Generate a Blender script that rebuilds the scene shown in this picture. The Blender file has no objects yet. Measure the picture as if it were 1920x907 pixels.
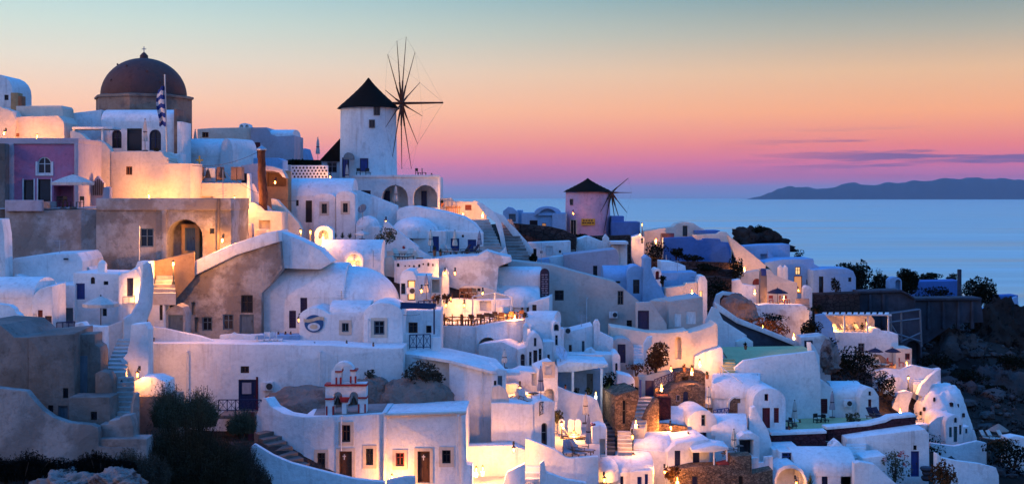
import bpy, bmesh, math, random
from math import radians as R, sin, cos, pi, sqrt
from mathutils import Vector, Matrix, noise
from mathutils.geometry import tessellate_polygon

SC = bpy.context.scene
COL = SC.collection
random.seed(11)

# ------------------------------------------------------------------ camera
F = 2400.0            # focal length in photo pixels (photo 1920 wide)
H0 = 366.0            # photo row at eye level
SEA = -110.0          # sea level below the eye
cam_d = bpy.data.cameras.new('camera')
cam = bpy.data.objects.new('camera', cam_d)
COL.objects.link(cam)
cam.location = (0, 0, 0)
cam.rotation_euler = (R(90), 0, 0)
cam_d.sensor_width = 36.0
cam_d.lens = 36.0 * F / 1920.0
cam_d.shift_y = -(453.5 - H0) / 1920.0
cam_d.clip_start = 1.0
cam_d.clip_end = 200000.0
SC.camera = cam

# ------------------------------------------------------------------ sky
def s2l(c):
    return tuple((v / 12.92 if v <= 0.04045 else ((v + 0.055) / 1.055) ** 2.4) for v in (x / 255.0 for x in c))

world = bpy.data.worlds.new('World')
SC.world = world
world.use_nodes = True
wn = world.node_tree
wn.nodes.clear()
def N(t, tree=wn, **kw):
    n = tree.nodes.new(t)
    for k, v in kw.items():
        setattr(n, k, v)
    return n
def ramp_node(tree, stops, interp='LINEAR'):
    n = tree.nodes.new('ShaderNodeValToRGB')
    cr = n.color_ramp
    cr.interpolation = interp
    while len(cr.elements) > 1:
        cr.elements.remove(cr.elements[-1])
    cr.elements[0].position = stops[0][0]
    cr.elements[0].color = tuple(stops[0][1]) + (1,)
    for p, c in stops[1:]:
        e = cr.elements.new(p)
        e.color = tuple(c) + (1,)
    return n
def elev_t(py):                      # ramp position of a photo row (sqrt of sin elevation)
    return sqrt(max(0.0, sin(math.atan((H0 - py) / F))))
SKY_L = [(0.0, s2l((112, 138, 192))), (elev_t(352), s2l((146, 138, 190))), (elev_t(332), s2l((212, 130, 168))),
         (elev_t(305), s2l((246, 136, 154))), (elev_t(262), s2l((255, 168, 146))), (elev_t(200), s2l((252, 198, 168))),
         (elev_t(120), s2l((224, 214, 200))), (elev_t(50), s2l((196, 214, 208))), (elev_t(-10), s2l((168, 206, 212))),
         (0.52, s2l((98, 152, 198))), (0.75, s2l((52, 128, 214))), (1.0, s2l((36, 112, 214)))]
SKY_R = [(0.0, s2l((108, 134, 190))), (elev_t(350), s2l((128, 128, 186))), (elev_t(332), s2l((190, 100, 150))),
         (elev_t(308), s2l((232, 104, 136))), (elev_t(275), s2l((246, 126, 112))), (elev_t(215), s2l((252, 168, 116))),
         (elev_t(140), s2l((228, 182, 142))), (elev_t(70), s2l((172, 168, 154))), (elev_t(-10), s2l((104, 142, 152))),
         (0.52, s2l((76, 130, 178))), (0.75, s2l((48, 122, 210))), (1.0, s2l((36, 112, 214)))]
SKY_B = [(0.0, s2l((118, 128, 176))), (0.2, s2l((172, 152, 184))), (0.36, s2l((158, 164, 204))),
         (0.55, s2l((106, 150, 214))), (0.75, s2l((58, 130, 220))), (1.0, s2l((36, 112, 214)))]
tc = N('ShaderNodeTexCoord')
sep = N('ShaderNodeSeparateXYZ')
wn.links.new(tc.outputs['Generated'], sep.inputs[0])
def M(op, a, b=None, tree=wn, clamp=False):
    n = tree.nodes.new('ShaderNodeMath')
    n.operation = op
    n.use_clamp = clamp
    for i, v in enumerate((a, b)):
        if v is None:
            continue
        if isinstance(v, (int, float)):
            n.inputs[i].default_value = v
        else:
            tree.links.new(v, n.inputs[i])
    return n.outputs[0]
def mixc(f, a, b, tree=wn, bt='MIX'):
    n = tree.nodes.new('ShaderNodeMix')
    n.data_type = 'RGBA'
    n.blend_type = bt
    for s, v in ((n.inputs[0], f), (n.inputs[6], a), (n.inputs[7], b)):
        if isinstance(v, (int, float)):
            s.default_value = v
        elif isinstance(v, tuple):
            s.default_value = v if len(v) == 4 else v + (1,)
        else:
            tree.links.new(v, s)
    return n.outputs[2]
def smooth(v, lo, hi, tree=wn):
    n = tree.nodes.new('ShaderNodeMapRange')
    n.interpolation_type = 'SMOOTHSTEP'
    tree.links.new(v, n.inputs[0])
    n.inputs[1].default_value = lo
    n.inputs[2].default_value = hi
    return n.outputs[0]
zt = M('SQRT', M('MAXIMUM', sep.outputs[2], 0.0))
rl, rr, rb = (ramp_node(wn, s, 'B_SPLINE' if False else 'LINEAR') for s in (SKY_L, SKY_R, SKY_B))
for r_ in (rl, rr, rb):
    wn.links.new(zt, r_.inputs[0])
front = mixc(smooth(sep.outputs[0], -0.40, 0.36), rl.outputs[0], rr.outputs[0])
skyc = mixc(smooth(sep.outputs[1], 0.55, -0.35), front, mixc(1.0, rb.outputs[0], (0.86, 0.92, 0.95), bt='MULTIPLY'))
skyc = mixc(M('MULTIPLY', smooth(sep.outputs[2], 0.17, 0.55), 1.0), skyc, mixc(1.0, skyc, (1.5, 1.95, 1.8), bt='MULTIPLY'))
# thin streaky cloud low over the horizon
mp = N('ShaderNodeMapping')
mp.inputs['Scale'].default_value = (5.0, 5.0, 95.0)
wn.links.new(tc.outputs['Generated'], mp.inputs[0])
cn = N('ShaderNodeTexNoise')
cn.inputs['Scale'].default_value = 1.6
cn.inputs['Detail'].default_value = 6.0
cn.inputs['Roughness'].default_value = 0.55
wn.links.new(mp.outputs[0], cn.inputs['Vector'])
band = M('MULTIPLY', smooth(sep.outputs[2], 0.010, 0.026), smooth(sep.outputs[2], 0.054, 0.036))
cm = M('MULTIPLY', M('MULTIPLY', smooth(cn.outputs[0], 0.48, 0.60), band), smooth(sep.outputs[0], 0.14, 0.30))
skyc = mixc(M('MULTIPLY', cm, 0.95), skyc, s2l((120, 78, 136)))
nish = N('ShaderNodeTexSky')
nish.sky_type = 'NISHITA'
nish.sun_disc = False
nish.sun_elevation = R(1.0)
nish.sun_rotation = R(-70)
addn = mixc(1.0, skyc, mixc(1.0, nish.outputs[0], (0.05, 0.05, 0.05), bt='MULTIPLY'), bt='ADD')
bg = N('ShaderNodeBackground')
SKY_STRENGTH = 1.0
bg.inputs['Strength'].default_value = SKY_STRENGTH
wn.links.new(addn, bg.inputs['Color'])
wo = N('ShaderNodeOutputWorld')
wn.links.new(bg.outputs[0], wo.inputs[0])

# afterglow of the set sun, a wide soft source from the left
sl = bpy.data.lights.new('sun', 'SUN')
sl.energy = 1.1
sl.angle = R(40)
sl.color = (1.0, 0.60, 0.40)
so = bpy.data.objects.new('sun', sl)
COL.objects.link(so)
so.location = (-60, 20, 60)
so.rotation_euler = Vector((-0.88, -0.42, 0.17)).to_track_quat('Z', 'Y').to_euler()

SC.view_settings.view_transform = 'Standard'
SC.view_settings.look = 'None'
SC.view_settings.exposure = 0.1
SC.view_settings.gamma = 1.0
SC.view_settings.use_curve_mapping = False
SC.render.engine = 'CYCLES'
SC.cycles.use_denoising = True
SC.cycles.max_bounces = 6
SC.cycles.diffuse_bounces = 2
SC.cycles.glossy_bounces = 2
SC.cycles.transmission_bounces = 3
SC.cycles.transparent_max_bounces = 6
SC.cycles.volume_bounces = 0
SC.cycles.sample_clamp_indirect = 4.0
SC.cycles.caustics_reflective = False
SC.cycles.caustics_refractive = False

# ------------------------------------------------------------------ materials
MAT = {}
def new_mat(name):
    m = bpy.data.materials.new(name)
    m.use_nodes = True
    t = m.node_tree
    t.nodes.clear()
    out = t.nodes.new('ShaderNodeOutputMaterial')
    p = t.nodes.new('ShaderNodeBsdfPrincipled')
    t.links.new(p.outputs[0], out.inputs[0])
    p.inputs['Specular IOR Level'].default_value = 0.25
    MAT[name] = m
    return m, t, p
def pos(t, scale=(1, 1, 1)):
    g = t.nodes.new('ShaderNodeNewGeometry')
    mpn = t.nodes.new('ShaderNodeMapping')
    mpn.inputs['Scale'].default_value = scale
    t.links.new(g.outputs['Position'], mpn.inputs[0])
    return mpn.outputs[0]
def tnoise(t, vec, scale, detail=4, rough=0.55):
    n = t.nodes.new('ShaderNodeTexNoise')
    n.inputs['Scale'].default_value = scale
    n.inputs['Detail'].default_value = detail
    n.inputs['Roughness'].default_value = rough
    t.links.new(vec, n.inputs['Vector'])
    return n.outputs[0]
def bump(t, p, h, strength, dist):
    b = t.nodes.new('ShaderNodeBump')
    b.inputs['Strength'].default_value = strength
    b.inputs['Distance'].default_value = dist
    t.links.new(h, b.inputs['Height'])
    t.links.new(b.outputs[0], p.inputs['Normal'])
def plaster(name, col, col2=None, patch=0.0, streak=0.25, rough=0.9, bs=0.5, dirt=(0.42, 0.38, 0.36)):
    """limewashed render: uneven tone, faint vertical run marks, lumpy hand-smoothed relief"""
    m, t, p = new_mat(name)
    v = pos(t)
    n1 = tnoise(t, v, 0.45, 5, 0.6)
    n2 = tnoise(t, pos(t, (1.6, 1.6, 0.14)), 1.3, 5, 0.62)
    c = mixc(smooth(n1, 0.35, 0.7, t), tuple(col), tuple(x * 0.86 for x in col), t)
    if col2:
        n3 = tnoise(t, v, 0.38, 8, 0.62)
        c = mixc(M('MULTIPLY', smooth(n3, 0.5 - patch * 0.12, 0.58, t), 0.9, t), c, tuple(col2), t)
        n5 = tnoise(t, v, 1.9, 6, 0.65)
        c = mixc(M('MULTIPLY', smooth(n5, 0.55, 0.7, t), 0.55, t), c, tuple(x * 0.5 for x in col2), t)
    c = mixc(M('MULTIPLY', smooth(n2, 0.54, 0.78, t), streak, t), c, tuple(a * b * 1.4 for a, b in zip(col, dirt)), t)
    n6 = tnoise(t, v, 3.6, 7, 0.7)
    c = mixc(M('MULTIPLY', smooth(n6, 0.42, 0.72, t), 0.30, t), c, tuple(x * 0.55 for x in col), t)
    n7 = tnoise(t, pos(t, (1, 1, 0.5)), 0.9, 9, 0.72)
    c = mixc(M('MULTIPLY', smooth(n7, 0.57, 0.66, t), 0.35 * streak + 0.12, t), c, tuple(a * b * 1.3 for a, b in zip(col, dirt)), t)
    wv_ = t.nodes.new('ShaderNodeVectorMath'); wv_.operation = 'MULTIPLY_ADD'
    t.links.new(v, wv_.inputs[0]); wv_.inputs[1].default_value = (1, 1, 1)
    nz = t.nodes.new('ShaderNodeTexNoise'); nz.inputs['Scale'].default_value = 1.4; nz.inputs['Detail'].default_value = 5
    t.links.new(v, nz.inputs['Vector']); t.links.new(nz.outputs['Color'], wv_.inputs[2])
    ck = t.nodes.new('ShaderNodeTexVoronoi'); ck.feature = 'DISTANCE_TO_EDGE'; ck.inputs['Scale'].default_value = 0.42
    t.links.new(wv_.outputs[0], ck.inputs['Vector'])
    crack = M('MULTIPLY', smooth(ck.outputs[0], 0.022, 0.004, t), smooth(n1, 0.47, 0.58, t), t)
    c = mixc(M('MULTIPLY', crack, 0.16, t), c, tuple(x * 0.4 for x in col), t)
    t.links.new(c, p.inputs['Base Color'])
    p.inputs['Roughness'].default_value = rough
    h = M('ADD', M('MULTIPLY', tnoise(t, v, 1.1, 3), 0.8, t), M('ADD', M('MULTIPLY', n6, 0.45, t), M('MULTIPLY', tnoise(t, v, 14.0, 4), 0.14, t), t), t)
    bump(t, p, h, bs, 0.16)
    return m
plaster('white', (0.83, 0.81, 0.78), streak=0.75, bs=0.7)
plaster('white_worn', (0.76, 0.75, 0.73), (0.50, 0.45, 0.42), 0.0, 0.6)
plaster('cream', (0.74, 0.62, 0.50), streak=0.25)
plaster('beige', (0.56, 0.47, 0.42), streak=0.25)
plaster('lilac', (0.48, 0.42, 0.46), streak=0.4)
plaster('pink', (0.56, 0.19, 0.30), (0.46, 0.20, 0.32), 0.4, 0.4)
plaster('grey', (0.25, 0.205, 0.18), (0.15, 0.12, 0.10), 0.8, 0.7, bs=0.8)
plaster('greylight', (0.36, 0.30, 0.27), (0.20, 0.16, 0.14), 0.6, 0.7, bs=0.8)
plaster('old', (0.42, 0.38, 0.35), (0.19, 0.15, 0.125), 0.5, 0.8, bs=1.0)
plaster('oldpale', (0.42, 0.38, 0.36), (0.24, 0.19, 0.16), 0.5, 0.6, bs=0.9)
plaster('ochre', (0.46, 0.28, 0.14), (0.36, 0.22, 0.12), 0.4, 0.3)
plaster('blue_shade', (0.26, 0.44, 0.64), streak=0.25)  # blue skylight shade on white plaster, put into the colour
plaster('deepblue_shade', (0.055, 0.16, 0.42), streak=0.2)  # white walls in deep blue shade, the shade put into the colour
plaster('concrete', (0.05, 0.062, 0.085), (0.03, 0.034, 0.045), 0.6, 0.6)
plaster('floor', (0.52, 0.49, 0.46), (0.42, 0.38, 0.35), 0.3, 0.0)
plaster('floorgreen', (0.60, 0.50, 0.24), streak=0.0)
plaster('step', (0.50, 0.46, 0.42), (0.34, 0.30, 0.27), 0.4, 0.2)
plaster('domebrown', (0.15, 0.055, 0.040), (0.10, 0.045, 0.04), 0.6, 0.5, 0.7)
plaster('drum', (0.36, 0.22, 0.15), (0.17, 0.11, 0.09), 0.8, 0.6, bs=1.0)
plaster('trim', (0.66, 0.54, 0.42), streak=0.1)
plaster('millpink', (0.64, 0.38, 0.48), (0.50, 0.36, 0.46), 0.3, 0.5)
plaster('tan', (0.34, 0.26, 0.21), (0.26, 0.19, 0.15), 0.4, 0.4)
def paint(name, col, rough=0.5, spec=0.3, metal=0.0, var=0.25, scale=6.0):
    m, t, p = new_mat(name)
    v = pos(t, (1, 1, 0.3))
    n = tnoise(t, v, scale, 5)
    c = mixc(smooth(n, 0.35, 0.7, t), tuple(col), tuple(x * (1 - var) for x in col), t)
    t.links.new(c, p.inputs['Base Color'])
    p.inputs['Roughness'].default_value = rough
    p.inputs['Specular IOR Level'].default_value = spec
    p.inputs['Metallic'].default_value = metal
    bump(t, p, n, 0.15, 0.02)
    return m
for nm, c in dict(blue=(0.030, 0.055, 0.22), navy=(0.015, 0.022, 0.075), brown=(0.085, 0.038, 0.022), red=(0.20, 0.022, 0.028),
                  maroon=(0.10, 0.012, 0.022), teal=(0.04, 0.13, 0.15), violet=(0.045, 0.026, 0.07), dark=(0.022, 0.018, 0.018),
                  greyblue=(0.10, 0.15, 0.19), whitepaint=(0.74, 0.73, 0.72), redtrim=(0.42, 0.03, 0.03)).items():
    paint(nm, c)
paint('canvas', (0.60, 0.54, 0.48), 0.9, 0.1, var=0.2)
paint('canvasgrey', (0.36, 0.33, 0.36), 0.9, 0.1, var=0.2)
paint('canvasdark', (0.045, 0.035, 0.06), 0.9, 0.1)
paint('canvaswarm', (0.70, 0.62, 0.50), 0.9, 0.1)
paint('iron', (0.03, 0.03, 0.035), 0.55, 0.4)
paint('steel', (0.42, 0.43, 0.45), 0.4, 0.5, 0.6)
paint('dish', (0.55, 0.60, 0.68), 0.5, 0.3)
paint('gold', (0.62, 0.36, 0.08), 0.35, 0.5, 0.8)
paint('bronze', (0.06, 0.045, 0.03), 0.45, 0.5, 0.6)
paint('terracotta', (0.36, 0.13, 0.06), 0.8)
paint('flower', (0.42, 0.05, 0.05), 0.8)
paint('wood', (0.22, 0.10, 0.045), 0.7, 0.2, var=0.5, scale=9)
paint('woodgrey', (0.16, 0.12, 0.10), 0.8, 0.2, var=0.5, scale=9)
paint('driftwood', (0.12, 0.05, 0.03), 0.85, 0.2, var=0.6, scale=5)
paint('leafdark', (0.012, 0.017, 0.010), 0.9, 0.03, var=0.6, scale=2)
paint('leafgreen', (0.07, 0.09, 0.035), 0.75, 0.1, var=0.5, scale=2)
paint('leafdry', (0.12, 0.055, 0.024), 0.9, 0.04, var=0.5, scale=2)
paint('leafolive', (0.10, 0.10, 0.06), 0.85, 0.05, var=0.5, scale=2)
paint('leafgrey', (0.075, 0.06, 0.042), 0.9, 0.04, var=0.5, scale=2)
paint('bark', (0.055, 0.04, 0.03), 0.9, 0.1)
paint('leafbrown', (0.052, 0.044, 0.026), 0.95, 0.02, var=0.6, scale=2)
paint('leafblack', (0.010, 0.009, 0.007), 0.95, 0.02, var=0.5, scale=2)
paint('thatch', (0.022, 0.015, 0.012), 0.95, 0.05, var=0.6, scale=14)
paint('water', (0.20, 0.50, 0.55), 0.1, 0.5)
paint('flagblue', (0.03, 0.06, 0.26), 0.8, 0.1)
paint('flagwhite', (0.66, 0.66, 0.68), 0.8, 0.1)
paint('signyellow', (0.60, 0.36, 0.04), 0.6, 0.2)
paint('signdark', (0.045, 0.025, 0.04), 0.6, 0.2)
paint('signtext', (0.30, 0.24, 0.28), 0.7, 0.1)
paint('logoblue', (0.03, 0.10, 0.24), 0.6, 0.2)
paint('logocream', (0.70, 0.50, 0.32), 0.6, 0.2)
paint('cushionred', (0.35, 0.06, 0.05), 0.9, 0.1)
m, t, p = new_mat('glass')           # dark room behind old panes
p.inputs['Base Color'].default_value = (0.012, 0.014, 0.022, 1)
p.inputs['Roughness'].default_value = 0.12
p.inputs['Specular IOR Level'].default_value = 0.5
def emit(name, col, s):
    m, t, p = new_mat(name)
    p.inputs['Base Color'].default_value = tuple(col) + (1,)
    p.inputs['Emission Color'].default_value = tuple(col) + (1,)
    p.inputs['Emission Strength'].default_value = s
emit('bulb', (1.0, 0.46, 0.10), 3.0)
emit('litpane', (1.0, 0.56, 0.22), 1.1)
emit('litdim', (1.0, 0.40, 0.15), 0.45)
def rubble(name, c1, c2, mortar, scale=2.2):
    m, t, p = new_mat(name)
    v = pos(t, (1, 1, 1.35))
    w = tnoise(t, v, 1.5, 2)
    vo = t.nodes.new('ShaderNodeTexVoronoi')
    vo.feature = 'DISTANCE_TO_EDGE'
    vo.inputs['Scale'].default_value = scale
    t.links.new(v, vo.inputs['Vector'])
    vc = t.nodes.new('ShaderNodeTexVoronoi')
    vc.inputs['Scale'].default_value = scale
    t.links.new(v, vc.inputs['Vector'])
    sp = t.nodes.new('ShaderNodeSeparateColor')
    t.links.new(vc.outputs['Color'], sp.inputs[0])
    c = mixc(sp.outputs[0], tuple(c1), tuple(c2), t)
    c = mixc(M('MULTIPLY', tnoise(t, v, 7, 4), 0.6, t), c, tuple(x * 0.4 for x in c1), t)
    e = smooth(vo.outputs[0], 0.015, 0.07, t)
    c = mixc(e, tuple(mortar), c, t)
    t.links.new(c, p.inputs['Base Color'])
    p.inputs['Roughness'].default_value = 0.95
    p.inputs['Specular IOR Level'].default_value = 0.05
    h = M('ADD', e, M('MULTIPLY', tnoise(t, v, 8, 4), 0.5, t), t)
    bump(t, p, h, 1.0, 0.08)
rubble('rubble', (0.40, 0.25, 0.16), (0.13, 0.085, 0.06), (0.08, 0.055, 0.045), 4.6)
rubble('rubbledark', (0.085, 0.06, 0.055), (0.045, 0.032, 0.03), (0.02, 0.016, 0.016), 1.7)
rubble('rubblered', (0.11, 0.040, 0.045), (0.075, 0.026, 0.034), (0.04, 0.016, 0.022), 3.0)
def rockmat(name, c1, c2, c3):
    m, t, p = new_mat(name)
    v = pos(t)
    n1 = tnoise(t, v, 0.10, 8, 0.62)
    n2 = tnoise(t, v, 0.9, 8, 0.65)
    c = mixc(smooth(n1, 0.42, 0.60, t), tuple(c1), tuple(c2), t)
    c = mixc(smooth(n2, 0.52, 0.66, t), c, tuple(c3), t)
    t.links.new(c, p.inputs['Base Color'])
    p.inputs['Roughness'].default_value = 0.97
    p.inputs['Specular IOR Level'].default_value = 0.03
    bump(t, p, M('ADD', n2, M('MULTIPLY', tnoise(t, v, 5, 5), 0.4, t), t), 1.0, 0.5)
rockmat('hill', (0.030, 0.024, 0.022), (0.060, 0.046, 0.040), (0.010, 0.008, 0.007))
rockmat('palerock', (0.36, 0.27, 0.24), (0.26, 0.18, 0.15), (0.10, 0.065, 0.06))
rockmat('tanrock', (0.30, 0.22, 0.18), (0.24, 0.17, 0.14), (0.17, 0.12, 0.10))
rockmat('darkrock', (0.075, 0.068, 0.070), (0.11, 0.095, 0.09), (0.020, 0.017, 0.017))
rockmat('island', (0.02, 0.035, 0.06), (0.025, 0.04, 0.06), (0.02, 0.03, 0.05))

# ------------------------------------------------------------------ mesh helpers
def P(px, py, Y):
    return Vector(((px - 960.0) / F * Y, Y, (H0 - py) / F * Y))
def link(name, me, mat, parent=None):
    o = bpy.data.objects.new(name, me)
    COL.objects.link(o)
    if mat is not None and not me.materials:
        me.materials.append(MAT[mat])
    o.parent = parent
    return o
def mesh(name, verts, faces, smooth_ang=38.0, recalc=True):
    me = bpy.data.meshes.new(name)
    me.from_pydata([tuple(v) for v in verts], [], faces)
    if recalc:
        bm = bmesh.new()
        bm.from_mesh(me)
        bmesh.ops.recalc_face_normals(bm, faces=bm.faces)
        bm.to_mesh(me)
        bm.free()
    if smooth_ang:
        for pl in me.polygons:
            pl.use_smooth = True
        me.set_sharp_from_angle(angle=R(smooth_ang))
    return me
def tag(o, label, cat, group=None, kind=None):
    if label: o['label'] = label
    if cat: o['category'] = cat
    if group: o['group'] = group
    if kind or cat: o['kind'] = kind or 'thing'
    return o
def empty(name, loc, label, cat, group=None, rz=0.0):
    o = bpy.data.objects.new(name, None)
    COL.objects.link(o)
    o.location = loc
    o.rotation_euler = (0, 0, rz)
    o.empty_display_size = 0.3
    return tag(o, label, cat, group)
class MB:
    """collects boxes, tubes and lathes into one mesh"""
    def __init__(s): s.v = []; s.f = []
    def add(s, vs, fs):
        n = len(s.v); s.v += [tuple(v) for v in vs]; s.f += [tuple(i + n for i in f) for f in fs]; return s
    def box(s, x0, y0, z0, x1, y1, z1):
        vs = [(x, y, z) for z in (z0, z1) for y in (y0, y1) for x in (x0, x1)]
        return s.add(vs, [(0, 2, 3, 1), (4, 5, 7, 6), (0, 1, 5, 4), (2, 6, 7, 3), (0, 4, 6, 2), (1, 3, 7, 5)])
    def tube(s, a, b, r0, r1=None, n=6):
        a, b = Vector(a), Vector(b); r1 = r0 if r1 is None else r1
        d = (b - a).normalized(); q = d.to_track_quat('Z', 'Y')
        vs = []
        for c, r in ((a, r0), (b, r1)):
            for i in range(n):
                vs.append(c + q @ Vector((cos(2 * pi * i / n) * r, sin(2 * pi * i / n) * r, 0)))
        fs = [(i, (i + 1) % n, n + (i + 1) % n, n + i) for i in range(n)]
        return s.add(vs, fs + [tuple(range(n - 1, -1, -1)), tuple(range(n, 2 * n))])
    def path(s, pts, r, n=6):
        for a, b in zip(pts, pts[1:]): s.tube(a, b, r, r, n)
        return s
    def lathe(s, prof, c=(0, 0, 0), n=16, sx=1.0, sy=1.0, star=0.0, a0=0.0, a1=2 * pi):
        full = abs(a1 - a0 - 2 * pi) < 1e-6
        k = n if full else n + 1
        vs = []
        for r, z in prof:
            for i in range(k):
                a = a0 + (a1 - a0) * i / n
                q = r * (1 - star * (i % 2))
                vs.append((c[0] + q * cos(a) * sx, c[1] + q * sin(a) * sy, c[2] + z))
        fs = []
        for j in range(len(prof) - 1):
            for i in range(n):
                i2 = (i + 1) % k
                fs.append((j * k + i, j * k + i2, (j + 1) * k + i2, (j + 1) * k + i))
        if full:
            if prof[0][0] > 1e-4: fs.append(tuple(range(k - 1, -1, -1)))
            if prof[-1][0] > 1e-4: fs.append(tuple(range((len(prof) - 1) * k, len(prof) * k)))
        return s.add(vs, fs)
    def build(s, name, mat, parent=None, ang=38.0):
        return link(name, mesh(name, s.v, s.f, ang), mat, parent)
def copy_tree(o, parent=None):
    c = o.copy(); COL.objects.link(c); c.parent = parent
    for ch in list(o.children): copy_tree(ch, c)
    return c

def area2(pts): return sum(a[0] * b[1] - b[0] * a[1] for a, b in zip(pts, pts[1:] + pts[:1]))
def clean(pts, eps=1e-3):
    out = []
    for p in pts:
        if not out or (abs(p[0] - out[-1][0]) + abs(p[1] - out[-1][1])) > eps: out.append((p[0], p[1]))
    if len(out) > 2 and (abs(out[0][0] - out[-1][0]) + abs(out[0][1] - out[-1][1])) <= eps: out.pop()
    return out
def rounded(pts, r, seg=3):
    pts = clean(pts); n = len(pts); out = []
    for i in range(n):
        p0, p, p1 = Vector(pts[i - 1]), Vector(pts[i]), Vector(pts[(i + 1) % n])
        a, b = p0 - p, p1 - p
        la, lb = a.length, b.length
        a /= la; b /= lb
        dt = max(-1, min(1, a.dot(b)))
        ang = math.acos(dt)
        if ang > R(155) or ang < R(8): out.append(tuple(p)); continue
        d = min(r / math.tan(ang / 2), la * 0.42, lb * 0.42)
        s, e = p + a * d, p + b * d
        for k in range(seg + 1):
            tt = k / seg
            out.append(tuple((1 - tt) ** 2 * s + 2 * tt * (1 - tt) * p + tt * tt * e))
    return clean(out)
def inset(pts, r):
    n = len(pts); out = []
    for i in range(n):
        p0, p, p1 = Vector(pts[i - 1]), Vector(pts[i]), Vector(pts[(i + 1) % n])
        a = (p - p0).normalized(); b = (p1 - p).normalized()
        na, nb = Vector((-a.y, a.x)), Vector((-b.y, b.x))
        m_ = na + nb
        L = m_.length
        if L < 0.3: m_ = na; L = 1.0; k = r
        else: m_ /= L; k = r / max(0.5, m_.dot(na))
        out.append(tuple(p + m_ * k))
    return out
def prism_geo(outer, holes, depth, r=0.1):
    r *= 0.32
    """outer, holes: (u, z) loops on the plane v=0; a solid going back to v=depth with softened edges"""
    o = clean(outer)
    if area2(o) < 0: o = o[::-1]
    o = rounded(o, r * 1.3)
    n = len(o)
    rings = [(r, 0.0), (0.3 * r, 0.3 * r), (0.0, r), (0.0, depth - r), (0.3 * r, depth - 0.3 * r), (r, depth)]
    if r < 0.005: rings = [(0, 0), (0, depth)]
    V, Fc = [], []
    for ins, v in rings:
        for (u, z) in (inset(o, ins) if ins > 0 else o): V.append((u, v, z))
    for k in range(len(rings) - 1):
        for i in range(n):
            j = (i + 1) % n
            Fc.append((k * n + i, k * n + j, (k + 1) * n + j, (k + 1) * n + i))
    fl = [Vector((V[i][0], V[i][2], 0)) for i in range(n)]
    loops = [fl]; idx = list(range(n))
    for (hp, hd, closed) in holes:
        hp = clean(hp)
        s = len(V); h = len(hp)
        for (u, z) in hp: V.append((u, 0.0, z))
        for (u, z) in hp: V.append((u, hd, z))
        for i in range(h):
            j = (i + 1) % h
            Fc.append((s + i, s + j, s + h + j, s + h + i))
        if closed: Fc.append(tuple(range(s + h, s + 2 * h)))
        loops.append([Vector((u, z, 0)) for u, z in hp]); idx += list(range(s, s + h))
    for tri in tessellate_polygon(loops): Fc.append(tuple(idx[i] for i in tri))
    s = (len(rings) - 1) * n
    for tri in tessellate_polygon([[Vector((V[s + i][0], V[s + i][2], 0)) for i in range(n)]]): Fc.append(tuple(s + i for i in tri))
    return V, Fc
def rect(x0, y0, x1, y1): return [(x0, y0), (x1, y0), (x1, y1), (x0, y1)]
def archpts(x0, x1, yb, ys, yt, n=10):
    """outline of a round-headed shape in photo px: base row, springing row, top row"""
    c, w = (x0 + x1) / 2, (x1 - x0) / 2
    return [(x0, yb)] + [(c - w * cos(pi * i / n), ys - (ys - yt) * sin(pi * i / n)) for i in range(n + 1)] + [(x1, yb)]
class Plane:
    def __init__(s, px, Y, yaw=0.0):
        s.X0 = (px - 960.0) / F * Y; s.Y0 = Y; s.a = R(yaw); s.c, s.s = cos(s.a), sin(s.a)
    def uz(s, px, py):
        k = (px - 960.0) / F
        u = (k * s.Y0 - s.X0) / (s.c - k * s.s)
        return (u, (H0 - py) / F * (s.Y0 + u * s.s))
    def w(s, u, v, z): return Vector((s.X0 + u * s.c - v * s.s, s.Y0 + u * s.s + v * s.c, z))
GCP = []      # (X, Y, Z) ground control points
def ground_z(X, Y):
    best = []
    for (x, y, z) in GCP:
        d2 = (x - X) ** 2 + ((y - Y) * 1.0) ** 2
        best.append((d2, z))
    best.sort()
    sw = sz = 0.0
    for d2, z in best[:7]:
        w = 1.0 / (d2 + 6.0) ** 1.6
        sw += w; sz += w * z
    return sz / sw
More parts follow.
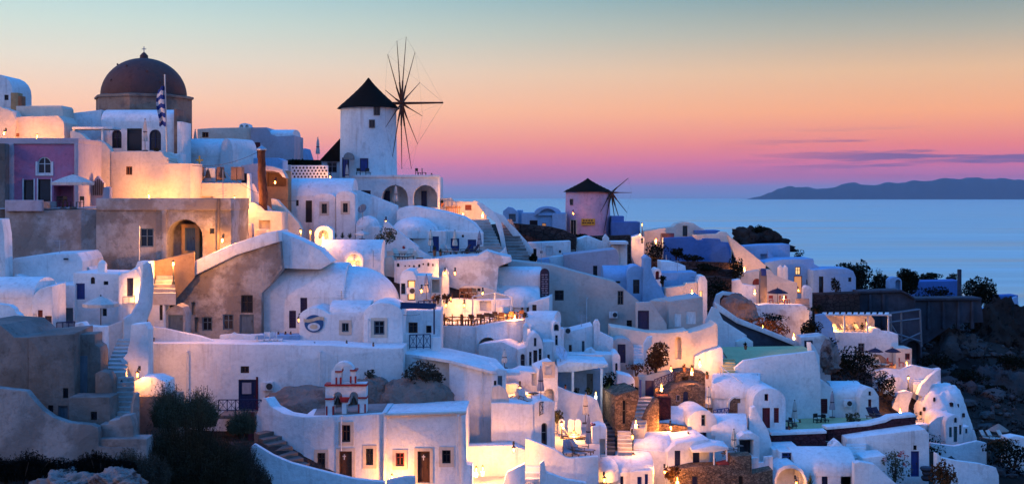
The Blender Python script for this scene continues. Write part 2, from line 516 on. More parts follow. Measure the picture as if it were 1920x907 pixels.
class Bld:
    """a thing standing on the hill: an Empty at its base that parents its parts"""
    def __init__(s, name, label, cat, px, py, Y, group=None):
        s.o = empty(name, P(px, py, Y), label, cat, group); s.loc = s.o.location.copy(); s.Y = Y; s.px = px; s.pl = None
    def put(s, name, plane, V, Fc, mat, parent=None, ang=38.0):
        vs = [plane.w(*v) - s.loc for v in V]
        return link(name, mesh(name, vs, Fc, ang), mat, parent or s.o)
    def wall(s, pts, Y=None, yaw=0.0, d=4.0, holes=(), mat='white', r=0.12, down=3.2, name='wall', off=0.0, ref=None):
        Y = Y or s.Y
        pl = Plane(ref if ref is not None else pts[0][0], Y, yaw); s.pl = pl
        o = [pl.uz(*p) for p in pts]
        zl = min(z for u, z in o)
        if down: o = [(u, z - down if z < zl + 0.4 else z) for u, z in o]
        hs, later = [], []
        for h in holes:
            k, x0, y0, x1, y1 = h[:5]; st = h[5] if len(h) > 5 else 'dark'
            if k in ('w', 'd', 'n', 'sh'): lp = [pl.uz(*q) for q in rect(x0, y0, x1, y1)]
            else: lp = [pl.uz(*q) for q in archpts(x0, x1, y1, y0 + (x1 - x0) * 0.5, y0)]
            lp = clean(lp)
            hd = (h[6] if len(h) > 6 else 1.2) if k in ('n', 'an') else 0.22
            hs.append((lp, hd, True)); later.append((k, lp, st, hd))
        if off: 
            pl2 = Plane(ref if ref is not None else pts[0][0], Y, yaw); pl2.X0 += -pl.s * off; pl2.Y0 += pl.c * off; pl = pl2
        V, Fc = prism_geo(o, hs, d, r)
        w = s.put(name, pl, V, Fc, mat)
        for k, lp, st, hd in later: s.opening(pl, k, lp, st, hd)
        return w
    def opening(s, pl, k, lp, st, hd):
        if k in ('n', 'an'):
            if st != 'dark':
                V = [(u, hd - 0.03, z) for u, z in lp] + [(u, hd - 0.01, z) for u, z in lp]; n = len(lp)
                s.put('panel', pl, V, [tuple(range(n)), tuple(range(2 * n - 1, n - 1, -1))] + [(i, (i + 1) % n, n + (i + 1) % n, n + i) for i in range(n)], st)
            return
        us = [p[0] for p in lp]; zs = [p[1] for p in lp]
        u0, u1, z0, z1 = min(us), max(us), min(zs), max(zs)
        trim = st.endswith('_t'); st = st.replace('_t', '')
        door = k in ('d', 'ad')
        fw = min(0.09, (u1 - u0) * 0.14)
        pane_m = 'glass'; fm = st
        if st == 'lit': pane_m, fm = 'litpane', 'brown'
        if st == 'litdim': pane_m, fm = 'litdim', 'brown'
        if st == 'dark': fm = 'dark'
        # ring frame following the opening
        c = ((u0 + u1) / 2, (z0 + z1) / 2)
        oo = lp if area2(lp) > 0 else lp[::-1]
        ii = inset(oo, fw); n = len(oo)
        V = [(u, v, z) for v in (hd * 0.35, hd - 0.01) for (u, z) in oo] + [(u, v, z) for v in (hd * 0.35, hd - 0.01) for (u, z) in ii]
        Fc = []
        for i in range(n):
            j = (i + 1) % n
            Fc += [(i, j, 2 * n + j, 2 * n + i), (2 * n + i, 2 * n + j, 3 * n + j, 3 * n + i)]
        mbx = MB().add(V, Fc)
        uc = (u0 + u1) / 2
        if not door:
            if u1 - u0 > 0.45: mbx.box(uc - 0.03, hd * 0.4, z0 + fw, uc + 0.03, hd - 0.02, z1 - fw)
            if z1 - z0 > 0.8: mbx.box(u0 + fw, hd * 0.45, (z0 + z1) / 2 + 0.1, u1 - fw, hd - 0.03, (z0 + z1) / 2 + 0.15)
        f = s.put('door' if door else 'window', pl, mbx.v, mbx.f, fm)
        V = [(u, hd - 0.04, z) for (u, z) in ii] + [(u, hd - 0.015, z) for (u, z) in ii]
        Fc = [tuple(range(n)), tuple(range(2 * n - 1, n - 1, -1))] + [(i, (i + 1) % n, n + (i + 1) % n, n + i) for i in range(n)]
        if door and st not in ('dark', 'lit', 'litdim'):
            mb2 = MB().add(V, Fc)
            for a_, b_ in ((0.06, 0.46), (0.54, 0.94)):
                za, zb = z0 + fw + (z1 - z0 - 2 * fw) * a_, z0 + fw + (z1 - z0 - 2 * fw) * b_
                if k == 'ad' and b_ > 0.9: zb -= (u1 - u0) * 0.3
                for q in (0, 1):
                    ua = u0 + fw * 1.6 + q * (uc - u0 - fw); ub = ua + (uc - u0) - fw * 2.0
                    if ub - ua > 0.08 and zb - za > 0.1: mb2.box(ua, hd - 0.07, za, ub, hd - 0.03, zb)
            s.put('leaf', pl, mb2.v, mb2.f, fm, f)
            hx = u1 - fw * 2
            h_ = MB().box(hx - 0.03, hd - 0.12, z0 + 0.95, hx + 0.03, hd - 0.04, z0 + 1.1)
            if z1 - z0 > 1.3: s.put('handle', pl, h_.v, h_.f, 'bronze', f)
        elif k == 'sh':
            mb2 = MB().add(V, Fc)
            for q in range(6):
                za = z0 + fw + (z1 - z0 - 2 * fw) * (q + 0.15) / 6
                mb2.box(u0 + fw, hd - 0.09, za, u1 - fw, hd - 0.03, za + (z1 - z0) / 6 * 0.5)
            s.put('shutter', pl, mb2.v, mb2.f, fm, f)
        else:
            s.put('pane', pl, V, Fc, pane_m, f)
        if trim:
            tw = 0.22
            o2 = inset(oo, -tw)
            if door: o2 = [(u, max(z, z0)) for u, z in o2]
            V = [(u, v, z) for v in (-0.05, 0.03) for (u, z) in oo] + [(u, v, z) for v in (-0.05, 0.03) for (u, z) in o2]
            Fc = []
            for i in range(n):
                j = (i + 1) % n
                Fc += [(i, j, 2 * n + j, 2 * n + i), (2 * n + i, 2 * n + j, 3 * n + j, 3 * n + i), (i, j, n + j, n + i)]
            s.put('surround', pl, V, Fc, 'trim', f)
    def vault(s, px0, px1, py_eave, rise, Y=None, yaw=0.0, d=5.0, mat='white', over=0.03, name='roof', ref=None, n=14, v0=0.0):
        """barrel roof whose axis runs along the front; rise in metres"""
        pl = Plane(ref if ref is not None else px0, Y or s.Y, yaw)
        u0, z0 = pl.uz(px0, py_eave); u1, z1 = pl.uz(px1, py_eave)
        V, Fc = [], []
        prof = [(d / 2 - (d / 2 + over) * cos(pi * i / n), rise * sin(pi * i / n)) for i in range(n + 1)]
        prof = [(prof[0][0], -0.25)] + prof + [(prof[-1][0], -0.25)]
        us = [(u0 - over, 0.97), (u0 - over + 0.10, 1.0), (u1 + over - 0.10, 1.0), (u1 + over, 0.97)]
        m_ = len(prof)
        for (u, sc) in us:
            zz = z0 + (z1 - z0) * (u - u0) / (u1 - u0)
            for (v, z) in prof: V.append((u, v0 + d / 2 + (v - d / 2) * sc, zz - 0.004 + z * (sc if z > 0 else 1)))
        for k in range(3):
            for i in range(m_):
                j = (i + 1) % m_
                Fc.append((k * m_ + i, k * m_ + j, (k + 1) * m_ + j, (k + 1) * m_ + i))
        Fc += [tuple(range(m_)), tuple(range(4 * m_ - 1, 3 * m_ - 1, -1))]
        return s.put(name, pl, V, Fc, mat)
    def dome(s, pxc, py, rad, h, Y=None, mat='white', n=28, name='dome', sy=1.0, m=10, skirt=0.6):
        c = P(pxc, py, Y or s.Y) - s.loc
        prof = [(rad, -skirt)] + [(rad * cos(pi / 2 * i / m), h * sin(pi / 2 * i / m)) for i in range(m)] + [(0.0001, h)]
        return MB().lathe(prof, c, n, 1, sy).build(name, mat, s.o, 50)
    def slab(s, pts3, th=0.15, mat='white', name='slab'):
        """horizontal-ish plate through world points, given thickness downwards"""
        n = len(pts3)
        V = [Vector(p) - s.loc for p in pts3] + [Vector(p) - s.loc - Vector((0, 0, th)) for p in pts3]
        Fc = [tuple(range(n)), tuple(range(2 * n - 1, n - 1, -1))] + [(i, (i + 1) % n, n + (i + 1) % n, n + i) for i in range(n)]
        return link(name, mesh(name, V, Fc), mat, s.o)
    def tubes(s, name, mat, segs, r=0.04, n=6):
        mb = MB()
        for a, b in segs: mb.tube(Vector(a) - s.loc, Vector(b) - s.loc, r, r, n)
        return mb.build(name, mat, s.o)
def simple(name, label, cat, pts, Y, yaw=0.0, d=4.0, holes=(), mat='white', group=None, **kw):
    xs = [p[0] for p in pts]
    b = Bld(name, label, cat, sum(xs) / len(xs), max(p[1] for p in pts), Y, group)
    b.wall(pts, Y, yaw, d, holes, mat, **kw)
    return b
import numpy as np
# ------------------------------------------------------------------ the setting: hill, sea, islands, air
for (px, py, Y) in [
    # bottom edge, left to right
    (-250, 960, 66), (0, 925, 68), (150, 905, 71), (320, 925, 74), (450, 935, 77), (600, 925, 83), (780, 912, 86), (960, 915, 90),
    (1130, 940, 94), (1300, 935, 98), (1480, 930, 101), (1640, 925, 103), (1790, 920, 105), (1930, 900, 112), (2150, 930, 112),
    # lower middle
    (-200, 700, 78), (60, 800, 74), (220, 800, 75), (380, 800, 80), (470, 790, 87), (600, 770, 95), (760, 770, 97), (930, 800, 94), (1080, 850, 97),
    (1200, 850, 101), (1380, 880, 101), (1520, 850, 106), (1660, 880, 106), (1800, 850, 124), (1900, 850, 126),
    # middle
    (-150, 560, 92), (60, 640, 86), (200, 620, 90), (300, 780, 91), (360, 790, 93), (440, 790, 93), (530, 800, 93), (620, 800, 95), (330, 650, 103), (520, 650, 104), (700, 690, 101), (900, 690, 102), (1020, 700, 108),
    (1130, 720, 110), (1270, 720, 112), (1400, 760, 112), (1520, 800, 113), (1640, 790, 119), (1740, 780, 130), (1800, 840, 128),
    # upper middle
    (-100, 420, 108), (60, 480, 104), (250, 500, 103), (420, 500, 110), (580, 470, 118), (720, 480, 120), (860, 500, 121), (960, 560, 122),
    (1100, 620, 124), (1220, 630, 126), (1330, 640, 128), (1430, 660, 130), (1540, 690, 130), (1630, 700, 136), (1720, 700, 145),
    (1420, 600, 148), (1560, 640, 150), (1700, 670, 156), (1800, 690, 162), (1880, 760, 155),
    # under the ridge
    (60, 400, 116), (300, 385, 118), (480, 430, 124), (620, 420, 134), (760, 420, 136), (900, 480, 138), (1010, 490, 146), (1130, 490, 160),
    (1240, 520, 160), (1380, 530, 162), (1470, 575, 160), (1580, 590, 165), (1690, 600, 175), (1800, 605, 182), (1900, 620, 186),
    # ridge
    (-150, 300, 126), (0, 310, 126), (250, 300, 127), (480, 310, 142), (600, 330, 148), (700, 336, 152), (820, 392, 152), (900, 400, 160), (970, 420, 176),
    (1050, 438, 176), (1140, 446, 180), (1230, 462, 182), (1330, 462, 184), (1420, 462, 186), (1500, 490, 188), (1580, 530, 190), (1700, 545, 196),
    (1830, 562, 200), (1930, 590, 200), (2050, 700, 190), (2150, 800, 170)]:
    GCP.append(tuple(P(px, py, Y) - Vector((0, 0, 1.3))))
for (X, Y, Z) in [(-70, 165, 0), (-40, 175, -2), (-10, 185, -4), (20, 200, -9), (50, 215, -16), (90, 222, -30), (120, 205, -45),
                  (-80, 210, -12), (-30, 225, -18), (20, 245, -30), (70, 260, -48), (120, 240, -70), (-80, 270, -60), (0, 300, -90), (80, 310, -112),
                  (140, 170, -60), (130, 130, -48), (110, 100, -45), (150, 60, -70), (90, 60, -42), (60, 40, -30), (20, 40, -22), (-20, 35, -18), (-60, 40, -14),
                  (0, 0, -16), (-40, -10, -10), (60, 0, -30), (160, 0, -80), (200, 150, -118), (200, 80, -118), (170, 260, -118), (-90, 60, -10), (-100, 100, 2), (-100, 140, 4)]:
    GCP.append((X, Y, Z))
_g = np.array(GCP)
def ground_arr(X, Y):
    sw = np.zeros_like(X); sz = np.zeros_like(X)
    for x, y, z in _g:
        w = 1.0 / ((X - x) ** 2 + (Y - y) ** 2 + 5.0) ** 2.0
        sw += w; sz += w * z
    return sz / sw
def ground_z(X, Y):
    return float(ground_arr(np.array([X]), np.array([Y]))[0])
nx, ny = 210, 230
xs = np.linspace(-130, 215, nx); ys = np.linspace(-25, 330, ny)
GX, GY = np.meshgrid(xs, ys)
GZ = ground_arr(GX.ravel(), GY.ravel())
vs = []
for x, y, z in zip(GX.ravel(), GY.ravel(), GZ):
    k = noise.fractal(Vector((x * 0.13, y * 0.13, 0.3)), 0.9, 2.1, 5)
    amp = 0.5 + 3.2 * min(1.0, max(0.0, (x - 45 - (y - 120) * 0.2) / 25.0))
    vs.append((x, y, z + (k - 0.3) * amp * 0.7))
fs = [(j * nx + i, j * nx + i + 1, (j + 1) * nx + i + 1, (j + 1) * nx + i) for j in range(ny - 1) for i in range(nx - 1)]
tag(link('hillside', mesh('hillside', vs, fs, 60, False), 'hill'), 'dark volcanic hillside under the village', None, kind='structure')

# sea to the true horizon
m, t, p = new_mat('sea')
p.inputs['Base Color'].default_value = (0.020, 0.075, 0.14, 1)
p.inputs['Roughness'].default_value = 0.6
v = pos(t, (0.0005, 0.0075, 1.0))
lanes = tnoise(t, v, 1.0, 8, 0.66)
gl = t.nodes.new('ShaderNodeBsdfGlossy')
gl.inputs['Color'].default_value = (0.96, 0.94, 0.80, 1)
rg = t.nodes.new('ShaderNodeMapRange')
t.links.new(lanes, rg.inputs[0])
rg.inputs[1].default_value = 0.35; rg.inputs[2].default_value = 0.65; rg.inputs[3].default_value = 0.26; rg.inputs[4].default_value = 0.62
t.links.new(rg.outputs[0], gl.inputs['Roughness'])
wv = tnoise(t, pos(t, (0.006, 0.05, 1.0)), 1.0, 6, 0.65)
bn = t.nodes.new('ShaderNodeBump'); bn.inputs['Strength'].default_value = 0.35; bn.inputs['Distance'].default_value = 1.5
t.links.new(wv, bn.inputs['Height']); t.links.new(bn.outputs[0], gl.inputs['Normal'])
mx = t.nodes.new('ShaderNodeMixShader'); mx.inputs[0].default_value = 0.74
fr_ = t.nodes.new('ShaderNodeMapRange'); t.links.new(tnoise(t, pos(t, (0.0012, 0.012, 1.0)), 1.0, 9, 0.7), fr_.inputs[0])
fr_.inputs[1].default_value = 0.36; fr_.inputs[2].default_value = 0.64; fr_.inputs[3].default_value = 0.72; fr_.inputs[4].default_value = 0.88
t.links.new(fr_.outputs[0], mx.inputs[0])
t.links.new(p.outputs[0], mx.inputs[1]); t.links.new(gl.outputs[0], mx.inputs[2])
t.links.new(mx.outputs[0], [n for n in t.nodes if n.type == 'OUTPUT_MATERIAL'][0].inputs[0])
nr = 96
vs = [(0, 0, SEA)] + [(41000 * cos(2 * pi * i / nr), 41000 * sin(2 * pi * i / nr), SEA) for i in range(nr)]
fs = [(0, 1 + i, 1 + (i + 1) % nr) for i in range(nr)]
tag(link('sea', mesh('sea', vs, fs, 0, False), 'sea'), 'calm steel blue evening sea', None, kind='structure')

# islands on the horizon
def island(name, label, prof, Y, thick):
    px0, px1 = prof[0][0], prof[-1][0]
    n, mrow = 150, 14
    vs, fs = [], []
    for j in range(mrow + 1):
        s = j / mrow
        for i in range(n + 1):
            px = px0 + (px1 - px0) * i / n
            for (a, b) in zip(prof, prof[1:]):
                if a[0] <= px <= b[0]:
                    q = (px - a[0]) / (b[0] - a[0]); py = a[1] + (b[1] - a[1]) * (q * q * (3 - 2 * q)); break
            yy = Y + (s - 0.5) * thick
            h = P(px, py, Y).z - SEA
            w_ = sin(pi * s) ** 0.7
            k = noise.fractal(Vector((px * 0.05, s * 4, Y * 0.001)), 0.8, 2.1, 5)
            z = SEA - 6 + max(0, h + 6) * w_ * (1 + 0.16 * (k - 0.2) * (1.0 if abs(s - 0.5) > 0.1 else 0.35))
            vs.append(((px - 960) / F * yy, yy, z))
    for j in range(mrow):
        for i in range(n):
            a = j * (n + 1) + i
            fs.append((a, a + 1, a + n + 2, a + n + 1))
    tag(link(name, mesh(name, vs, fs, 60, False), 'island'), label, None, kind='structure')
island('island_hills', 'long low island on the horizon at right', [(1395, 374), (1420, 369), (1445, 361), (1462, 353), (1482, 348), (1496, 352), (1512, 350), (1532, 354), (1560, 352), (1580, 346), (1600, 341), (1618, 346), (1640, 347), (1662, 342),
        (1690, 343), (1715, 338), (1740, 339), (1770, 334), (1800, 336), (1826, 332), (1850, 335), (1880, 333), (1905, 337), (1960, 338), (2100, 352), (2250, 376)], 36000, 5000)
# evening air over the water
hz = MB().box(-42000, -42000, SEA - 1, 42000, 42000, 900).build('haze', None, None, 0)
hm = bpy.data.materials.new('haze_air'); hm.use_nodes = True
ht = hm.node_tree; ht.nodes.clear()
ho = ht.nodes.new('ShaderNodeOutputMaterial'); hv = ht.nodes.new('ShaderNodeVolumePrincipled')
hv.inputs['Color'].default_value = (0.62, 0.82, 1.0, 1)
hv.inputs['Density'].default_value = 1.5e-5
hv.inputs['Anisotropy'].default_value = 0.0
ht.links.new(hv.outputs[0], ho.inputs['Volume'])
hz.data.materials.append(hm)
tag(hz, 'thin blue evening haze over the sea', None, kind='stuff')
# ------------------------------------------------------------------ small things
def lamp(px, py, Y, label, power=120.0, kind='wall', radius=0.12, group='lit lanterns of the village', col=(1.0, 0.38, 0.08), h=2.2, vis=0.55):
    """lantern: bracket or post, cage, cap and a glowing glass with its own light"""
    if kind == 'floor': vis *= 0.5
    c = P(px, py, Y)
    o = empty('lantern', c, label, 'lantern', group)
    g = MB().lathe([(0.02, -0.16), (0.09 * vis, -0.13), (0.12 * vis, 0.0), (0.10 * vis, 0.12), (0.03, 0.15)], (0, 0, 0), 10).build('glass', 'bulb', o)
    sc_ = 0.55 if kind == 'floor' else 1.0
    MB().lathe([(0.16 * sc_, 0.13), (0.14 * sc_, 0.16), (0.04, 0.26), (0.0001, 0.30)], (0, 0, 0), 8).build('cap', 'iron', o)
    MB().lathe([(0.05, -0.22), (0.11 * sc_, -0.17), (0.11 * sc_, -0.14)], (0, 0, 0), 8).build('holder', 'iron', o)
    if kind == 'post': MB().tube((0, 0, -0.2), (0, 0, -h), 0.05, 0.07, 8).lathe([(0.14, -h), (0.10, -h + 0.2)], (0, 0, 0), 8).build('post', 'iron', o)
    elif kind == 'wall': MB().path([(0, 0, 0.3), (0, 0.15, 0.42), (0, 0.4, 0.36)], 0.025).box(-0.07, 0.38, 0.2, 0.07, 0.44, 0.5).build('bracket', 'iron', o)
    else: MB().box(-0.10, -0.10, -0.5, 0.10, 0.10, -0.2).build('plinth', 'white', o)
    if power:
        L = bpy.data.lights.new('lantern_light', 'POINT'); L.energy = power * 4.2; L.color = col; L.shadow_soft_size = radius
        lo = bpy.data.objects.new('lantern_light', L); COL.objects.link(lo); lo.parent = o; lo.location = (0, -0.22, -0.05)
    return o
_uc = {}
def umb_closed(px, pt, pb, Y, label, mat='canvas', group='folded parasols'):
    """folded parasol: pole, gathered canopy, strap, finial"""
    a, b = P(px, pt, Y), P(px, pb, Y); H = a.z - b.z
    o = empty('folded_parasol', b, label, 'parasol', group, random.random() * 3)
    rr_ = 0.20
    MB().tube((0, 0, 0), (0, 0, H * 0.99), 0.03, 0.025, 8).lathe([(0.26, -0.02), (0.26, 0.06), (0.05, 0.1)], (0, 0, 0), 12).build('pole', 'woodgrey', o)
    MB().lathe([(0.16, H * 0.30), (0.27, H * 0.31), (0.26, H * 0.42), (0.20, H * 0.55), (0.17, H * 0.60), (0.19, H * 0.66), (0.15, H * 0.82), (0.08, H * 0.95), (0.02, H * 0.99)], (0, 0, 0), 16, star=0.28).build('canopy', mat, o, 20)
    MB().lathe([(0.19, H * 0.585), (0.19, H * 0.615)], (0, 0, 0), 12).build('strap', 'canvasdark', o)
    MB().lathe([(0.05, H * 0.985), (0.06, H * 1.005), (0.0001, H * 1.04)], (0, 0, 0), 8).build('finial', 'woodgrey', o)
    return o
def umb_open(px, pt, pb, wpx, Y, label, mat='canvas', n=8, group='open parasols', valance=0.22, pitch=0.42):
    a, b = P(px, pt, Y), P(px, pb, Y); H = a.z - b.z; rad = wpx / 2 / F * Y
    o = empty('open_parasol', b, label, 'parasol', group, 0.3)
    rise = rad * pitch
    MB().tube((0, 0, 0), (0, 0, H), 0.035, 0.03, 8).lathe([(0.30, -0.02), (0.30, 0.08), (0.05, 0.12)], (0, 0, 0), 12).build('pole', 'woodgrey', o)
    c = MB().lathe([(rad * 0.99, H - rise - valance), (rad, H - rise), (rad * 0.5, H - rise * 0.42), (0.03, H)], (0, 0, 0), n)
    c.f = [f for f in c.f if len(f) == 4]
    c.build('canopy', mat, o, 20)
    rb_ = MB()
    for i in range(n):
        q = 2 * pi * i / n
        rb_.tube((0, 0, H - 0.08), (rad * 0.98 * cos(q), rad * 0.98 * sin(q), H - rise - 0.03), 0.015, 0.015, 4)
    rb_.build('ribs', 'woodgrey', o)
    MB().lathe([(0.05, H - 0.02), (0.05, H + 0.06), (0.0001, H + 0.14)], (0, 0, 0), 8).build('finial', 'woodgrey', o)
    return o
def base_chair(mat='wood'):
    o = empty('chair', (0, 0, 0), 'chair', 'chair')
    MB().box(-0.24, -0.24, 0.42, 0.24, 0.24, 0.47).build('seat', mat, o)
    MB().box(-0.24, 0.20, 0.60, 0.24, 0.24, 0.95).box(-0.24, 0.20, 0.47, -0.19, 0.24, 0.62).box(0.19, 0.20, 0.47, 0.24, 0.24, 0.62).build('backrest', mat, o)
    lg = None
    for x, y in ((-0.21, -0.21), (0.21, -0.21), (-0.21, 0.21), (0.21, 0.21)):
        if lg is None: lg = MB().box(-0.025, -0.025, 0, 0.025, 0.025, 0.42).build('leg', mat, o); l = lg
        else: l = lg.copy(); COL.objects.link(l); l.parent = o
        l.location = (x, y, 0)
    return o
def base_lounger(mat='woodgrey', cm='canvas'):
    o = empty('deck_chair', (0, 0, 0), 'deck chair', 'deck chair')
    MB().box(-0.3, -0.9, 0.28, 0.3, 0.25, 0.34).build('seat', cm, o)
    bk = MB().add([(-0.3, 0.25, 0.30), (0.3, 0.25, 0.30), (0.3, 0.72, 0.98), (-0.3, 0.72, 0.98), (-0.3, 0.30, 0.26), (0.3, 0.30, 0.26), (0.3, 0.78, 0.95), (-0.3, 0.78, 0.95)],
                  [(0, 1, 2, 3), (7, 6, 5, 4), (0, 4, 5, 1), (1, 5, 6, 2), (2, 6, 7, 3), (3, 7, 4, 0)])
    bk.build('backrest', cm, o)
    MB().box(-0.34, -0.95, 0.22, -0.29, 0.75, 0.30).box(0.29, -0.95, 0.22, 0.34, 0.75, 0.30).build('frame', mat, o)
    lg = None
    for x, y in ((-0.31, -0.8), (0.31, -0.8), (-0.31, 0.6), (0.31, 0.6)):
        if lg is None: lg = MB().box(-0.03, -0.03, 0, 0.03, 0.03, 0.24).build('leg', mat, o); l = lg
        else: l = lg.copy(); COL.objects.link(l); l.parent = o
        l.location = (x, y, 0)
    MB().box(-0.36, -0.4, 0.48, -0.28, 0.45, 0.52).box(0.28, -0.4, 0.48, 0.36, 0.45, 0.52).box(-0.34, -0.36, 0.3, -0.30, -0.32, 0.48).box(0.30, -0.36, 0.3, 0.34, -0.32, 0.48).build('armrests', mat, o)
    return o
def base_table(mat='wood', rnd=True):
    o = empty('table', (0, 0, 0), 'table', 'table')
    if rnd: MB().lathe([(0.40, 0.70), (0.42, 0.72), (0.42, 0.74), (0.40, 0.75)], (0, 0, 0), 14).build('tabletop', mat, o)
    else: MB().box(-0.45, -0.45, 0.70, 0.45, 0.45, 0.75).build('tabletop', mat, o)
    MB().tube((0, 0, 0.03), (0, 0, 0.71), 0.05, 0.04, 8).build('pedestal', mat, o)
    MB().lathe([(0.27, 0), (0.26, 0.03), (0.05, 0.07)], (0, 0, 0), 12).build('foot', mat, o)
    return o
_proto = {}
def place(kind, px, py, Y, rz, label, group, **kw):
    """a copy of a chair, deck chair or table standing with its base at a point of the place"""
    key = (kind,) + tuple(sorted(kw.items()))
    c = P(px, py, Y)
    if key not in _proto:
        o = {'chair': base_chair, 'lounger': base_lounger, 'table': base_table}[kind](**kw); _proto[key] = o
    else: o = copy_tree(_proto[key])
    o.location = c; o.rotation_euler = (0, 0, rz)
    o['label'] = label
    if group: o['group'] = group
    return o
def leaf_mesh(name, pts_r, count, size, seed=0, hole=0.0, droop=0.0):
    """pts_r: clumps (x, y, z, rx, ry, rz); leaf-sized quads through each clump's volume"""
    rnd = random.Random(seed)
    vs, fs = [], []
    tot = sum(c[3] * c[4] * c[5] for c in pts_r) ** 1.0
    for (cx, cy, cz, rx, ry, rz) in pts_r:
        k = max(12, int(count * (rx * ry * rz) / tot))
        for _ in range(k):
            while True:
                d = Vector((rnd.uniform(-1, 1), rnd.uniform(-1, 1), rnd.uniform(-1, 1)))
                if 0.02 < d.length <= 1: break
            L = d.length; d = d / L * (L ** 0.45)
            if noise.noise(Vector((d.x * 2.1 + cx * 1.3, d.y * 2.1 + cy, d.z * 2.1 + seed))) < hole - 0.25: continue
            q = Vector((cx + d.x * rx, cy + d.y * ry, cz + d.z * rz))
            s = size * rnd.uniform(0.6, 1.5)
            n = Vector((rnd.gauss(0, 1), rnd.gauss(0, 1), rnd.gauss(0, 1) - droop)).normalized()
            a = n.orthogonal().normalized(); a.rotate(Matrix.Rotation(rnd.random() * 6.28, 3, n)); b = n.cross(a)
            i = len(vs)
            vs += [q - a * s, q + b * s * 0.42, q + a * s, q - b * s * 0.42]
            fs.append((i, i + 1, i + 2, i + 3))
    return mesh(name, vs, fs, 0, False)
def blade_mesh(name, W, D, Hh, count, seed, lean=0.5, thick=0.02):
    """wispy shrub: thin curved shoots rising from a broad foot, each with small side leaves"""
    rnd = random.Random(seed); vs, fs = [], []
    for _ in range(count):
        a = rnd.random() * 6.28; q = sqrt(rnd.random())
        x, y = cos(a) * q * W, sin(a) * q * D
        top = Hh * (1 - 0.62 * q * q) * rnd.uniform(0.35, 1.0) * (0.72 + 0.5 * noise.noise(Vector((x * 0.8, y * 0.8, seed))))
        dx, dy = (cos(a) * q + rnd.gauss(0, .35)) * lean, (sin(a) * q + rnd.gauss(0, .35)) * lean
        pr = None; sd = Vector((rnd.gauss(0, 1), rnd.gauss(0, .4), 0)).normalized() * thick
        z0 = top * rnd.uniform(0.0, 0.55)
        for k in range(4):
            s_ = k / 3; z = z0 + (top - z0) * s_
            c = Vector((x + dx * s_ * s_ * top * .35, y + dy * s_ * s_ * top * .35, z)); w_ = sd * (1.1 - s_)
            cur = (len(vs), len(vs) + 1); vs += [c - w_, c + w_]
            if pr: fs.append((pr[0], pr[1], cur[1], cur[0]))
            pr = cur
            if k:
                for _l in range(2):
                    n = Vector((rnd.gauss(0, 1), rnd.gauss(0, 1), rnd.gauss(.4, 1))).normalized() * rnd.uniform(.05, .13); m2 = n.orthogonal().normalized() * .022
                    i = len(vs); vs += [c, c + n * .5 + m2, c + n, c + n * .5 - m2]; fs.append((i, i + 1, i + 2, i + 3))
    return mesh(name, vs, fs, 0, False)
def wisp(px, py, w, h, Y, label, mat='leafblack', n=1800, seed=None, name='shrub', cat='shrub', dp=.7, lean=.5):
    b_ = P(px, py, Y); W = w / F * Y / 2; Hh = h / F * Y; seed = seed if seed is not None else int(px + py)
    o = empty(name, b_, label, cat)
    link('foliage', blade_mesh('foliage', W, W * dp, Hh, n, seed, lean), mat, o)
    rnd = random.Random(seed); mb = MB()
    for _ in range(7):
        a = rnd.random() * 6.28; mb.tube((cos(a) * W * .2, sin(a) * W * .2, -.3), (cos(a) * W * .55, sin(a) * W * .4, Hh * rnd.uniform(.4, .75)), .05, .015, 5)
    mb.build('stem', 'bark', o)
    return o
def bush(px, py, w, h, Y, label, mat='leafdark', name='bush', cat='bush', n=1500, size=0.12, seed=None, clumps=9, group=None, hole=0.12, dp=0.8, stem=True):
    """shrub or tree: base point px,py; w,h in photo px"""
    seed = seed if seed is not None else int(px * 7 + py)
    rnd = random.Random(seed)
    b = P(px, py, Y); W = w / F * Y / 2; Hh = h / F * Y
    o = empty(name, b, label, cat, group)
    cl = []
    for i in range(clumps):
        a = rnd.random() * 6.28; q = sqrt(rnd.random()) * 0.62
        zz = rnd.uniform(0.14, 0.72)
        s = rnd.uniform(0.32, 0.5)
        cl.append((cos(a) * q * W, sin(a) * q * W * dp, zz * Hh, W * s, W * dp * s, Hh * rnd.uniform(0.20, 0.32)))
    link('foliage', leaf_mesh('foliage', cl, n, size, seed, hole), mat, o)
    if stem:
        mb = MB()
        for (x, y, z, *_r) in cl[:6]: mb.tube((x * 0.08, y * 0.08, -0.3), (x * 0.8, y * 0.8, z), 0.05 + W * 0.02, 0.015, 5)
        mb.build('stem', 'bark', o)
    return o
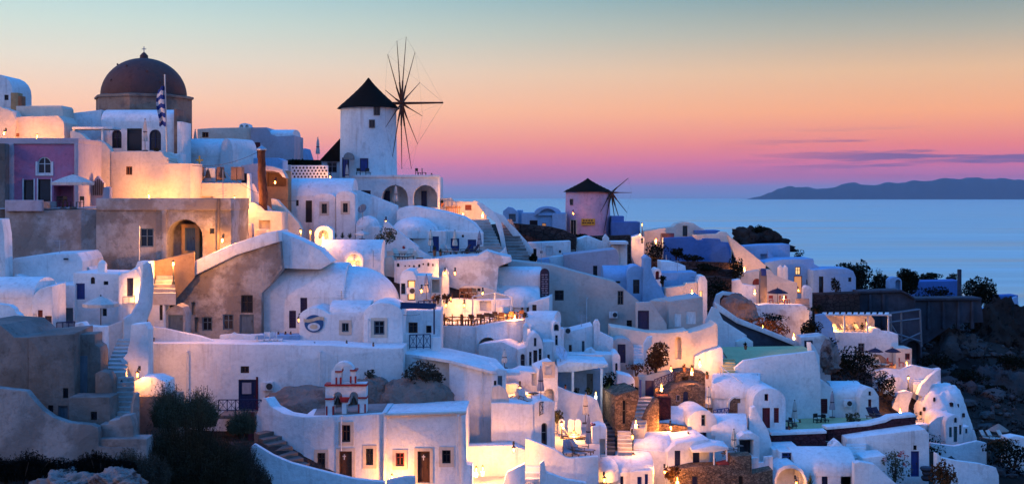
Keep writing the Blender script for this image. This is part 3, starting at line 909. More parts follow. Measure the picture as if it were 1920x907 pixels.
def spiky(px, py, w, h, Y, label, mat='leafgreen', n=26, pot=None, name='potted_plant', cat='plant', group='potted plants', seed=1):
    """agave-like rosette, in a pot when asked"""
    rnd = random.Random(seed + int(px))
    b = P(px, py, Y); W = w / F * Y / 2; Hh = h / F * Y
    o = empty(name, b, label, cat, group)
    z0 = 0.0
    if pot:
        z0 = Hh * 0.42
        MB().lathe([(W * 0.30, 0), (W * 0.46, z0 * 0.85), (W * 0.52, z0 * 0.86), (W * 0.52, z0), (W * 0.40, z0), (W * 0.38, z0 * 0.8)], (0, 0, 0), 14).build('pot', pot, o)
    mb = MB()
    for i in range(n):
        a = rnd.random() * 6.28; e = rnd.uniform(0.15, 1.0); L = rnd.uniform(0.7, 1.0)
        d = Vector((cos(a) * (1 - e * 0.75) * W * L, sin(a) * (1 - e * 0.75) * W * L, (Hh - z0) * (0.25 + 0.75 * e) * L))
        sd = Vector((-sin(a), cos(a), 0)) * max(0.03, W * 0.08)
        r0 = Vector((0, 0, z0 * 0.9)); mid = r0 + d * 0.55 + Vector((0, 0, 0.06 * Hh)); 
        mb.add([r0 - sd * 0.5, r0 + sd * 0.5, mid + sd, r0 + d, mid - sd], [(0, 1, 2, 3, 4)])
    link('leaves', mesh('leaves', mb.v, mb.f, 0, False), mat, o)
    return o
def stairs(name, label, bl, br, tl, tr, n, mat='step', rise_mat=None, thick=0.9, group=None, cat='stairs'):
    """flight between four corner points (px, py, Y); every step its own part"""
    q = [P(*c) for c in (bl, br, tl, tr)]
    o = empty(name, (q[0] + q[1]) / 2, label, cat, group)
    for i in range(n):
        a0, a1 = i / n, (i + 1) / n
        L0, L1, R0, R1 = q[0].lerp(q[2], a0), q[0].lerp(q[2], a1), q[1].lerp(q[3], a0), q[1].lerp(q[3], a1)
        z = (L1.z + R1.z) / 2; jit = random.uniform(-0.015, 0.015)
        top = [Vector((L0.x, L0.y - 0.03, z + jit)), Vector((R0.x, R0.y - 0.03, z - jit)), Vector((R1.x, R1.y + 0.05, z - jit)), Vector((L1.x, L1.y + 0.05, z + jit))]
        V = [v - o.location for v in top] + [v - o.location - Vector((0, 0, thick)) for v in top]
        link('step', mesh('step', V, [(0, 1, 2, 3), (7, 6, 5, 4), (0, 4, 5, 1), (1, 5, 6, 2), (2, 6, 7, 3), (3, 7, 4, 0)], 0), mat, o)
    return o
def dish(px, py, rpx, Y, label, tilt=55, az=25, mat='dish'):
    c = P(px, py, Y); r = rpx / F * Y
    o = empty('satellite_dish', c - Vector((0, 0, r * 1.1)), label, 'satellite dish', 'satellite dishes')
    mb = MB().lathe([(0.0001, 0.0)] + [(r * i / 5, r * 0.22 * (i / 5) ** 2) for i in range(1, 6)] + [(r * 0.97, r * 0.26), (0.0001, 0.03)], (0, 0, 0), 20)
    d_ = mb.build('reflector', mat, o)
    d_.location = (0, 0, r * 1.1); d_.rotation_euler = (R(tilt), 0, R(az))
    MB().tube((0, 0, -0.5), (0, 0.06, r * 0.9), 0.04, 0.04, 6).build('mast', 'steel', o)
    f_ = MB().tube((0, -r * 0.75, r * 0.12), (0, 0, r * 0.95), 0.018, 0.018, 5).box(-0.06, -0.06, r * 0.9, 0.06, 0.06, r * 1.1).build('feed_arm', 'steel', d_)
    return o
def railing(name, label, a, b, h, Y2=None, mat='navy', style='x', n=4, group=None, cat='railing'):
    """panelled balcony railing between two base points"""
    A, B = P(*a), P(*b)
    o = empty(name, (A + B) / 2, label, cat, group)
    A -= o.location; B -= o.location
    up = Vector((0, 0, h))
    MB().tube(A + up, B + up, 0.04, 0.04, 6).build('top_rail', mat, o)
    MB().tube(A + up * 0.12, B + up * 0.12, 0.03, 0.03, 6).build('bottom_rail', mat, o)
    ps = None
    for i in range(n + 1):
        p_ = A.lerp(B, i / n)
        if ps is None: ps = MB().tube((0, 0, 0), (0, 0, h), 0.035, 0.035, 6).build('post', mat, o); c = ps
        else: c = ps.copy(); COL.objects.link(c); c.parent = o
        c.location = p_
    for i in range(n):
        p0, p1 = A.lerp(B, i / n), A.lerp(B, (i + 1) / n)
        mb = MB()
        if style == 'x':
            mb.tube(p0 + up * 0.12, p1 + up, 0.02, 0.02, 5); mb.tube(p0 + up, p1 + up * 0.12, 0.02, 0.02, 5)
            mb.tube(p0.lerp(p1, .5) + up * 0.12, p0.lerp(p1, .5) + up, 0.015, 0.015, 5)
        else:
            for k in range(1, 6): mb.tube(p0.lerp(p1, k / 6) + up * 0.12, p0.lerp(p1, k / 6) + up, 0.018, 0.018, 5)
        mb.build('lattice' if style == 'x' else 'balusters', mat, o)
    return o
def chimney(b, px, pt, pb, wpx, Y, mat='white', hood=True):
    """little white chimney: stack and arched hood, parts of its house"""
    c = P(px, pb, Y); H = P(px, pt, Y).z - c.z; w = wpx / F * Y / 2
    q = c - b.loc
    st_ = MB().box(q.x - w, q.y - w, q.z - 0.5, q.x + w, q.y + w, q.z + H * 0.72).build('chimney', mat, b.o)
    if hood: MB().lathe([(w * 1.25, H * 0.72), (w * 1.25, H * 0.76), (w * 0.8, H * 0.9), (w * 0.2, H)], (q.x, q.y, q.z), 8).build('hood', mat, st_)
    return st_
def pots(items, label_f, group='potted plants'): 
    for (px, py, w, h, Y, lab) in items: spiky(px, py, w, h, Y, lab, pot='terracotta', group=group)
# ================================================================== upper left: church, pink house, old stone house
b = Bld('domed_church', 'stone church with large dark brown dome and cross behind white annex', 'church', 270, 310, 132)
c = P(270, 183, 132) - b.loc
r8 = 4.95
MB().lathe([(r8, -8.0), (r8, -0.25), (r8 + 0.18, -0.2), (r8 + 0.18, 0.0), (r8 - 0.3, 0.12), (0.001, 0.2)], c, 8, a0=-pi / 2, a1=3 * pi / 2).build('drum', 'drum', b.o, 30)
for k in range(8):
    a = -pi / 2 + pi / 8 + k * pi / 4
    n_ = Vector((cos(a), sin(a), 0)); tq = Vector((-sin(a), cos(a), 0)); q = c + n_ * (r8 * cos(pi / 8) + 0.01)
    V = []
    pts = [(-0.55, -5.0), (0.55, -5.0)] + [(0.55 * cos(pi * i / 8), -2.2 + 0.55 * sin(pi * i / 8)) for i in range(9)]
    for dd in (0.05, -0.3):
        for (u, z) in pts: V.append(q + tq * u + n_ * dd + Vector((0, 0, z)))
    m_ = len(pts)
    link('window', mesh('window', V, [tuple(range(m_))] + [(i, (i + 1) % m_, m_ + (i + 1) % m_, m_ + i) for i in range(m_)], 20), 'dark', b.o)
dm = MB().lathe([(4.55, -0.1), (4.5, 0.1)] + [(4.32 * cos(pi / 2 * i / 14), 0.1 + 3.95 * sin(pi / 2 * i / 14)) for i in range(14)] + [(0.001, 4.05)], c, 40).build('dome', 'domebrown', b.o, 50)
MB().lathe([(0.45, 3.95), (0.42, 4.3), (0.25, 4.5), (0.12, 4.62), (0.001, 4.7)], c, 12).build('lantern_cap', 'domebrown', dm)
MB().box(c.x - .04, c.y - .04, c.z + 4.6, c.x + .04, c.y + .04, c.z + 5.25).box(c.x - .22, c.y - .04, c.z + 4.95, c.x + .22, c.y + .04, c.z + 5.03).build('cross', 'steel', dm)
for a, e in ((-2.2, .35), (-1.9, .8), (-2.6, .9), (-1.2, .6), (-0.9, .3)):
    q = c + Vector((cos(a) * cos(e) * 4.32, sin(a) * cos(e) * 4.32, 0.1 + 3.95 * sin(e)))
    MB().lathe([(0.10, 0), (0.09, 0.14), (0.001, 0.2)], q, 6).build('stud', 'domebrown', dm)

b = Bld('church_annex', 'white annex with barrel roof and dark arched openings below the brown dome', 'building', 262, 285, 124)
b.wall(rect(190, 226, 330, 285), 124, 0, 3.4, [('aw', 210, 243, 228, 278, 'navy'), ('d', 238, 241, 266, 283, 'dark'), ('aw', 280, 243, 302, 282, 'navy')], 'white')
b.vault(190, 328, 228, 1.25, 124.05, 0, 3.6)
b.wall([(120, 214), (190, 206), (190, 285), (120, 285)], 125, 0, 4, [], 'white', name='wing')
b.wall(rect(316, 288, 338, 312), 119.5, 0, 2, [], 'white', name='buttress', down=3)
b.wall(rect(326, 204, 332, 290), 123.6, 0, 3.6, [], 'drum', name='pier')
b.wall(rect(332, 228, 341, 310), 123, 0, 3.6, [], 'white', name='pier')
b = Bld('canopy', 'thin slab canopy on a post left of the annex doors', 'canopy', 192, 284, 121)
b.wall(rect(135, 238, 212, 242), 120.5, 0, 2.5, [], 'white', r=0.04, down=0, name='slab')
b.wall(rect(190, 241, 194, 284), 120.7, 0, 0.22, [], 'white', r=0.02, name='post')
b.wall(rect(136, 241, 140, 284), 120.7, 0, 0.22, [], 'white', r=0.02, name='post')

simple('terrace_wall', 'cream stepped wall curving down right of the pink house', 'wall', [(132, 245), (150, 249), (160, 258), (168, 265), (184, 262), (197, 269), (205, 279), (208, 285), (208, 375), (132, 378)], 117, 8, 2.2, mat='cream')
simple('terrace_wall', 'tall cream wall with one small window under the church annex', 'wall', [(208, 284), (302, 284), (306, 291), (315, 296), (316, 306), (357, 306), (357, 376), (208, 376)], 117.4, -4, 3.5,
       [('w', 236, 312, 248, 328, 'wood')], 'cream')
lamp(279, 368, 114.6, 'lit lantern at the foot of the tall cream wall', 330, 'floor')
lamp(160, 300, 113.5, 'lit lantern by the stepped cream wall', 80, 'wall')

b = Bld('pink_house', 'pink house with arched window and pale corner borders', 'house', 75, 392, 110)
b.wall(rect(20, 266, 142, 392), 110, 0, 6, [('aw', 70, 294, 96, 326, 'whitepaint'), ('d', 44, 337, 63, 378, 'dark'), ('d', 71, 336, 95, 390, 'dark'), ('n', 100, 348, 168 - 30, 390, 'dark', 1.8)], 'pink', name='wall')
b.wall(rect(-40, 259, 147, 270), 109.85, 0, 6.3, [], 'lilac', name='cornice', down=0)
b.wall(rect(139, 269, 147, 392), 109.8, 0, 6.2, [], 'lilac', name='pilaster')
b.wall(rect(9, 269, 25, 392), 109.8, 0, 6.2, [], 'lilac', name='pilaster')
b.wall(rect(-60, 269, 9, 470), 108.6, 0, 1, [], 'grey', name='side_wall')
for (x0, x1, y0, y1) in ((66.5, 70, 303, 329), (96, 99.5, 303, 329)):
    b.wall(rect(x0, y0, x1, y1), 109.93, 0, 0.1, [], 'whitepaint', r=0.01, down=0, name='surround')
b.wall(rect(66.5, 326, 99.5, 329.5), 109.9, 0, 0.14, [], 'whitepaint', r=0.01, down=0, name='sill')
for (x0, x1, y0) in ((42, 44, 337), (63, 65, 337), (69, 71, 336), (95, 97, 336)):
    b.wall(rect(x0, y0 - 2, x1, 390), 109.93, 0, 0.1, [], 'whitepaint', r=0.01, down=0, name='jamb')
umb_open(137, 327, 390, 84, 106.9, 'white square garden parasol in front of the pink house', 'canvas', 4, pitch=0.36).rotation_euler[2] = 0.75
for i, (x, rz) in enumerate(((112, 0.4), (126, 2.6), (150, -0.5))):
    place('chair', x, 389, 107.4 + 0.3 * i, rz, ['dark chair left under the white parasol', 'dark chair in the middle under the white parasol', 'dark chair right under the white parasol'][i], 'terrace chairs by the pink house', mat='dark')
place('table', 118, 390, 107, 0, 'dark round table under the white parasol', None, mat='dark')
b = Bld('arched_gate', 'dark pointed gate of upright bars beside the pink house', 'gate', 183, 365, 113)
for i in range(6):
    x = 174 + i * 3.7; y = 334 + abs(i - 2.5) * 3.4
    b.wall(rect(x, y, x + 2.0, 366), 113, 0, 0.08, [], 'woodgrey', r=0.01, down=0, name='bar')
b.wall([(171, 366), (171, 344), (183, 329), (195, 344), (195, 366)], 113.2, 0, 0.5, [('n', 174, 345, 192, 364, 'dark', 0.3)], 'lilac', down=1)
simple('low_wall', 'lilac low wall right of the pointed gate', 'wall', [(183, 368), (194, 352), (200, 350), (205, 352), (206, 372), (178, 376), (176, 370)], 109, 0, 0.8, mat='lilac')

b = Bld('cream_house', 'warm lit cream house with stepped roof at the upper left edge', 'house', 70, 262, 121)
b.wall([(18, 262), (28, 226), (30, 219), (110, 217), (120, 230), (122, 262)], 120, 0, 4, [], 'cream')
b.wall([(30, 199), (115, 198), (118, 203), (118, 222), (30, 222)], 122, 0, 3, [], 'cream', name='upper_wall')
b.wall([(-40, 262), (-40, 205), (0, 200), (22, 208), (30, 225), (22, 262)], 119.6, 0, 2, [], 'cream', name='side_wall')
b.wall(rect(22, 250, 36, 256), 119.95, 0, 0.1, [], 'terracotta', r=0.01, down=0, name='plaque')
lamp(8, 250, 116.5, 'lit lantern on the cream house at the left edge', 190, 'wall')
lamp(70, 256, 117.2, 'lit lantern low on the cream house wall', 170, 'floor')
b = Bld('vaulted_house', 'white round-topped house cut by the upper left edge', 'house', 5, 215, 127)
b.wall(archpts(-40, 24, 230, 172, 139), 127, 0, 5, [('w', 8, 178, 16, 188)], 'white')
b.wall(rect(20, 174, 34, 200), 125, 0, 1.2, [], 'ochre', name='chimney'); b.wall(rect(34, 180, 41, 200), 125, 0, 1.0, [], 'terracotta', name='flue')

b = Bld('flag', 'blue and white striped flag hanging on a tall pole', 'flag', 311, 284, 117.2)
b.tubes('pole', 'steel', [(P(309, 140, 117.2), P(313, 286, 117.2))], 0.07)
V, Fc = [], []
for j in range(19):
    for i in range(7):
        s, q = j / 18, i / 6
        x = 309.5 + s * 2 - q * (17 + 4 * sin(s * 5)) * (0.75 + 0.25 * s); y = 158 + s * 78 + q * 10 * (1 - s) + 2 * sin(q * 9)
        V.append(P(x, y, 117.1 + 0.25 * sin(q * 8 + s * 3)) - b.loc)
for j in range(18):
    for i in range(6): Fc.append((j * 7 + i, j * 7 + i + 1, j * 7 + i + 8, j * 7 + i + 7))
me = mesh('cloth', V, Fc, 60, False); me.materials.append(MAT['flagblue']); me.materials.append(MAT['flagwhite'])
for k, pl_ in enumerate(me.polygons): pl_.material_index = ((k // 6) // 2) % 2
link('cloth', me, None, b.o)
umb_closed(272, 224, 283, 118.4, 'white folded parasol before the church annex door', 'canvas')
bush(292, 284, 16, 10, 118.2, 'small red-potted plant by the annex door', 'leafdry', 'potted_plant', 'plant', 200, 0.08)

b = Bld('vaulted_house', 'blue-grey barrel vault with rounded right end beside the church', 'house', 390, 320, 128)
b.wall(rect(341, 285, 437, 325), 128, 0, 5, [], 'white')
b.vault(341, 420, 288, 1.6, 128, 0, 5.0, 'white')
b.wall(archpts(413, 437, 325, 285, 259), 127.6, -18, 4.8, [], 'white', name='end_wall')
b = Bld('belfry', 'low stone belfry with two bells and a gold cross', 'belfry', 406, 345, 121)
b.wall(rect(357, 337, 456, 343), 120.6, 0, 1.6, [], 'drum', name='base', down=0.3)
for x in (360, 378 - 7, 406, 433, 444):
    b.wall(rect(x, 313, x + 10, 338), 120.8, 0, 1.0, [], 'drum', r=0.05, down=0, name='pillar')
b.wall(rect(381, 315, 405, 341), 121.2, 0, 0.5, [], 'white', name='panel', down=0)
for x in (390, 418):
    q = P(x, 332, 120.5) - b.loc
    MB().lathe([(0.32, -0.1), (0.27, 0.05), (0.18, 0.35), (0.15, 0.55), (0.05, 0.68), (0.02, 0.85)], q, 14).build('bell', 'bronze', b.o)
q = P(374, 312, 120.6) - b.loc
MB().box(q.x - .07, q.y - .06, q.z, q.x + .07, q.y + .06, q.z + 1.0).box(q.x - .34, q.y - .055, q.z + .5, q.x + .34, q.y + .055, q.z + .66).box(q.x - .2, q.y - .07, q.z - .1, q.x + .2, q.y + .07, q.z + .12).build('cross', 'gold', b.o)
simple('chapel_wall', 'warm lit cream wall below the bells', 'wall', [(357, 343), (460, 343), (470, 365), (470, 425), (357, 425)], 120, 0, 4, [('n', 371, 368, 400, 372, 'dark', 0.4)], 'cream')
lamp(440, 372, 117.0, 'lit lantern below the belfry wall', 300, 'floor')
b = Bld('aerial', 'thin roof aerial in front of the belfry', 'aerial', 418, 375, 114)
b.tubes('mast', 'steel', [(P(418, 318, 114), P(418, 376, 114))], 0.035); b.tubes('elements', 'steel', [(P(409, 355 + k * 5, 114), P(425, 352 + k * 5, 114)) for k in range(4)], 0.02)

# ---- old stone house with the arch
b = Bld('old_stone_house', 'weathered grey stone house with a big arched recess and flat top', 'house', 306, 490, 105)
b.wall(rect(180, 392, 433, 492), 105, 0, 7, [('w', 262, 428, 288, 463, 'greyblue'), ('an', 312, 411, 380, 492, 'dark', 2.2), ('w', 393, 428, 402, 438)], 'old')
b.wall(rect(180, 372, 433, 394), 104.8, 0, 7.3, [], 'oldpale', name='cornice', down=0)
b.wall(rect(340, 420, 374, 492), 106.5, 0, 0.5, [('d', 346, 427, 366, 470, 'greyblue')], 'ochre', name='porch_wall')
b.wall(rect(303, 394, 312, 492), 104.82, 0, 0.6, [], 'oldpale', name='pilaster')
b.wall(rect(407, 372, 412, 470), 104.5, 0, 0.2, [], 'woodgrey', r=0.02, name='drainpipe')
b = Bld('retaining_wall', 'pale weathered plaster wall below the pink house terrace', 'wall', 95, 480, 106)
b.wall([(9, 378), (78, 378), (80, 394), (180, 392), (180, 490), (9, 490)], 106.2, 0, 3.5, [], 'oldpale')
b.wall([(9, 375), (78, 375), (79, 396), (9, 396)], 105.9, 0, 0.5, [], 'lilac', name='parapet', down=0)
tag(link('terrace_floor', mesh('terrace_floor', [P(0, 392, 106.5), P(205, 391, 106.5), P(205, 386, 113), P(0, 386, 113)], [(0, 1, 2, 3)], 0), 'floor'), 'paved terrace before the pink house', None, kind='structure')
b = Bld('flag_pole', 'bare thin pole standing before the old stone house', 'pole', 261, 492, 101)
b.tubes('pole', 'steel', [(P(261, 423, 101), P(261, 493, 101))], 0.05); b.tubes('cap', 'steel', [(P(261, 424, 101), P(261, 444, 101))], 0.08)
simple('lane_wall', 'ochre wall lit orange by the lantern at the stair top', 'wall', [(278, 492), (300, 487), (325, 481), (365, 473), (365, 520), (278, 545)], 101.5, 12, 0.8, mat='ochre')
lamp(325, 494, 99.6, 'bright street lantern at the top of the small stair', 300, 'post', h=1.6)
lamp(417, 450, 103.4, 'bright lantern on the corner of the old stone house', 330, 'wall')
stairs('stone_stairs', 'short stone stair lit orange under the street lantern', (286, 556, 98), (330, 556, 98), (295, 516, 102), (326, 516, 102), 5)

# ================================================================== left middle: white houses round a court
b = Bld('white_block_house', 'large blue-white block with sloping top below the pale wall', 'house', 88, 540, 97)
b.wall([(20, 540), (20, 490), (26, 484), (75, 477), (144, 474), (150, 480), (155, 490), (155, 540)], 97, 3, 6, [], 'white', r=0.3)
b.wall([(24, 540), (26, 514), (40, 518), (62, 531), (140, 530), (140, 545)], 95.5, 3, 1.6, [], 'white', name='lower_wall', r=0.25)
b.wall(rect(119, 484, 127, 487), 96.95, 3, 0.2, [], 'iron', name='vent', r=0.01, down=0)
simple('white_buttress', 'tall white sliver of wall at the left edge', 'wall', [(-30, 410), (3, 410), (8, 440), (13, 530), (-30, 540)], 95, 0, 1.5)
b = Bld('blue_door_house', 'white house with blue door, chimney and small vents', 'house', 180, 600, 93)
b.wall([(137, 511), (222, 513), (224, 600), (137, 600)], 93, 0, 4.5, [('d', 142, 531, 159, 561, 'blue'), ('aw', 170, 519, 178, 532), ('w', 194, 527, 203, 534), ('d', 121, 575, 122, 576) if False else ('w', 190, 577, 201, 594, 'whitepaint')], 'white')
b.wall([(222, 517), (228, 512), (240, 510), (247, 506), (256, 503), (262, 520), (266, 560), (262, 600), (222, 600)], 92.2, 12, 2.8, [('d', 238, 521, 250, 557, 'navy')], 'white', name='wing')
b.wall(rect(98, 534, 140, 600), 92.6, 0, 3, [('w', 100, 545, 109, 565, 'greyblue'), ('d', 120, 577, 137, 606, 'greyblue'), ('w', 104, 578, 114, 600, 'greyblue')], 'white', name='court_wall')
chimney(b, 192, 487, 513, 13, 94)
b.wall([(165, 498), (222, 504), (258, 490), (276, 491), (276, 512), (165, 512)], 98.5, 0, 2, [], 'white', name='rear_wall')
railing('balcony_railing', 'small pale balcony rail before the navy door', (230, 571, 90.6), (253, 569, 90.6), 0.55, mat='trim', style='b', n=2)
simple('balcony', 'white balcony block under the small pale rail', 'balcony', [(228, 570), (255, 568), (255, 590), (228, 605)], 90.8, 0, 1.4)
umb_open(189, 555, 612, 66, 88.5, 'white parasol open over the white court', 'canvas', 8)
simple('court_wall', 'white curved lane wall glowing orange beside the stair', 'wall', [(232, 598), (248, 588), (260, 566), (266, 530), (268, 496), (276, 490), (284, 494), (289, 525), (286, 575), (272, 612), (250, 640), (232, 650)], 89.5, 25, 0.6)
simple('court_wall', 'long white wall sloping down the stone stair', 'wall', [(176, 612), (200, 612), (236, 598), (246, 601), (246, 634), (225, 660), (197, 680), (197, 700), (176, 660)], 89.8, 8, 0.6)
lamp(150, 618, 84.4, 'lit lantern in the corner of the white court', 60, 'floor')
lamp(274, 560, 92.3, 'lit lantern behind the curved lane wall', 200, 'floor')
lamp(255, 612, 90.6, 'lit lantern on the lower lane', 110, 'floor')
b = Bld('vaulted_house', 'small white vaulted house with navy shutters at the left edge', 'house', 40, 632, 88)
b.wall(rect(-60, 548, 62, 640), 88, -4, 4, [], 'white')
b.vault(-60, 62, 552, 1.1, 88, -4, 4.0)
b.wall([(60, 640), (60, 566), (65, 550), (75, 541), (90, 536), (98, 536), (100, 640)], 87.4, 6, 3.8, [('sh', 61, 587, 69, 613, 'navy'), ('sh', 71, 581, 80, 605, 'maroon'), ('sh', 84, 592, 97, 609, 'navy')], 'white', name='end_wall')
simple('stepped_wall', 'white stepped garden wall in the left corner court', 'wall', [(-30, 566), (18, 572), (26, 578), (30, 586), (37, 590), (41, 600), (42, 632), (-30, 636)], 84.6, 0, 0.7, mat='white')
lamp(45, 618, 85.6, 'lit lantern beside the stepped garden wall', 45, 'floor')
railing('picket_fence', 'navy picket fence before the white court', (106, 628, 86.5), (140, 626, 86.5), 0.85, style='b', n=3, cat='fence')
simple('court_wall', 'white corner block with a warm glow inside the court', 'wall', [(140, 606), (155, 604), (160, 611), (180, 612), (196, 612), (197, 634), (140, 634)], 83.6, 0, 0.9)

# ================================================================== left foreground: grey house and walls
b = Bld('grey_house', 'dark grey plastered house filling the lower left corner', 'house', 90, 800, 77)
b.wall([(-60, 605), (0, 609), (14, 620), (27, 632), (53, 632), (53, 800), (-60, 800)], 77, -10, 5, [], 'grey', name='side_wall', r=0.2)
b.wall([(53, 632), (100, 628), (140, 625), (140, 800), (53, 800)], 76.2, 6, 5, [('w', 118, 727, 128, 746), ('d', 109, 760, 127, 792, 'greyblue'), ('w', 90, 759, 100, 772)], 'grey')
b.wall([(138, 627), (178, 625), (178, 645), (186, 650), (189, 660), (189, 742), (138, 742)], 78, 0, 1.5, [], 'grey', name='rear_wall', r=0.2)
b.wall(rect(141, 667, 163, 738), 77.9, 0, 0.3, [], 'greyblue', name='door', r=0.02, down=0)
b.wall([(178, 742), (178, 700), (188, 695), (203, 698), (210, 710), (211, 742)], 76.6, 0, 1.0, [], 'grey', name='rounded_wall', r=0.3)
b.wall(rect(-60, 600, 53, 628), 82, 0, 0.4, [], 'grey', name='parapet') if False else None
b = Bld('curved_wall', 'grey garden wall sweeping down in a curve before the grey house', 'wall', 100, 860, 73)
b.wall([(-60, 720), (50, 733), (62, 748), (80, 768), (100, 782), (128, 792), (172, 796), (183, 801), (185, 812), (185, 836), (200, 838), (250, 838), (250, 875), (-60, 880)], 73, 2, 0.7, [], 'greylight', r=0.18)
b = Bld('outhouse', 'low flat-roofed grey outhouse with one square window', 'outhouse', 178, 800, 75)
b.wall(rect(129, 744, 206, 800), 75, 0, 1.7, [('w', 170, 771, 182, 787)], 'grey', r=0.15)
b = Bld('step_block', 'grey stepped block at the foot of the stair', 'wall', 218, 825, 74)
b.wall([(187, 828), (187, 795), (203, 795), (204, 788), (224, 786), (226, 780), (245, 778), (250, 800), (248, 828)], 74, 0, 1.0, [], 'greylight')
b.wall(rect(186, 822, 275, 836), 73.4, 0, 1.4, [], 'greylight', name='ledge')
stairs('stone_stairs', 'worn stone steps climbing between the white lane walls', (194, 702, 79.5), (236, 702, 79.5), (222, 635, 89), (248, 635, 89), 9)
stairs('stone_stairs', 'grey stone steps below the low lantern', (212, 800, 75.6), (248, 798, 75.6), (222, 706, 79.5), (252, 706, 79.5), 10)
simple('stair_wall', 'grey wall along the lower stone steps', 'wall', [(246, 800), (249, 760), (255, 738), (262, 735), (262, 815), (246, 818)], 75.2, 30, 0.5, mat='greylight')
simple('white_pier', 'white stair pier bulging beside the low lantern', 'wall', [(246, 702), (240, 690), (226, 676), (238, 662), (243, 640), (246, 608), (272, 606), (278, 618), (278, 742), (252, 742), (248, 712)], 82.5, 0, 1.2)
lamp(258, 702, 80.6, 'bright low lantern at the turn of the stone stair', 55, 'wall')
lamp(228, 720, 79.0, 'added small lantern warming the lower stone steps', 45, 'floor')  # added lamp to spread warm light over the stair
simple('white_pier', 'white capped block right of the low lantern', 'wall', [(252, 745), (252, 715), (262, 708), (290, 707), (312, 716), (318, 745)], 80.8, 0, 2)
simple('low_wall', 'brownish wall under the white capped block', 'wall', rect(258, 742, 330, 830), 80.4, 0, 2, mat='tan')
# pale boulders and scrub
def rock(px, py, w, h, Y, label, mat='palerock', seed=1, name='boulder', d=1.0, cat='rock', low=0.4):
    b_ = P(px, py, Y); W = w / F * Y / 2; Hh = h / F * Y
    bm = bmesh.new(); bmesh.ops.create_icosphere(bm, subdivisions=5, radius=1.0)
    for v in bm.verts:
        k = noise.fractal(v.co * 1.9 + Vector((seed * 3.1, 0, 0)), 0.8, 2.2, 8); k2 = abs(noise.noise(v.co * 5 + Vector((0, seed, 0))))
        q = v.co * (1 + (0.42 if mat != 'tanrock' else 0.2) * (k - 0.1) - (0.10 if mat in ('palerock', 'darkrock') else 0.0) * (1 - min(1, k2 * 6)))
        v.co = Vector((q.x * W, q.y * W * d, q.z * Hh if q.z > 0 else q.z * low * Hh))
    me = bpy.data.meshes.new(name); bm.to_mesh(me); bm.free()
    for pl_ in me.polygons: pl_.use_smooth = True
    o = link(name, me, mat); o.location = b_
    return tag(o, label, cat)
rock(120, 912, 130, 28, 69, 'pale pitted boulder at the bottom left edge', seed=2)
rock(215, 910, 115, 30, 68.5, 'pale pitted boulder right of the other at bottom left', seed=5)
wisp(40, 895, 260, 60, 70, 'black dry scrub below the curved grey wall', n=4200, dp=.3)
wisp(190, 885, 130, 48, 70.5, 'dark dry scrub at the foot of the grey wall', n=2200, dp=.4)
wisp(262, 912, 110, 90, 72, 'grey-green wispy shrub left of the big dark thicket', 'leafgrey', n=2600)
wisp(352, 925, 210, 195, 76, 'big dark wispy thicket in the lower left foreground', 'leafbrown', n=9500, name='thicket', dp=.6)
wisp(440, 930, 130, 120, 77.5, 'brown dry thicket beside the chapel stair', 'leafgrey', n=5200, name='thicket', dp=.6)
wisp(300, 915, 120, 130, 74.5, 'low black scrub before the big thicket', 'leafbrown', n=4200)
wisp(322, 800, 66, 112, 78.5, 'feathery olive shrub standing above the dark thicket', 'leafolive', n=2000, lean=.8)
wisp(372, 800, 66, 105, 78.8, 'feathery olive shrub right of its twin above the thicket', 'leafolive', n=2000, lean=.8)
wisp(452, 812, 48, 70, 80, 'thin olive shrub beside the navy railing', 'leafolive', n=1100, lean=.8)
# ================================================================== centre foreground: twin chapel
b = Bld('white_chapel', 'white twin chapel with brown doors marked by crosses', 'chapel', 720, 905, 88)
b.wall([(568, 781), (650, 779), (721, 774), (721, 905), (568, 905)], 88, -3, 4.6, [('w', 641, 796, 657, 828, 'brown_t'), ('w', 595, 848, 610, 878, 'dark_t'), ('d', 636, 845, 660, 899, 'brown_t'), ('w', 686, 840, 700, 871, 'dark_t')], 'white', r=0.2)
b.wall([(480, 778), (492, 746), (497, 746), (508, 762), (533, 775), (570, 781), (572, 905), (540, 890), (480, 860)], 90.5, -33, 1.0, [], 'white', name='curved_wall', r=0.2)
b.wall([(723, 778), (873, 773), (875, 905), (723, 905)], 87.2, -1, 5.2, [('w', 742, 848, 758, 873, 'red_t'), ('d', 783, 845, 806, 904, 'brown_t'), ('w', 829, 843, 845, 868, 'dark_t')], 'white', name='wall')
b.wall(rect(719, 772, 725, 905), 87.05, 0, 0.6, [], 'white', name='pilaster')
b.wall([(864, 780), (873, 778), (875, 870), (886, 872), (886, 905), (864, 905)], 86.7, 0, 1.2, [], 'white', name='buttress')
b.wall([(721, 777), (874, 772), (874, 776), (721, 781)], 87.0, -1, 0.5, [], 'trim', name='coping', r=0.04, down=0)
for (pa, pb) in (((574, 781.0, 88.3), (716, 774.6, 87.9)), ((728, 778.0, 87.6), (868, 773.2, 87.4))):
    A, B_ = P(*pa) + Vector((0, .25, .045)), P(*pb) + Vector((0, .25, .045))
    b.slab([A, B_, B_ + Vector((0, 3.9, 0)), A + Vector((0, 3.9, 0))], .04, 'greylight', 'roof_floor')
for x, y, Y in ((645.5, 856, 87.95), (794, 857, 87.15)):
    q = P(x, y, Y) - b.loc
    MB().box(q.x - .03, q.y, q.z - .18, q.x + .03, q.y + .05, q.z + .18).box(q.x - .11, q.y, q.z + .02, q.x + .11, q.y + .05, q.z + .08).build('cross', 'whitepaint', b.o)
b = Bld('bell_tower', 'white two-tier bell gable with dark red mouldings on the chapel roof', 'belfry', 648, 784, 88.6)
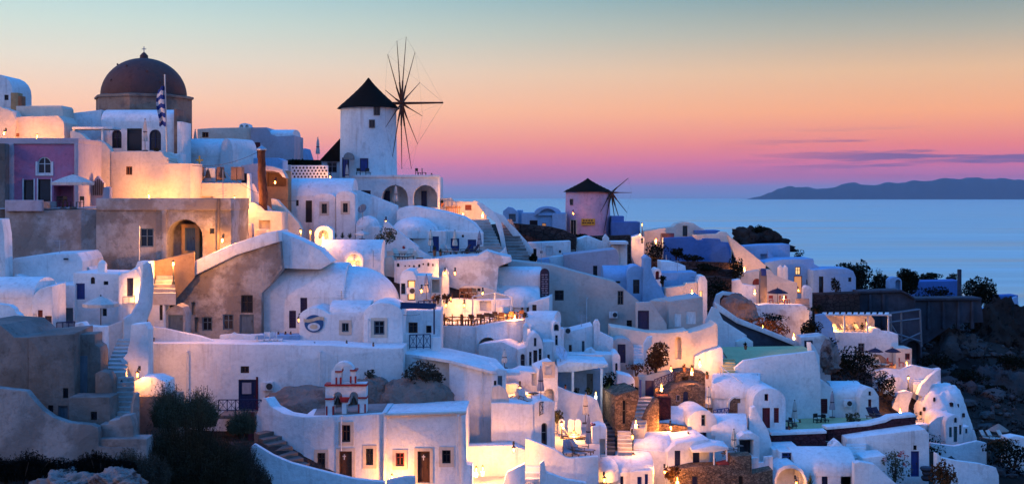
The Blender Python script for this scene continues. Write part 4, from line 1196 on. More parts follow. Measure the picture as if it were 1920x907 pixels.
def arc(cx, cy, r, a0, a1, n=8, ry=None): return [(cx + r * cos(R(a0 + (a1 - a0) * i / n)), cy - (ry or r) * sin(R(a0 + (a1 - a0) * i / n))) for i in range(n + 1)]
low = [(610, 784), (610, 720), (687, 718), (687, 781), (671, 781)] + arc(663.5, 742, 8, 0, 180)[:] + [(655.5, 756), (649.5, 758), (649.5, 778), (641, 778), (641, 758), (642, 756)] + arc(633.5, 742, 8, 0, 180) + [(625.5, 780), (625.5, 784)]
b.wall(low, 88.4, 0, 0.9, [], 'white', name='lower_tier', r=0.04, down=0)
up_ = [(621, 721), (621, 697)] + arc(644, 695, 19, 170, 10, 10, 17) + [(667, 697), (667, 721), (657, 721)] + arc(648.5, 697, 8.5, 0, 180, 8, 11) + [(640, 721)]
b.wall(up_, 88.4, 0, 0.8, [], 'white', name='upper_tier', r=0.04, down=0)
for (x0, y0, x1, y1) in ((608, 720, 688, 723.5), (608, 782, 688, 785.5), (609, 746, 626, 749), (671, 744, 688, 747), (628, 695, 641, 697.5), (656, 693, 669, 695.5)):
    b.wall(rect(x0, y0, x1, y1), 88.3, 0, 1.05, [], 'redtrim', r=0.02, down=0, name='moulding')
for (x0, y0, x1, y1) in ((611, 761, 614, 783), (623, 761, 626, 783), (671, 757, 674, 781), (683, 757, 686, 781), (629, 707, 632, 720), (637, 707, 640, 720), (656, 705, 659, 718), (665, 705, 668, 718)):
    b.wall(rect(x0, y0, x1, y1), 88.36, 0, 0.2, [], 'redtrim', r=0.015, down=0, name='colonnette')
b.wall([(636, 744), (656, 744), (652, 754), (640, 754)], 88.32, 0, 0.8, [], 'redtrim', r=0.03, down=0, name='capital')
for x in (633.5, 663.5):
    q = P(x, 757, 88.8) - b.loc
    MB().lathe([(0.27, 0), (0.22, 0.1), (0.15, 0.34), (0.05, 0.48), (0.02, 0.6)], q, 12).build('bell', 'bronze', b.o)
q = P(644, 679, 88.7) - b.loc
MB().box(q.x - .025, q.y, q.z, q.x + .025, q.y + .05, q.z + .45).box(q.x - .13, q.y, q.z + .24, q.x + .13, q.y + .05, q.z + .29).build('cross', 'whitepaint', b.o)
lamp(735, 894, 86.2, 'lit lantern behind the low bench wall before the chapel', 150, 'floor')
lamp(893, 880, 87.6, 'lit lantern at the chapel corner buttress', 170, 'floor')
# stair and path beside it
stairs('chapel_steps', 'grey steps curving down past the chapel', (540, 882, 84.5), (580, 878, 86), (476, 808, 89), (510, 806, 90.5), 7, 'grey')
simple('path_wall', 'white capped parapet sloping down beside the chapel steps', 'wall', [(470, 838), (477, 832), (512, 853), (545, 867), (586, 878), (630, 889), (663, 897), (722, 903), (722, 925), (470, 925)], 83, 3, 0.5, mat='white')
simple('low_wall', 'white low bench wall before the red chapel window', 'wall', [(725, 900), (760, 893), (778, 893), (780, 912), (725, 915)], 85.3, 0, 0.5)
simple('maroon_gate', 'narrow maroon door under the navy railing', 'door', rect(465, 772, 477, 812), 90.4, 0, 0.2, mat='maroon', r=0.02, down=0.5)
tag(link('chapel_yard', mesh('chapel_yard', [P(560, 932, 84), P(1000, 932, 84), P(1000, 856, 97), P(560, 883, 92)], [(0, 1, 2, 3)], 0), 'floor'), 'paved yard before the chapel', None, kind='structure')

# ================================================================== long white wall with navy door
b = Bld('long_white_wall', 'long white retaining wall with a navy glazed door', 'wall', 480, 772, 95)
b.wall([(275, 643), (400, 644), (615, 647), (690, 652), (756, 652), (756, 700), (756, 772), (275, 790)], 95, 0, 3.2, [('w', 451, 686, 467, 699, 'brown'), ('d', 447, 711, 480, 769, 'navy')], 'white', r=0.15)
b.wall(rect(454, 717, 471, 738), 95.06, 0, 0.08, [], 'canvasgrey', r=0.01, down=0, name='door_glass')
b.wall([(480, 706), (484, 706), (484, 771), (480, 771)], 94.95, 0, 0.2, [], 'maroon', r=0.01, down=0, name='jamb')
b = Bld('air_conditioner', 'white air conditioner box on the long wall', 'air conditioner', 501, 733, 94.6)
b.wall(rect(492, 716, 511, 732), 94.6, 0, 0.4, [], 'whitepaint', r=0.03, down=0, name='case')
q = P(505, 724, 94.58) - b.loc
fan = MB().lathe([(0.24, 0), (0.24, 0.03), (0.001, 0.03)], (0, 0, 0), 14).build('fan', 'iron', b.o); fan.location = q; fan.rotation_euler = (R(90), 0, 0)
railing('balcony_railing', 'navy balcony railing before the glazed door', (410, 771, 92.6), (490, 771, 92.6), 0.85, n=5)
simple('balcony', 'grey slab balcony under the navy railing', 'balcony', rect(408, 771, 492, 777), 92.4, 0, 2.8, mat='grey', r=0.05, down=0.3)
lamp(272, 690, 92.5, 'lit lantern on the left end of the long white wall', 60, 'wall')
# terrace clutter above the wall
simple('terrace_bench', 'white built-in bench on the terrace above the long wall', 'bench', [(410, 644), (412, 628), (432, 626), (437, 623), (442, 626), (478, 628), (478, 646)], 98.2, 0, 0.5, down=0.2)
place('table', 482, 645, 97, 0.2, 'white square table on the blue terrace', 'terrace furniture above the long wall', mat='whitepaint', rnd=False)
for i, (x, lab) in enumerate(((500, 'white chair left on the blue terrace'), (513, 'white chair in the middle of the blue terrace'), (524, 'white chair right on the blue terrace'))):
    place('chair', x, 646, 97.2, 0.8 * i, lab, 'terrace furniture above the long wall', mat='whitepaint')
for i, x in enumerate((508, 522, 535, 545)):
    spiky(x, 628, 10, 9, 100.4, ['small dark pot plant first on the blue terrace ledge', 'small dark pot plant second on the blue terrace ledge', 'small dark pot plant third on the blue terrace ledge', 'small dark pot plant fourth on the blue terrace ledge'][i], 'leafdark', 12, 'terracotta')
simple('terrace_ledge', 'white ledge at the foot of the big vault', 'wall', rect(480, 628, 562, 648), 99.8, 0, 1.5, mat='blue_shade', down=0.4)
tag(link('terrace_floor', mesh('terrace_floor', [P(300, 652, 96), P(700, 652, 96), P(700, 632, 104), P(300, 632, 104)], [(0, 1, 2, 3)], 0), 'floor'), 'blue-shaded terrace above the long wall', None, kind='structure')
simple('terrace_wall', 'blue-white low wall sloping left of the terrace', 'wall', [(278, 612), (300, 614), (335, 622), (375, 630), (404, 640), (412, 650), (278, 652)], 96.6, 0, 0.6)
b = Bld('bread_oven', 'white rounded oven block with a square door', 'oven', 328, 622, 98.5)
b.wall([(311, 624), (311, 586), (318, 576), (330, 571), (342, 576), (347, 590), (347, 624)], 98.5, 0, 2, [('d', 315, 590, 343, 623, 'greyblue')], 'oldpale', r=0.2)
simple('terrace_pier', 'white pier with slit at the left end of the terrace', 'wall', [(277, 625), (277, 560), (283, 554), (299, 553), (308, 560), (308, 628)], 98, 0, 1.5, [('aw', 299, 560, 305, 600)])

# ================================================================== old ruin with white sloping coping
b = Bld('ruined_house', 'crumbling grey-brown house front under a white sloping roof edge', 'house', 420, 630, 103)
b.wall([(333, 630), (330, 530), (390, 498), (443, 474), (524, 448), (529, 503), (512, 528), (490, 550), (490, 632)], 103, 0, 4,
       [('w', 452, 553, 474, 586, 'dark'), ('d', 449, 589, 476, 626, 'greyblue'), ('w', 379, 594, 398, 620, 'greyblue'), ('w', 418, 589, 438, 618, 'greyblue'), ('n', 359, 566, 366, 591, 'dark', .4), ('n', 364.5, 594, 372, 623, 'dark', .4)], 'old', r=0.08)
b.wall([(327, 531), (328.5, 514), (346, 497), (437, 457), (500, 436), (522, 432), (524, 453), (443, 478), (343, 527), (331.5, 534)], 102.6, 0, 4.6, [], 'white', name='roof', r=0.25, down=0)
b.wall([(522, 433), (560, 448), (600, 468), (622, 492), (600, 505), (528, 503)], 104, 0, 3, [], 'white', name='side_roof', r=0.15, down=0)
b = Bld('big_vaulted_house', 'large white barrel-vaulted house with rounded end and violet shutters', 'house', 600, 650, 104)
b.wall([(489, 548), (640, 548), (640, 640), (489, 640)], 104, 0, 7, [('sh', 542, 582, 555, 615, 'violet'), ('sh', 563, 553, 576, 586, 'violet')], 'white')
b.vault(489, 645, 552, 2.45, 104, 0, 7.0, n=20)
b.dome(660, 575, 4.1, 3.45, 107.4, 'white', 36, 'apse', sy=0.85)
lamp(560, 600, 101.2, 'small dim lantern by the violet shutters', 0, 'wall')

b = Bld('emblem_house', 'white house with a round blue and cream emblem on its front', 'house', 625, 652, 100)
b.wall([(561, 650), (561, 590), (568, 583), (578, 578), (592, 576), (605, 580), (618, 588), (640, 585), (683, 583), (690, 590), (690, 655), (561, 655)], 100, 0, 4, [('w', 641, 605, 654, 622, 'greyblue_t')], 'white', r=0.2)
b.vault(618, 692, 586, 0.8, 100.2, 0, 4.2)
q = P(588.5, 606.5, 99.9) - b.loc
def disc(b, q, rx, rz, y0, y1, mat, name, n=28, a0=0, a1=360):
    V = []
    for y in (y0, y1):
        for i in range(n): V.append((q.x + rx * cos(R(a0 + (a1 - a0) * i / (n if a1 - a0 == 360 else n - 1))), q.y + y, q.z + rz * sin(R(a0 + (a1 - a0) * i / (n if a1 - a0 == 360 else n - 1)))))
    return link(name, mesh(name, V, [tuple(range(n)), tuple(range(2 * n - 1, n - 1, -1))] + [(i, (i + 1) % n, n + (i + 1) % n, n + i) for i in range(n)], 20), mat, b.o)
disc(b, q, 0.74, 0.68, 0, 0.12, 'logoblue', 'emblem')
disc(b, q + Vector((0, 0, -0.24)), 0.48, 0.32, -0.03, 0.05, 'whitepaint', 'emblem_oval'); disc(b, q + Vector((0, 0, -0.24)), 0.30, 0.18, -0.05, 0.0, 'logocream', 'emblem_centre')
V = []
for y in (-0.04, 0.02):
    for i in range(13): 
        u = -0.8 + 1.6 * i / 12; V.append((q.x + u, q.y + y, q.z + 0.20 + 0.10 * sin(u * 3.4)))
    for i in range(12, -1, -1):
        u = -0.8 + 1.6 * i / 12; V.append((q.x + u, q.y + y, q.z + 0.45 + 0.10 * sin(u * 3.4)))
link('emblem_ribbon', mesh('emblem_ribbon', V, [tuple(range(26)), tuple(range(51, 25, -1))] + [(i, (i + 1) % 26, 26 + (i + 1) % 26, 26 + i) for i in range(26)], 20), 'logocream', b.o)
b = Bld('tower_house', 'white tower-like house end with one green-shuttered window', 'house', 718, 700, 98.5)
b.wall(archpts(682, 755, 710, 590, 567), 98.3, 0, 5, [('w', 701, 601, 721, 627, 'greyblue_t')], 'white', r=0.2)
spiky(590, 648, 10, 9, 96.4, 'dark agave pot on the wall under the emblem', 'leafdry', 14, 'terracotta')

# ================================================================== balcony house with blue pergola
b = Bld('balcony_house', 'white house with blue beam pergola over its balcony', 'house', 790, 660, 101)
b.wall(rect(754, 582, 826, 665), 102, 0, 4, [('w', 766, 604, 783, 624, 'brown'), ('w', 799, 610, 809, 624, 'brown')], 'white')
b.wall([(752, 625), (767, 625), (767, 655), (808, 655), (808, 632), (826, 632), (826, 668), (752, 668)], 99.6, 0, 0.4, [], 'white', name='balcony_wall')
pg = Bld('pergola', 'dark blue beam pergola above the white balcony', 'pergola', 778, 625, 100.5)
for i in range(6):
    A = P(740 + i * 1.5, 577 - i * 2.0, 98.6 + i * 0.6); B_ = P(815 + i * 0.4, 578 - i * 1.6, 98.9 + i * 0.6)
    mb = MB().tube(A - pg.loc, B_ - pg.loc, 0.045, 0.045, 4); mb.build('beam', 'navy', pg.o)
for x, Y in ((752, 98.8), (814, 99.0)):
    pg.tubes('post', 'navy', [(P(x, 577, Y), P(x, 626 if x > 800 else 600, Y))], 0.06)
railing('balcony_railing', 'navy lattice railing in the gap of the white balcony wall', (768, 654, 99.5), (807, 653, 99.5), 1.1, n=3)
railing('balcony_railing', 'dark lattice railing behind the blue pergola', (784, 588, 103), (817, 586, 103), 1.0, n=3)
b = Bld('upper_terrace_house', 'white round-topped house end with a lit doorway above the pergola', 'house', 765, 566, 107)
b.wall([(750, 570), (750, 520), (754, 510), (763, 506), (775, 508), (780, 520), (780, 570)], 107, 0, 4, [('w', 752, 531, 760, 551), ('d', 764, 525, 779, 563, 'lit')], 'white')
b.wall(rect(779, 516, 808, 570), 108, 0, 3, [], 'white', name='side_wall')
b.wall(rect(808, 522, 826, 560), 107.6, 0, 2, [('n', 810, 524, 824, 548, 'dark', .6)], 'cream', name='niche_wall')
umb_closed(799.5, 515, 563, 105.6, 'grey folded parasol beside the lit doorway', 'canvasgrey')
for i, (x, lab) in enumerate(((814, 'red pot flowers beside the grey folded parasol'), (821, 'red pot flowers second beside the grey folded parasol'), (838, 'reddish pot shrub above the terrace lamps'))):
    bush(x, 563, 13, 13, 105.2, lab, 'leafdry', 'potted_plant', 'plant', 160, 0.09, group='potted plants')
lamp(790, 545, 104.6, 'lit lantern by the lit doorway', 60, 'wall')

# ================================================================== restaurant terrace
b = Bld('restaurant', 'glowing white restaurant terrace with arched lower wall', 'restaurant', 900, 640, 111)
b.wall([(826, 562), (860, 560), (900, 562), (960, 560), (960, 615), (826, 615)], 114, 0, 1.0, [('n', 899, 564, 921, 583, 'dark', .5)], 'white', name='back_wall')
b.wall([(826, 611), (893, 612), (893, 668), (826, 668)], 109.4, 0, 4.4, [('w', 827, 620, 831, 628)], 'white', name='terrace_wall')
b.wall([(893, 612), (925, 606), (946, 602), (990, 598), (990, 668), (893, 668)], 109.2, 12, 4, [('an', 897, 632, 932, 668, 'dark', 1.6)], 'white', name='arch_wall')
b.wall([(860, 562), (862, 540), (872, 535), (900, 536), (925, 542), (940, 552), (960, 560), (975, 562), (975, 572), (860, 572)], 117, 0, 3, [('n', 863, 540, 895, 560, 'dark', .6), ('w', 893, 540, 901, 546)], 'cream', name='upper_wall')
for (x, t0, b0) in ((886, 556, 606), (928, 548, 602), (960, 556, 596)):
    b.tubes('post', 'whitepaint', [(P(x, t0, 111.5), P(x, b0, 111.5))], 0.07)
b.tubes('beam', 'whitepaint', [(P(886, 556, 111.5), P(928, 548, 111.5)), (P(928, 548, 111.5), P(960, 556, 111.5))], 0.06)
b.wall([(931, 575), (957, 572), (957, 590), (931, 594)], 111, 12, 0.3, [], 'white', name='inner_parapet', down=0.5)
lamp(836, 572, 113.2, 'left of two glowing wall lamps on the restaurant terrace', 42, 'wall')
lamp(870, 572, 113.2, 'right of two glowing wall lamps on the restaurant terrace', 42, 'wall')
lamp(905, 550, 112.5, 'lit lantern over the upper restaurant tables', 50, 'wall')
lamp(965, 592, 110.2, 'lit lantern at the right end of the restaurant terrace', 70, 'floor')
lamp(845, 560, 110.0, 'lit lantern hanging over the restaurant terrace', 0, 'wall')
k = 0
ords = ['first', 'second', 'third', 'fourth', 'fifth', 'sixth', 'seventh', 'eighth', 'ninth', 'tenth']
for i, x in enumerate((833, 848, 866, 884, 902, 918, 935, 952, 970)):
    place('table', x, 610 - max(0, x - 895) * 0.12, 110.2 + max(0, x - 893) * 0.014, 0, f'wooden restaurant table, {ords[i]} from the left on the lower terrace', 'restaurant tables')
    place('chair', x + 5, 610.5 - max(0, x - 895) * 0.12, 110.0 + max(0, x - 893) * 0.014, 1.4 + 0.3 * i, f'wooden chair right of the {ords[i]} restaurant table from the left', 'restaurant chairs')
    place('chair', x - 5, 609 - max(0, x - 895) * 0.12, 110.7 + max(0, x - 893) * 0.014, -1.2 - 0.4 * i, f'wooden chair left of the {ords[i]} restaurant table from the left', 'restaurant chairs')
for i, x in enumerate((866, 876, 886)):
    place('chair', x, 560, 114.2, 0.5 * i, f'wooden chair {ords[i]} from the left on the upper restaurant deck', 'upper restaurant chairs')
for i, (x, w) in enumerate(((846, 16), (832, 10), (984, 14))):
    bush(x, (560, 561, 596)[i], w, 11, (113, 113, 109.6)[i], ['round terracotta pot plant above the restaurant wall lamps', 'small pot plant left above the wall lamps', 'brown pot plant at the right end of the restaurant wall'][i], 'leafdry', 'potted_plant', 'plant', 150, 0.09, group='potted plants')

# ================================================================== white arched houses under the restaurant
b = Bld('arch_front_house', 'white arch-gabled house with tall narrow windows', 'house', 1000, 692, 105)
b.wall([(897, 645), (940, 640), (973, 655), (973, 700), (897, 700)], 107.5, -14, 4, [], 'white', name='side_wall')
b.wall([(970, 700), (970, 655), (988, 650), (988, 700)], 105.3, 0, 4, [('aw', 976, 663, 984, 692, 'greyblue')], 'white', name='porch')
b.wall([(988, 700), (988, 650), (991, 637), (998, 627), (1004, 623), (1011, 628), (1017, 640), (1019, 655), (1019, 700)], 105, 4, 5, [('w', 992, 659, 997, 685, 'greyblue'), ('d', 1000, 656, 1007.5, 687, 'dark'), ('w', 1010, 653, 1015.5, 680, 'greyblue'), ('w', 1001, 633, 1006, 649, 'greyblue')], 'white')
chimney(b, 985, 605, 628, 8, 107); chimney(b, 998, 607, 628, 8, 107.5)
b = Bld('tall_vault_house', 'tall narrow white house with fan window beside the big dish', 'house', 1044, 690, 107.5)
b.wall([(990, 604), (1036, 612), (1037, 690), (990, 690)], 109, -12, 4, [], 'white', name='side_wall')
b.vault(984, 1038, 606, 0.9, 109.2, -12, 3.6)
b.wall(archpts(1036, 1051, 700, 612, 602), 107.3, 6, 3.5, [('aw', 1038.5, 607, 1048, 620, 'greyblue'), ('w', 1041, 628, 1046, 647, 'greyblue')], 'white')
b.wall(rect(1018, 640, 1040, 700), 106.4, 0, 3, [('w', 1026, 664, 1031, 680, 'greyblue')], 'white', name='lower_wall')
b.wall(rect(1050, 616, 1057, 690), 108, 0, 1.5, [], 'white', name='pier')
dish(1051, 662, 14, 104.8, 'large pale satellite dish facing right beside the tall white house', 62, 40)
b = Bld('row_house', 'white house with three small windows behind the restaurant', 'house', 1000, 595, 117)
b.wall([(965, 572), (985, 568), (1030, 557), (1030, 615), (965, 615)], 117, -6, 4, [('w', 977, 575, 981, 582), ('w', 987, 574, 992, 584), ('w', 998, 571, 1006, 588)], 'white')
b.dome(975, 560, 1.9, 1.15, 119, 'white', 24, 'roof', sy=1.2)
b.vault(930, 1012, 559, 1.15, 118.5, 4, 4.0)

# ================================================================== slanted-roof house and terraces right of the chapel
b = Bld('slant_roof_house', 'white house with long blue sloping roof and tall blank side walls', 'house', 840, 770, 97)
b.wall([(754, 662), (842, 675), (842, 790), (754, 780)], 97, -20, 3.5, [], 'white', name='side_wall')
b.wall([(842, 675), (880, 681), (921, 695), (921, 870), (842, 840)], 94.2, -4, 4.5, [], 'white', r=0.15)
b.wall([(921, 695), (935, 690), (949, 694), (949, 765), (921, 765)], 93.9, 10, 4.5, [('w', 926, 713, 931, 722), ('d', 933, 704, 942, 735, 'greyblue')], 'white', name='end_wall')
q4 = [P(752, 661, 97.5), P(843, 675, 94), P(921, 695, 93.6), P(950, 694, 94.5), P(930, 672, 101), P(840, 652, 104), P(770, 648, 104)]
b.slab(q4, 0.2, 'white', 'roof')
simple('awning_roof', 'small white sloped canopy roof beside the slanted roof', 'canopy', [(940, 697), (975, 698), (975, 703), (945, 705)], 94.5, 0, 2, r=0.05, down=0)
b = Bld('lower_terrace_house', 'white rounded terrace house with arched grey door', 'house', 975, 830, 92)
b.wall([(921, 755), (940, 754), (1000, 757), (1003, 870), (921, 880)], 92, 2, 4.5, [], 'white', r=0.15)
b.wall([(1000, 757), (1012, 750), (1040, 752), (1042, 850), (1000, 860)], 92.2, 14, 4.5, [('aw', 1015, 792, 1026, 835, 'greyblue')], 'white', name='end_wall')
b.wall([(921, 752), (923, 725), (935, 721), (945, 726), (953, 740), (955, 756), (921, 756)], 92.3, 0, 0.25, [], 'canvas', name='screen', down=0)
railing('balcony_railing', 'dark lattice railing on the corner of the rounded terrace', (1012, 779, 92.1), (1032, 775, 93), 0.95, mat='iron', n=2)
place('lounger', 985, 755, 94, 0.5, 'dark deck chair on the rounded terrace', 'deck chairs on the terraces')
place('lounger', 968, 756, 94.4, -0.4, 'dark deck chair further left on the rounded terrace', 'deck chairs on the terraces')
place('table', 1000, 755, 95, 0, 'dark table on the rounded terrace', None, mat='dark')
umb_closed(1014, 687, 752, 93.4, 'tall grey folded parasol on the rounded terrace', 'canvasgrey')
umb_closed(946, 655, 690, 99.5, 'pale folded parasol between slanted roof and arched house', 'canvas')
b = Bld('terrace_house', 'white house block with warm lit recess above the rounded terrace', 'house', 985, 752, 97.5)
b.wall([(948, 706), (975, 694), (1010, 698), (1010, 770), (948, 770)], 98, 0, 3, [('n', 997, 700, 1008, 722, 'dark', .4)], 'white')
b.wall([(948, 720), (968, 718), (1000, 745), (1000, 765), (948, 765)], 96.8, 0, 0.6, [], 'white', name='stair_wall')
b.wall([(1010, 692), (1040, 680), (1046, 690), (1046, 770), (1010, 770)], 97, 8, 3.4, [('w', 1022, 683, 1035, 702, 'dark_t'), ('an', 1020, 728, 1040, 762, 'dark', .8)], 'white', name='tower_wall')
lamp(975, 728, 95.8, 'lit lantern in the recess above the rounded terrace', 60, 'wall')
lamp(962, 748, 95.2, 'lit lamp under the pale sunshade of the rounded terrace', 30, 'floor')
lamp(963, 842, 88.9, 'lit lantern on the rounded terrace house corner', 120, 'wall')
simple('yard_wall', 'low white wall lit orange right of the chapel', 'wall', [(875, 835), (880, 836), (960, 834), (985, 843), (990, 850), (990, 895), (875, 895)], 90.2, 4, 1.2, mat='white')
lamp(905, 878, 88.2, 'lit lantern at the foot of the orange lit yard wall', 150, 'floor')
simple('terrace_wall', 'white curved parapet wall before the parasol terrace', 'wall', [(985, 822), (990, 822), (1020, 834), (1040, 842), (1060, 856), (1068, 858), (1122, 855), (1124, 925), (985, 925)], 90.4, 0, 0.5)
stairs('white_steps', 'few white steps below the curved parapet', (978, 905, 88.5), (1012, 905, 88.5), (982, 872, 90.2), (1012, 872, 90.2), 3, 'white')
simple('stair_wall', 'white sloping stair wall in front of the curved parapet', 'wall', [(915, 912), (950, 885), (985, 868), (985, 912)], 87.6, 0, 0.6)
simple('stair_wall', 'white stair cheek right of the few white steps', 'wall', [(1010, 925), (1012, 870), (1020, 862), (1024, 885), (1060, 898), (1100, 905), (1100, 925)], 88.2, 0, 0.6)
# rock, scrub behind the chapel
rock(600, 772, 230, 50, 93.4, 'tan rock outcrop behind the bell gable', 'tanrock', 3, d=0.5)
rock(692, 765, 110, 60, 93.6, 'tan rock slab right of the bell gable', 'tanrock', 9, d=0.6)
rock(778, 768, 150, 62, 93.2, 'big rounded tan boulder below the brown scrub', 'tanrock', 7, d=0.5)
bush(790, 722, 104, 46, 93.3, 'brown scrub on the boulder behind the chapel', 'leafgrey', n=2600, size=0.12, clumps=14, hole=0.1)
bush(693, 706, 30, 14, 93.6, 'small grey tuft left of the brown scrub', 'leafgrey', n=250, size=0.1, clumps=5)
# ================================================================== ridge: houses left of the windmill
b = Bld('modern_house', 'cream flat-roofed house with dark doors on the ridge left of the windmill', 'house', 460, 300, 142)
b.wall([(370, 242), (402, 240), (470, 239), (470, 305), (370, 305)], 142, 0, 6, [('w', 379, 248, 391, 258, 'terracotta'), ('d', 442, 268, 459, 297, 'woodgrey')], 'cream')
b.wall([(470, 239), (500, 239), (508, 252), (520, 256), (552, 254), (552, 305), (470, 305)], 141.4, 0, 6, [('d', 471.5, 267, 488, 297, 'red')], 'lilac', name='wing')
b.vault(505, 548, 253, 0.7, 141.6, 0, 5.5, name='wing_roof')
b.wall(archpts(447, 470, 242, 238, 231), 143, 0, 1.5, [('an', 450, 234, 456, 240, 'dark', .3), ('an', 460, 234, 466, 240, 'dark', .3)], 'white', name='roof_vent', r=0.04, down=0.2)
b.wall(archpts(490, 504, 242, 240, 237), 143, 0, 1.2, [], 'white', name='roof_vent', r=0.04, down=0.2)
simple('roof_wall', 'grey-blue parapet in front of the cream ridge house', 'wall', [(420, 297), (520, 296), (530, 300), (530, 345), (420, 345)], 131, 0, 3, mat='blue_shade')
umb_closed(366, 244, 300, 139, 'pale folded parasol left of the cream ridge house', 'canvas')
b = Bld('gable_house', 'small blue house with pitched roof left of the dark thatch', 'house', 574, 302, 152)
b.wall([(552, 310), (552, 282), (572, 278), (596, 304), (596, 310)], 152, 0, 4, [], 'blue_shade'); b.wall(rect(554, 276, 560, 284), 152.5, 0, .8, [], 'ochre', name='chimney', down=0)
umb_closed(596, 258, 302, 146, 'rosy folded parasol left of the thatched hut', 'canvas')
simple('hedge_planter', 'long dark planter hedge on the ridge terrace', 'hedge', [(524, 302), (545, 299), (600, 300), (601, 312), (524, 312)], 140, 0, 1.2, mat='leafdark', r=0.2)
bush(560, 312, 80, 14, 139.4, 'dark hedge foliage along the ridge terrace', 'leafdark', 'hedge', 'hedge', 900, 0.14, clumps=14)
b = Bld('perforated_wall', 'white openwork wall of round holes left of the windmill', 'wall', 580, 336, 136)
b.wall(rect(545, 310, 615, 336), 136, 0, 0.3, [('an', 547 + i * 6.6 + (j % 2) * 3, 312.5 + j * 5.6, 551 + i * 6.6 + (j % 2) * 3, 316.5 + j * 5.6, 'iron', .2) for j in range(4) for i in range(10)], 'white', r=0.03)  # dark plates in the holes stand in for their shaded depth
railing('picket_fence', 'short white picket fence beside the openwork wall', (535, 333, 135), (546, 333, 135), 1.3, mat='whitepaint', style='b', n=2, cat='fence')
b = Bld('red_awning_shop', 'low building with a pale awning over a red glowing opening', 'shop', 515, 345, 126)
b.wall(rect(498, 320, 540, 352), 127, 0, 2, [('n', 500, 324, 536, 350, 'dark', 1.2)], 'ochre')
b.wall([(498, 311), (512, 312), (528, 318), (534, 328), (536, 334), (530, 332), (524, 324), (510, 320), (498, 320)], 125, 0, 1.6, [], 'canvas', name='awning', r=0.02, down=0)
lamp(516, 342, 124.6, 'reddish bright lamp under the pale awning', 60, 'wall', col=(1.0, 0.35, 0.15))
simple('grey_shed', 'lilac-grey house block left of the leaning brown post', 'house', [(452, 310), (486, 306), (486, 400), (452, 400)], 124, 0, 3, [('d', 453, 325, 463, 348, 'dark')], 'lilac')
simple('white_stack', 'small white chimney block left of the leaning brown post', 'chimney', [(463, 325), (468, 325), (470, 360), (474, 380), (463, 380)], 119.5, 0, .8)
b = Bld('leaning_post', 'tall rough brown pillar with a small cap, leaning slightly', 'pillar', 492, 394, 118)
V, Fc = [], []
for j in range(15):
    s = j / 14; cx, cy = 493.5 - s * 3.2 + 0.8 * sin(s * 7), 394 - s * 112
    for i in range(10):
        a = 2 * pi * i / 10; q = P(cx, cy, 118); rr_ = (0.42 - 0.08 * s) * (1 + 0.25 * noise.noise(Vector((cos(a), sin(a), s * 6))))
        V.append(q + Vector((cos(a) * rr_, sin(a) * rr_, 0)) - b.loc)
for j in range(14):
    for i in range(10): Fc.append((j * 10 + i, j * 10 + (i + 1) % 10, j * 10 + 10 + (i + 1) % 10, j * 10 + 10 + i))
Fc.append(tuple(range(140, 150)))
link('shaft', mesh('shaft', V, Fc, 60), 'driftwood', b.o)
MB().lathe([(0.5, 0), (0.5, 0.12), (0.1, 0.4), (0.05, 0.5)], P(490.5, 282, 118) - b.loc, 8).build('cap', 'steel', b.o)
b = Bld('cream_house', 'warm lit cream house with one dark window below the leaning post', 'house', 495, 440, 117)
b.wall([(436, 445), (436, 398), (455, 395), (462, 382), (475, 379), (489, 387), (497, 395), (528, 397), (530, 445)], 117.5, 0, 4, [('n', 485, 413, 507, 430, 'dark', .6), ('n', 440, 407, 455, 416, 'red', .3)], 'cream')
b.wall([(438, 445), (438, 422), (450, 419), (472, 419), (474, 445)], 114.8, 0, 1, [], 'lilac', name='front_block', r=0.2)
b.wall(rect(478, 430, 500, 445), 114.4, 0, 1, [], 'cream', name='front_bench', r=0.1)
lamp(447, 402, 114.2, 'lit lantern on the cream house below the belfry', 190, 'wall')
simple('lane_wall', 'warm lit white lane wall sloping right of the cream house', 'wall', [(508, 372), (520, 375), (560, 418), (566, 430), (566, 448), (528, 448), (528, 398), (510, 392)], 121, 0, 1, mat='cream')
simple('terracotta_planter', 'brown planter box behind the sloping ruin roof', 'planter', rect(430, 437, 462, 447), 112, 0, 1, mat='driftwood')
for i, (x, y) in enumerate(((564, 434), (582, 435), (555, 452), (574, 453))):
    lamp(x, y, 113.6 + 0.3 * (i < 2), ['upper left of four clustered bright lanterns', 'upper right of four clustered bright lanterns', 'lower left of four clustered bright lanterns', 'lower right of four clustered bright lanterns'][i], 85, 'post', h=1.0)
simple('lantern_niche', 'little white arch niche beside the clustered lanterns', 'niche', archpts(590, 624, 452, 437, 423), 115.5, 0, 1.4, [('an', 597, 431, 616, 447, 'dark', .8)], 'white')
lamp(606, 440, 114.9, 'lit lantern inside the little arch niche', 25, 'floor')

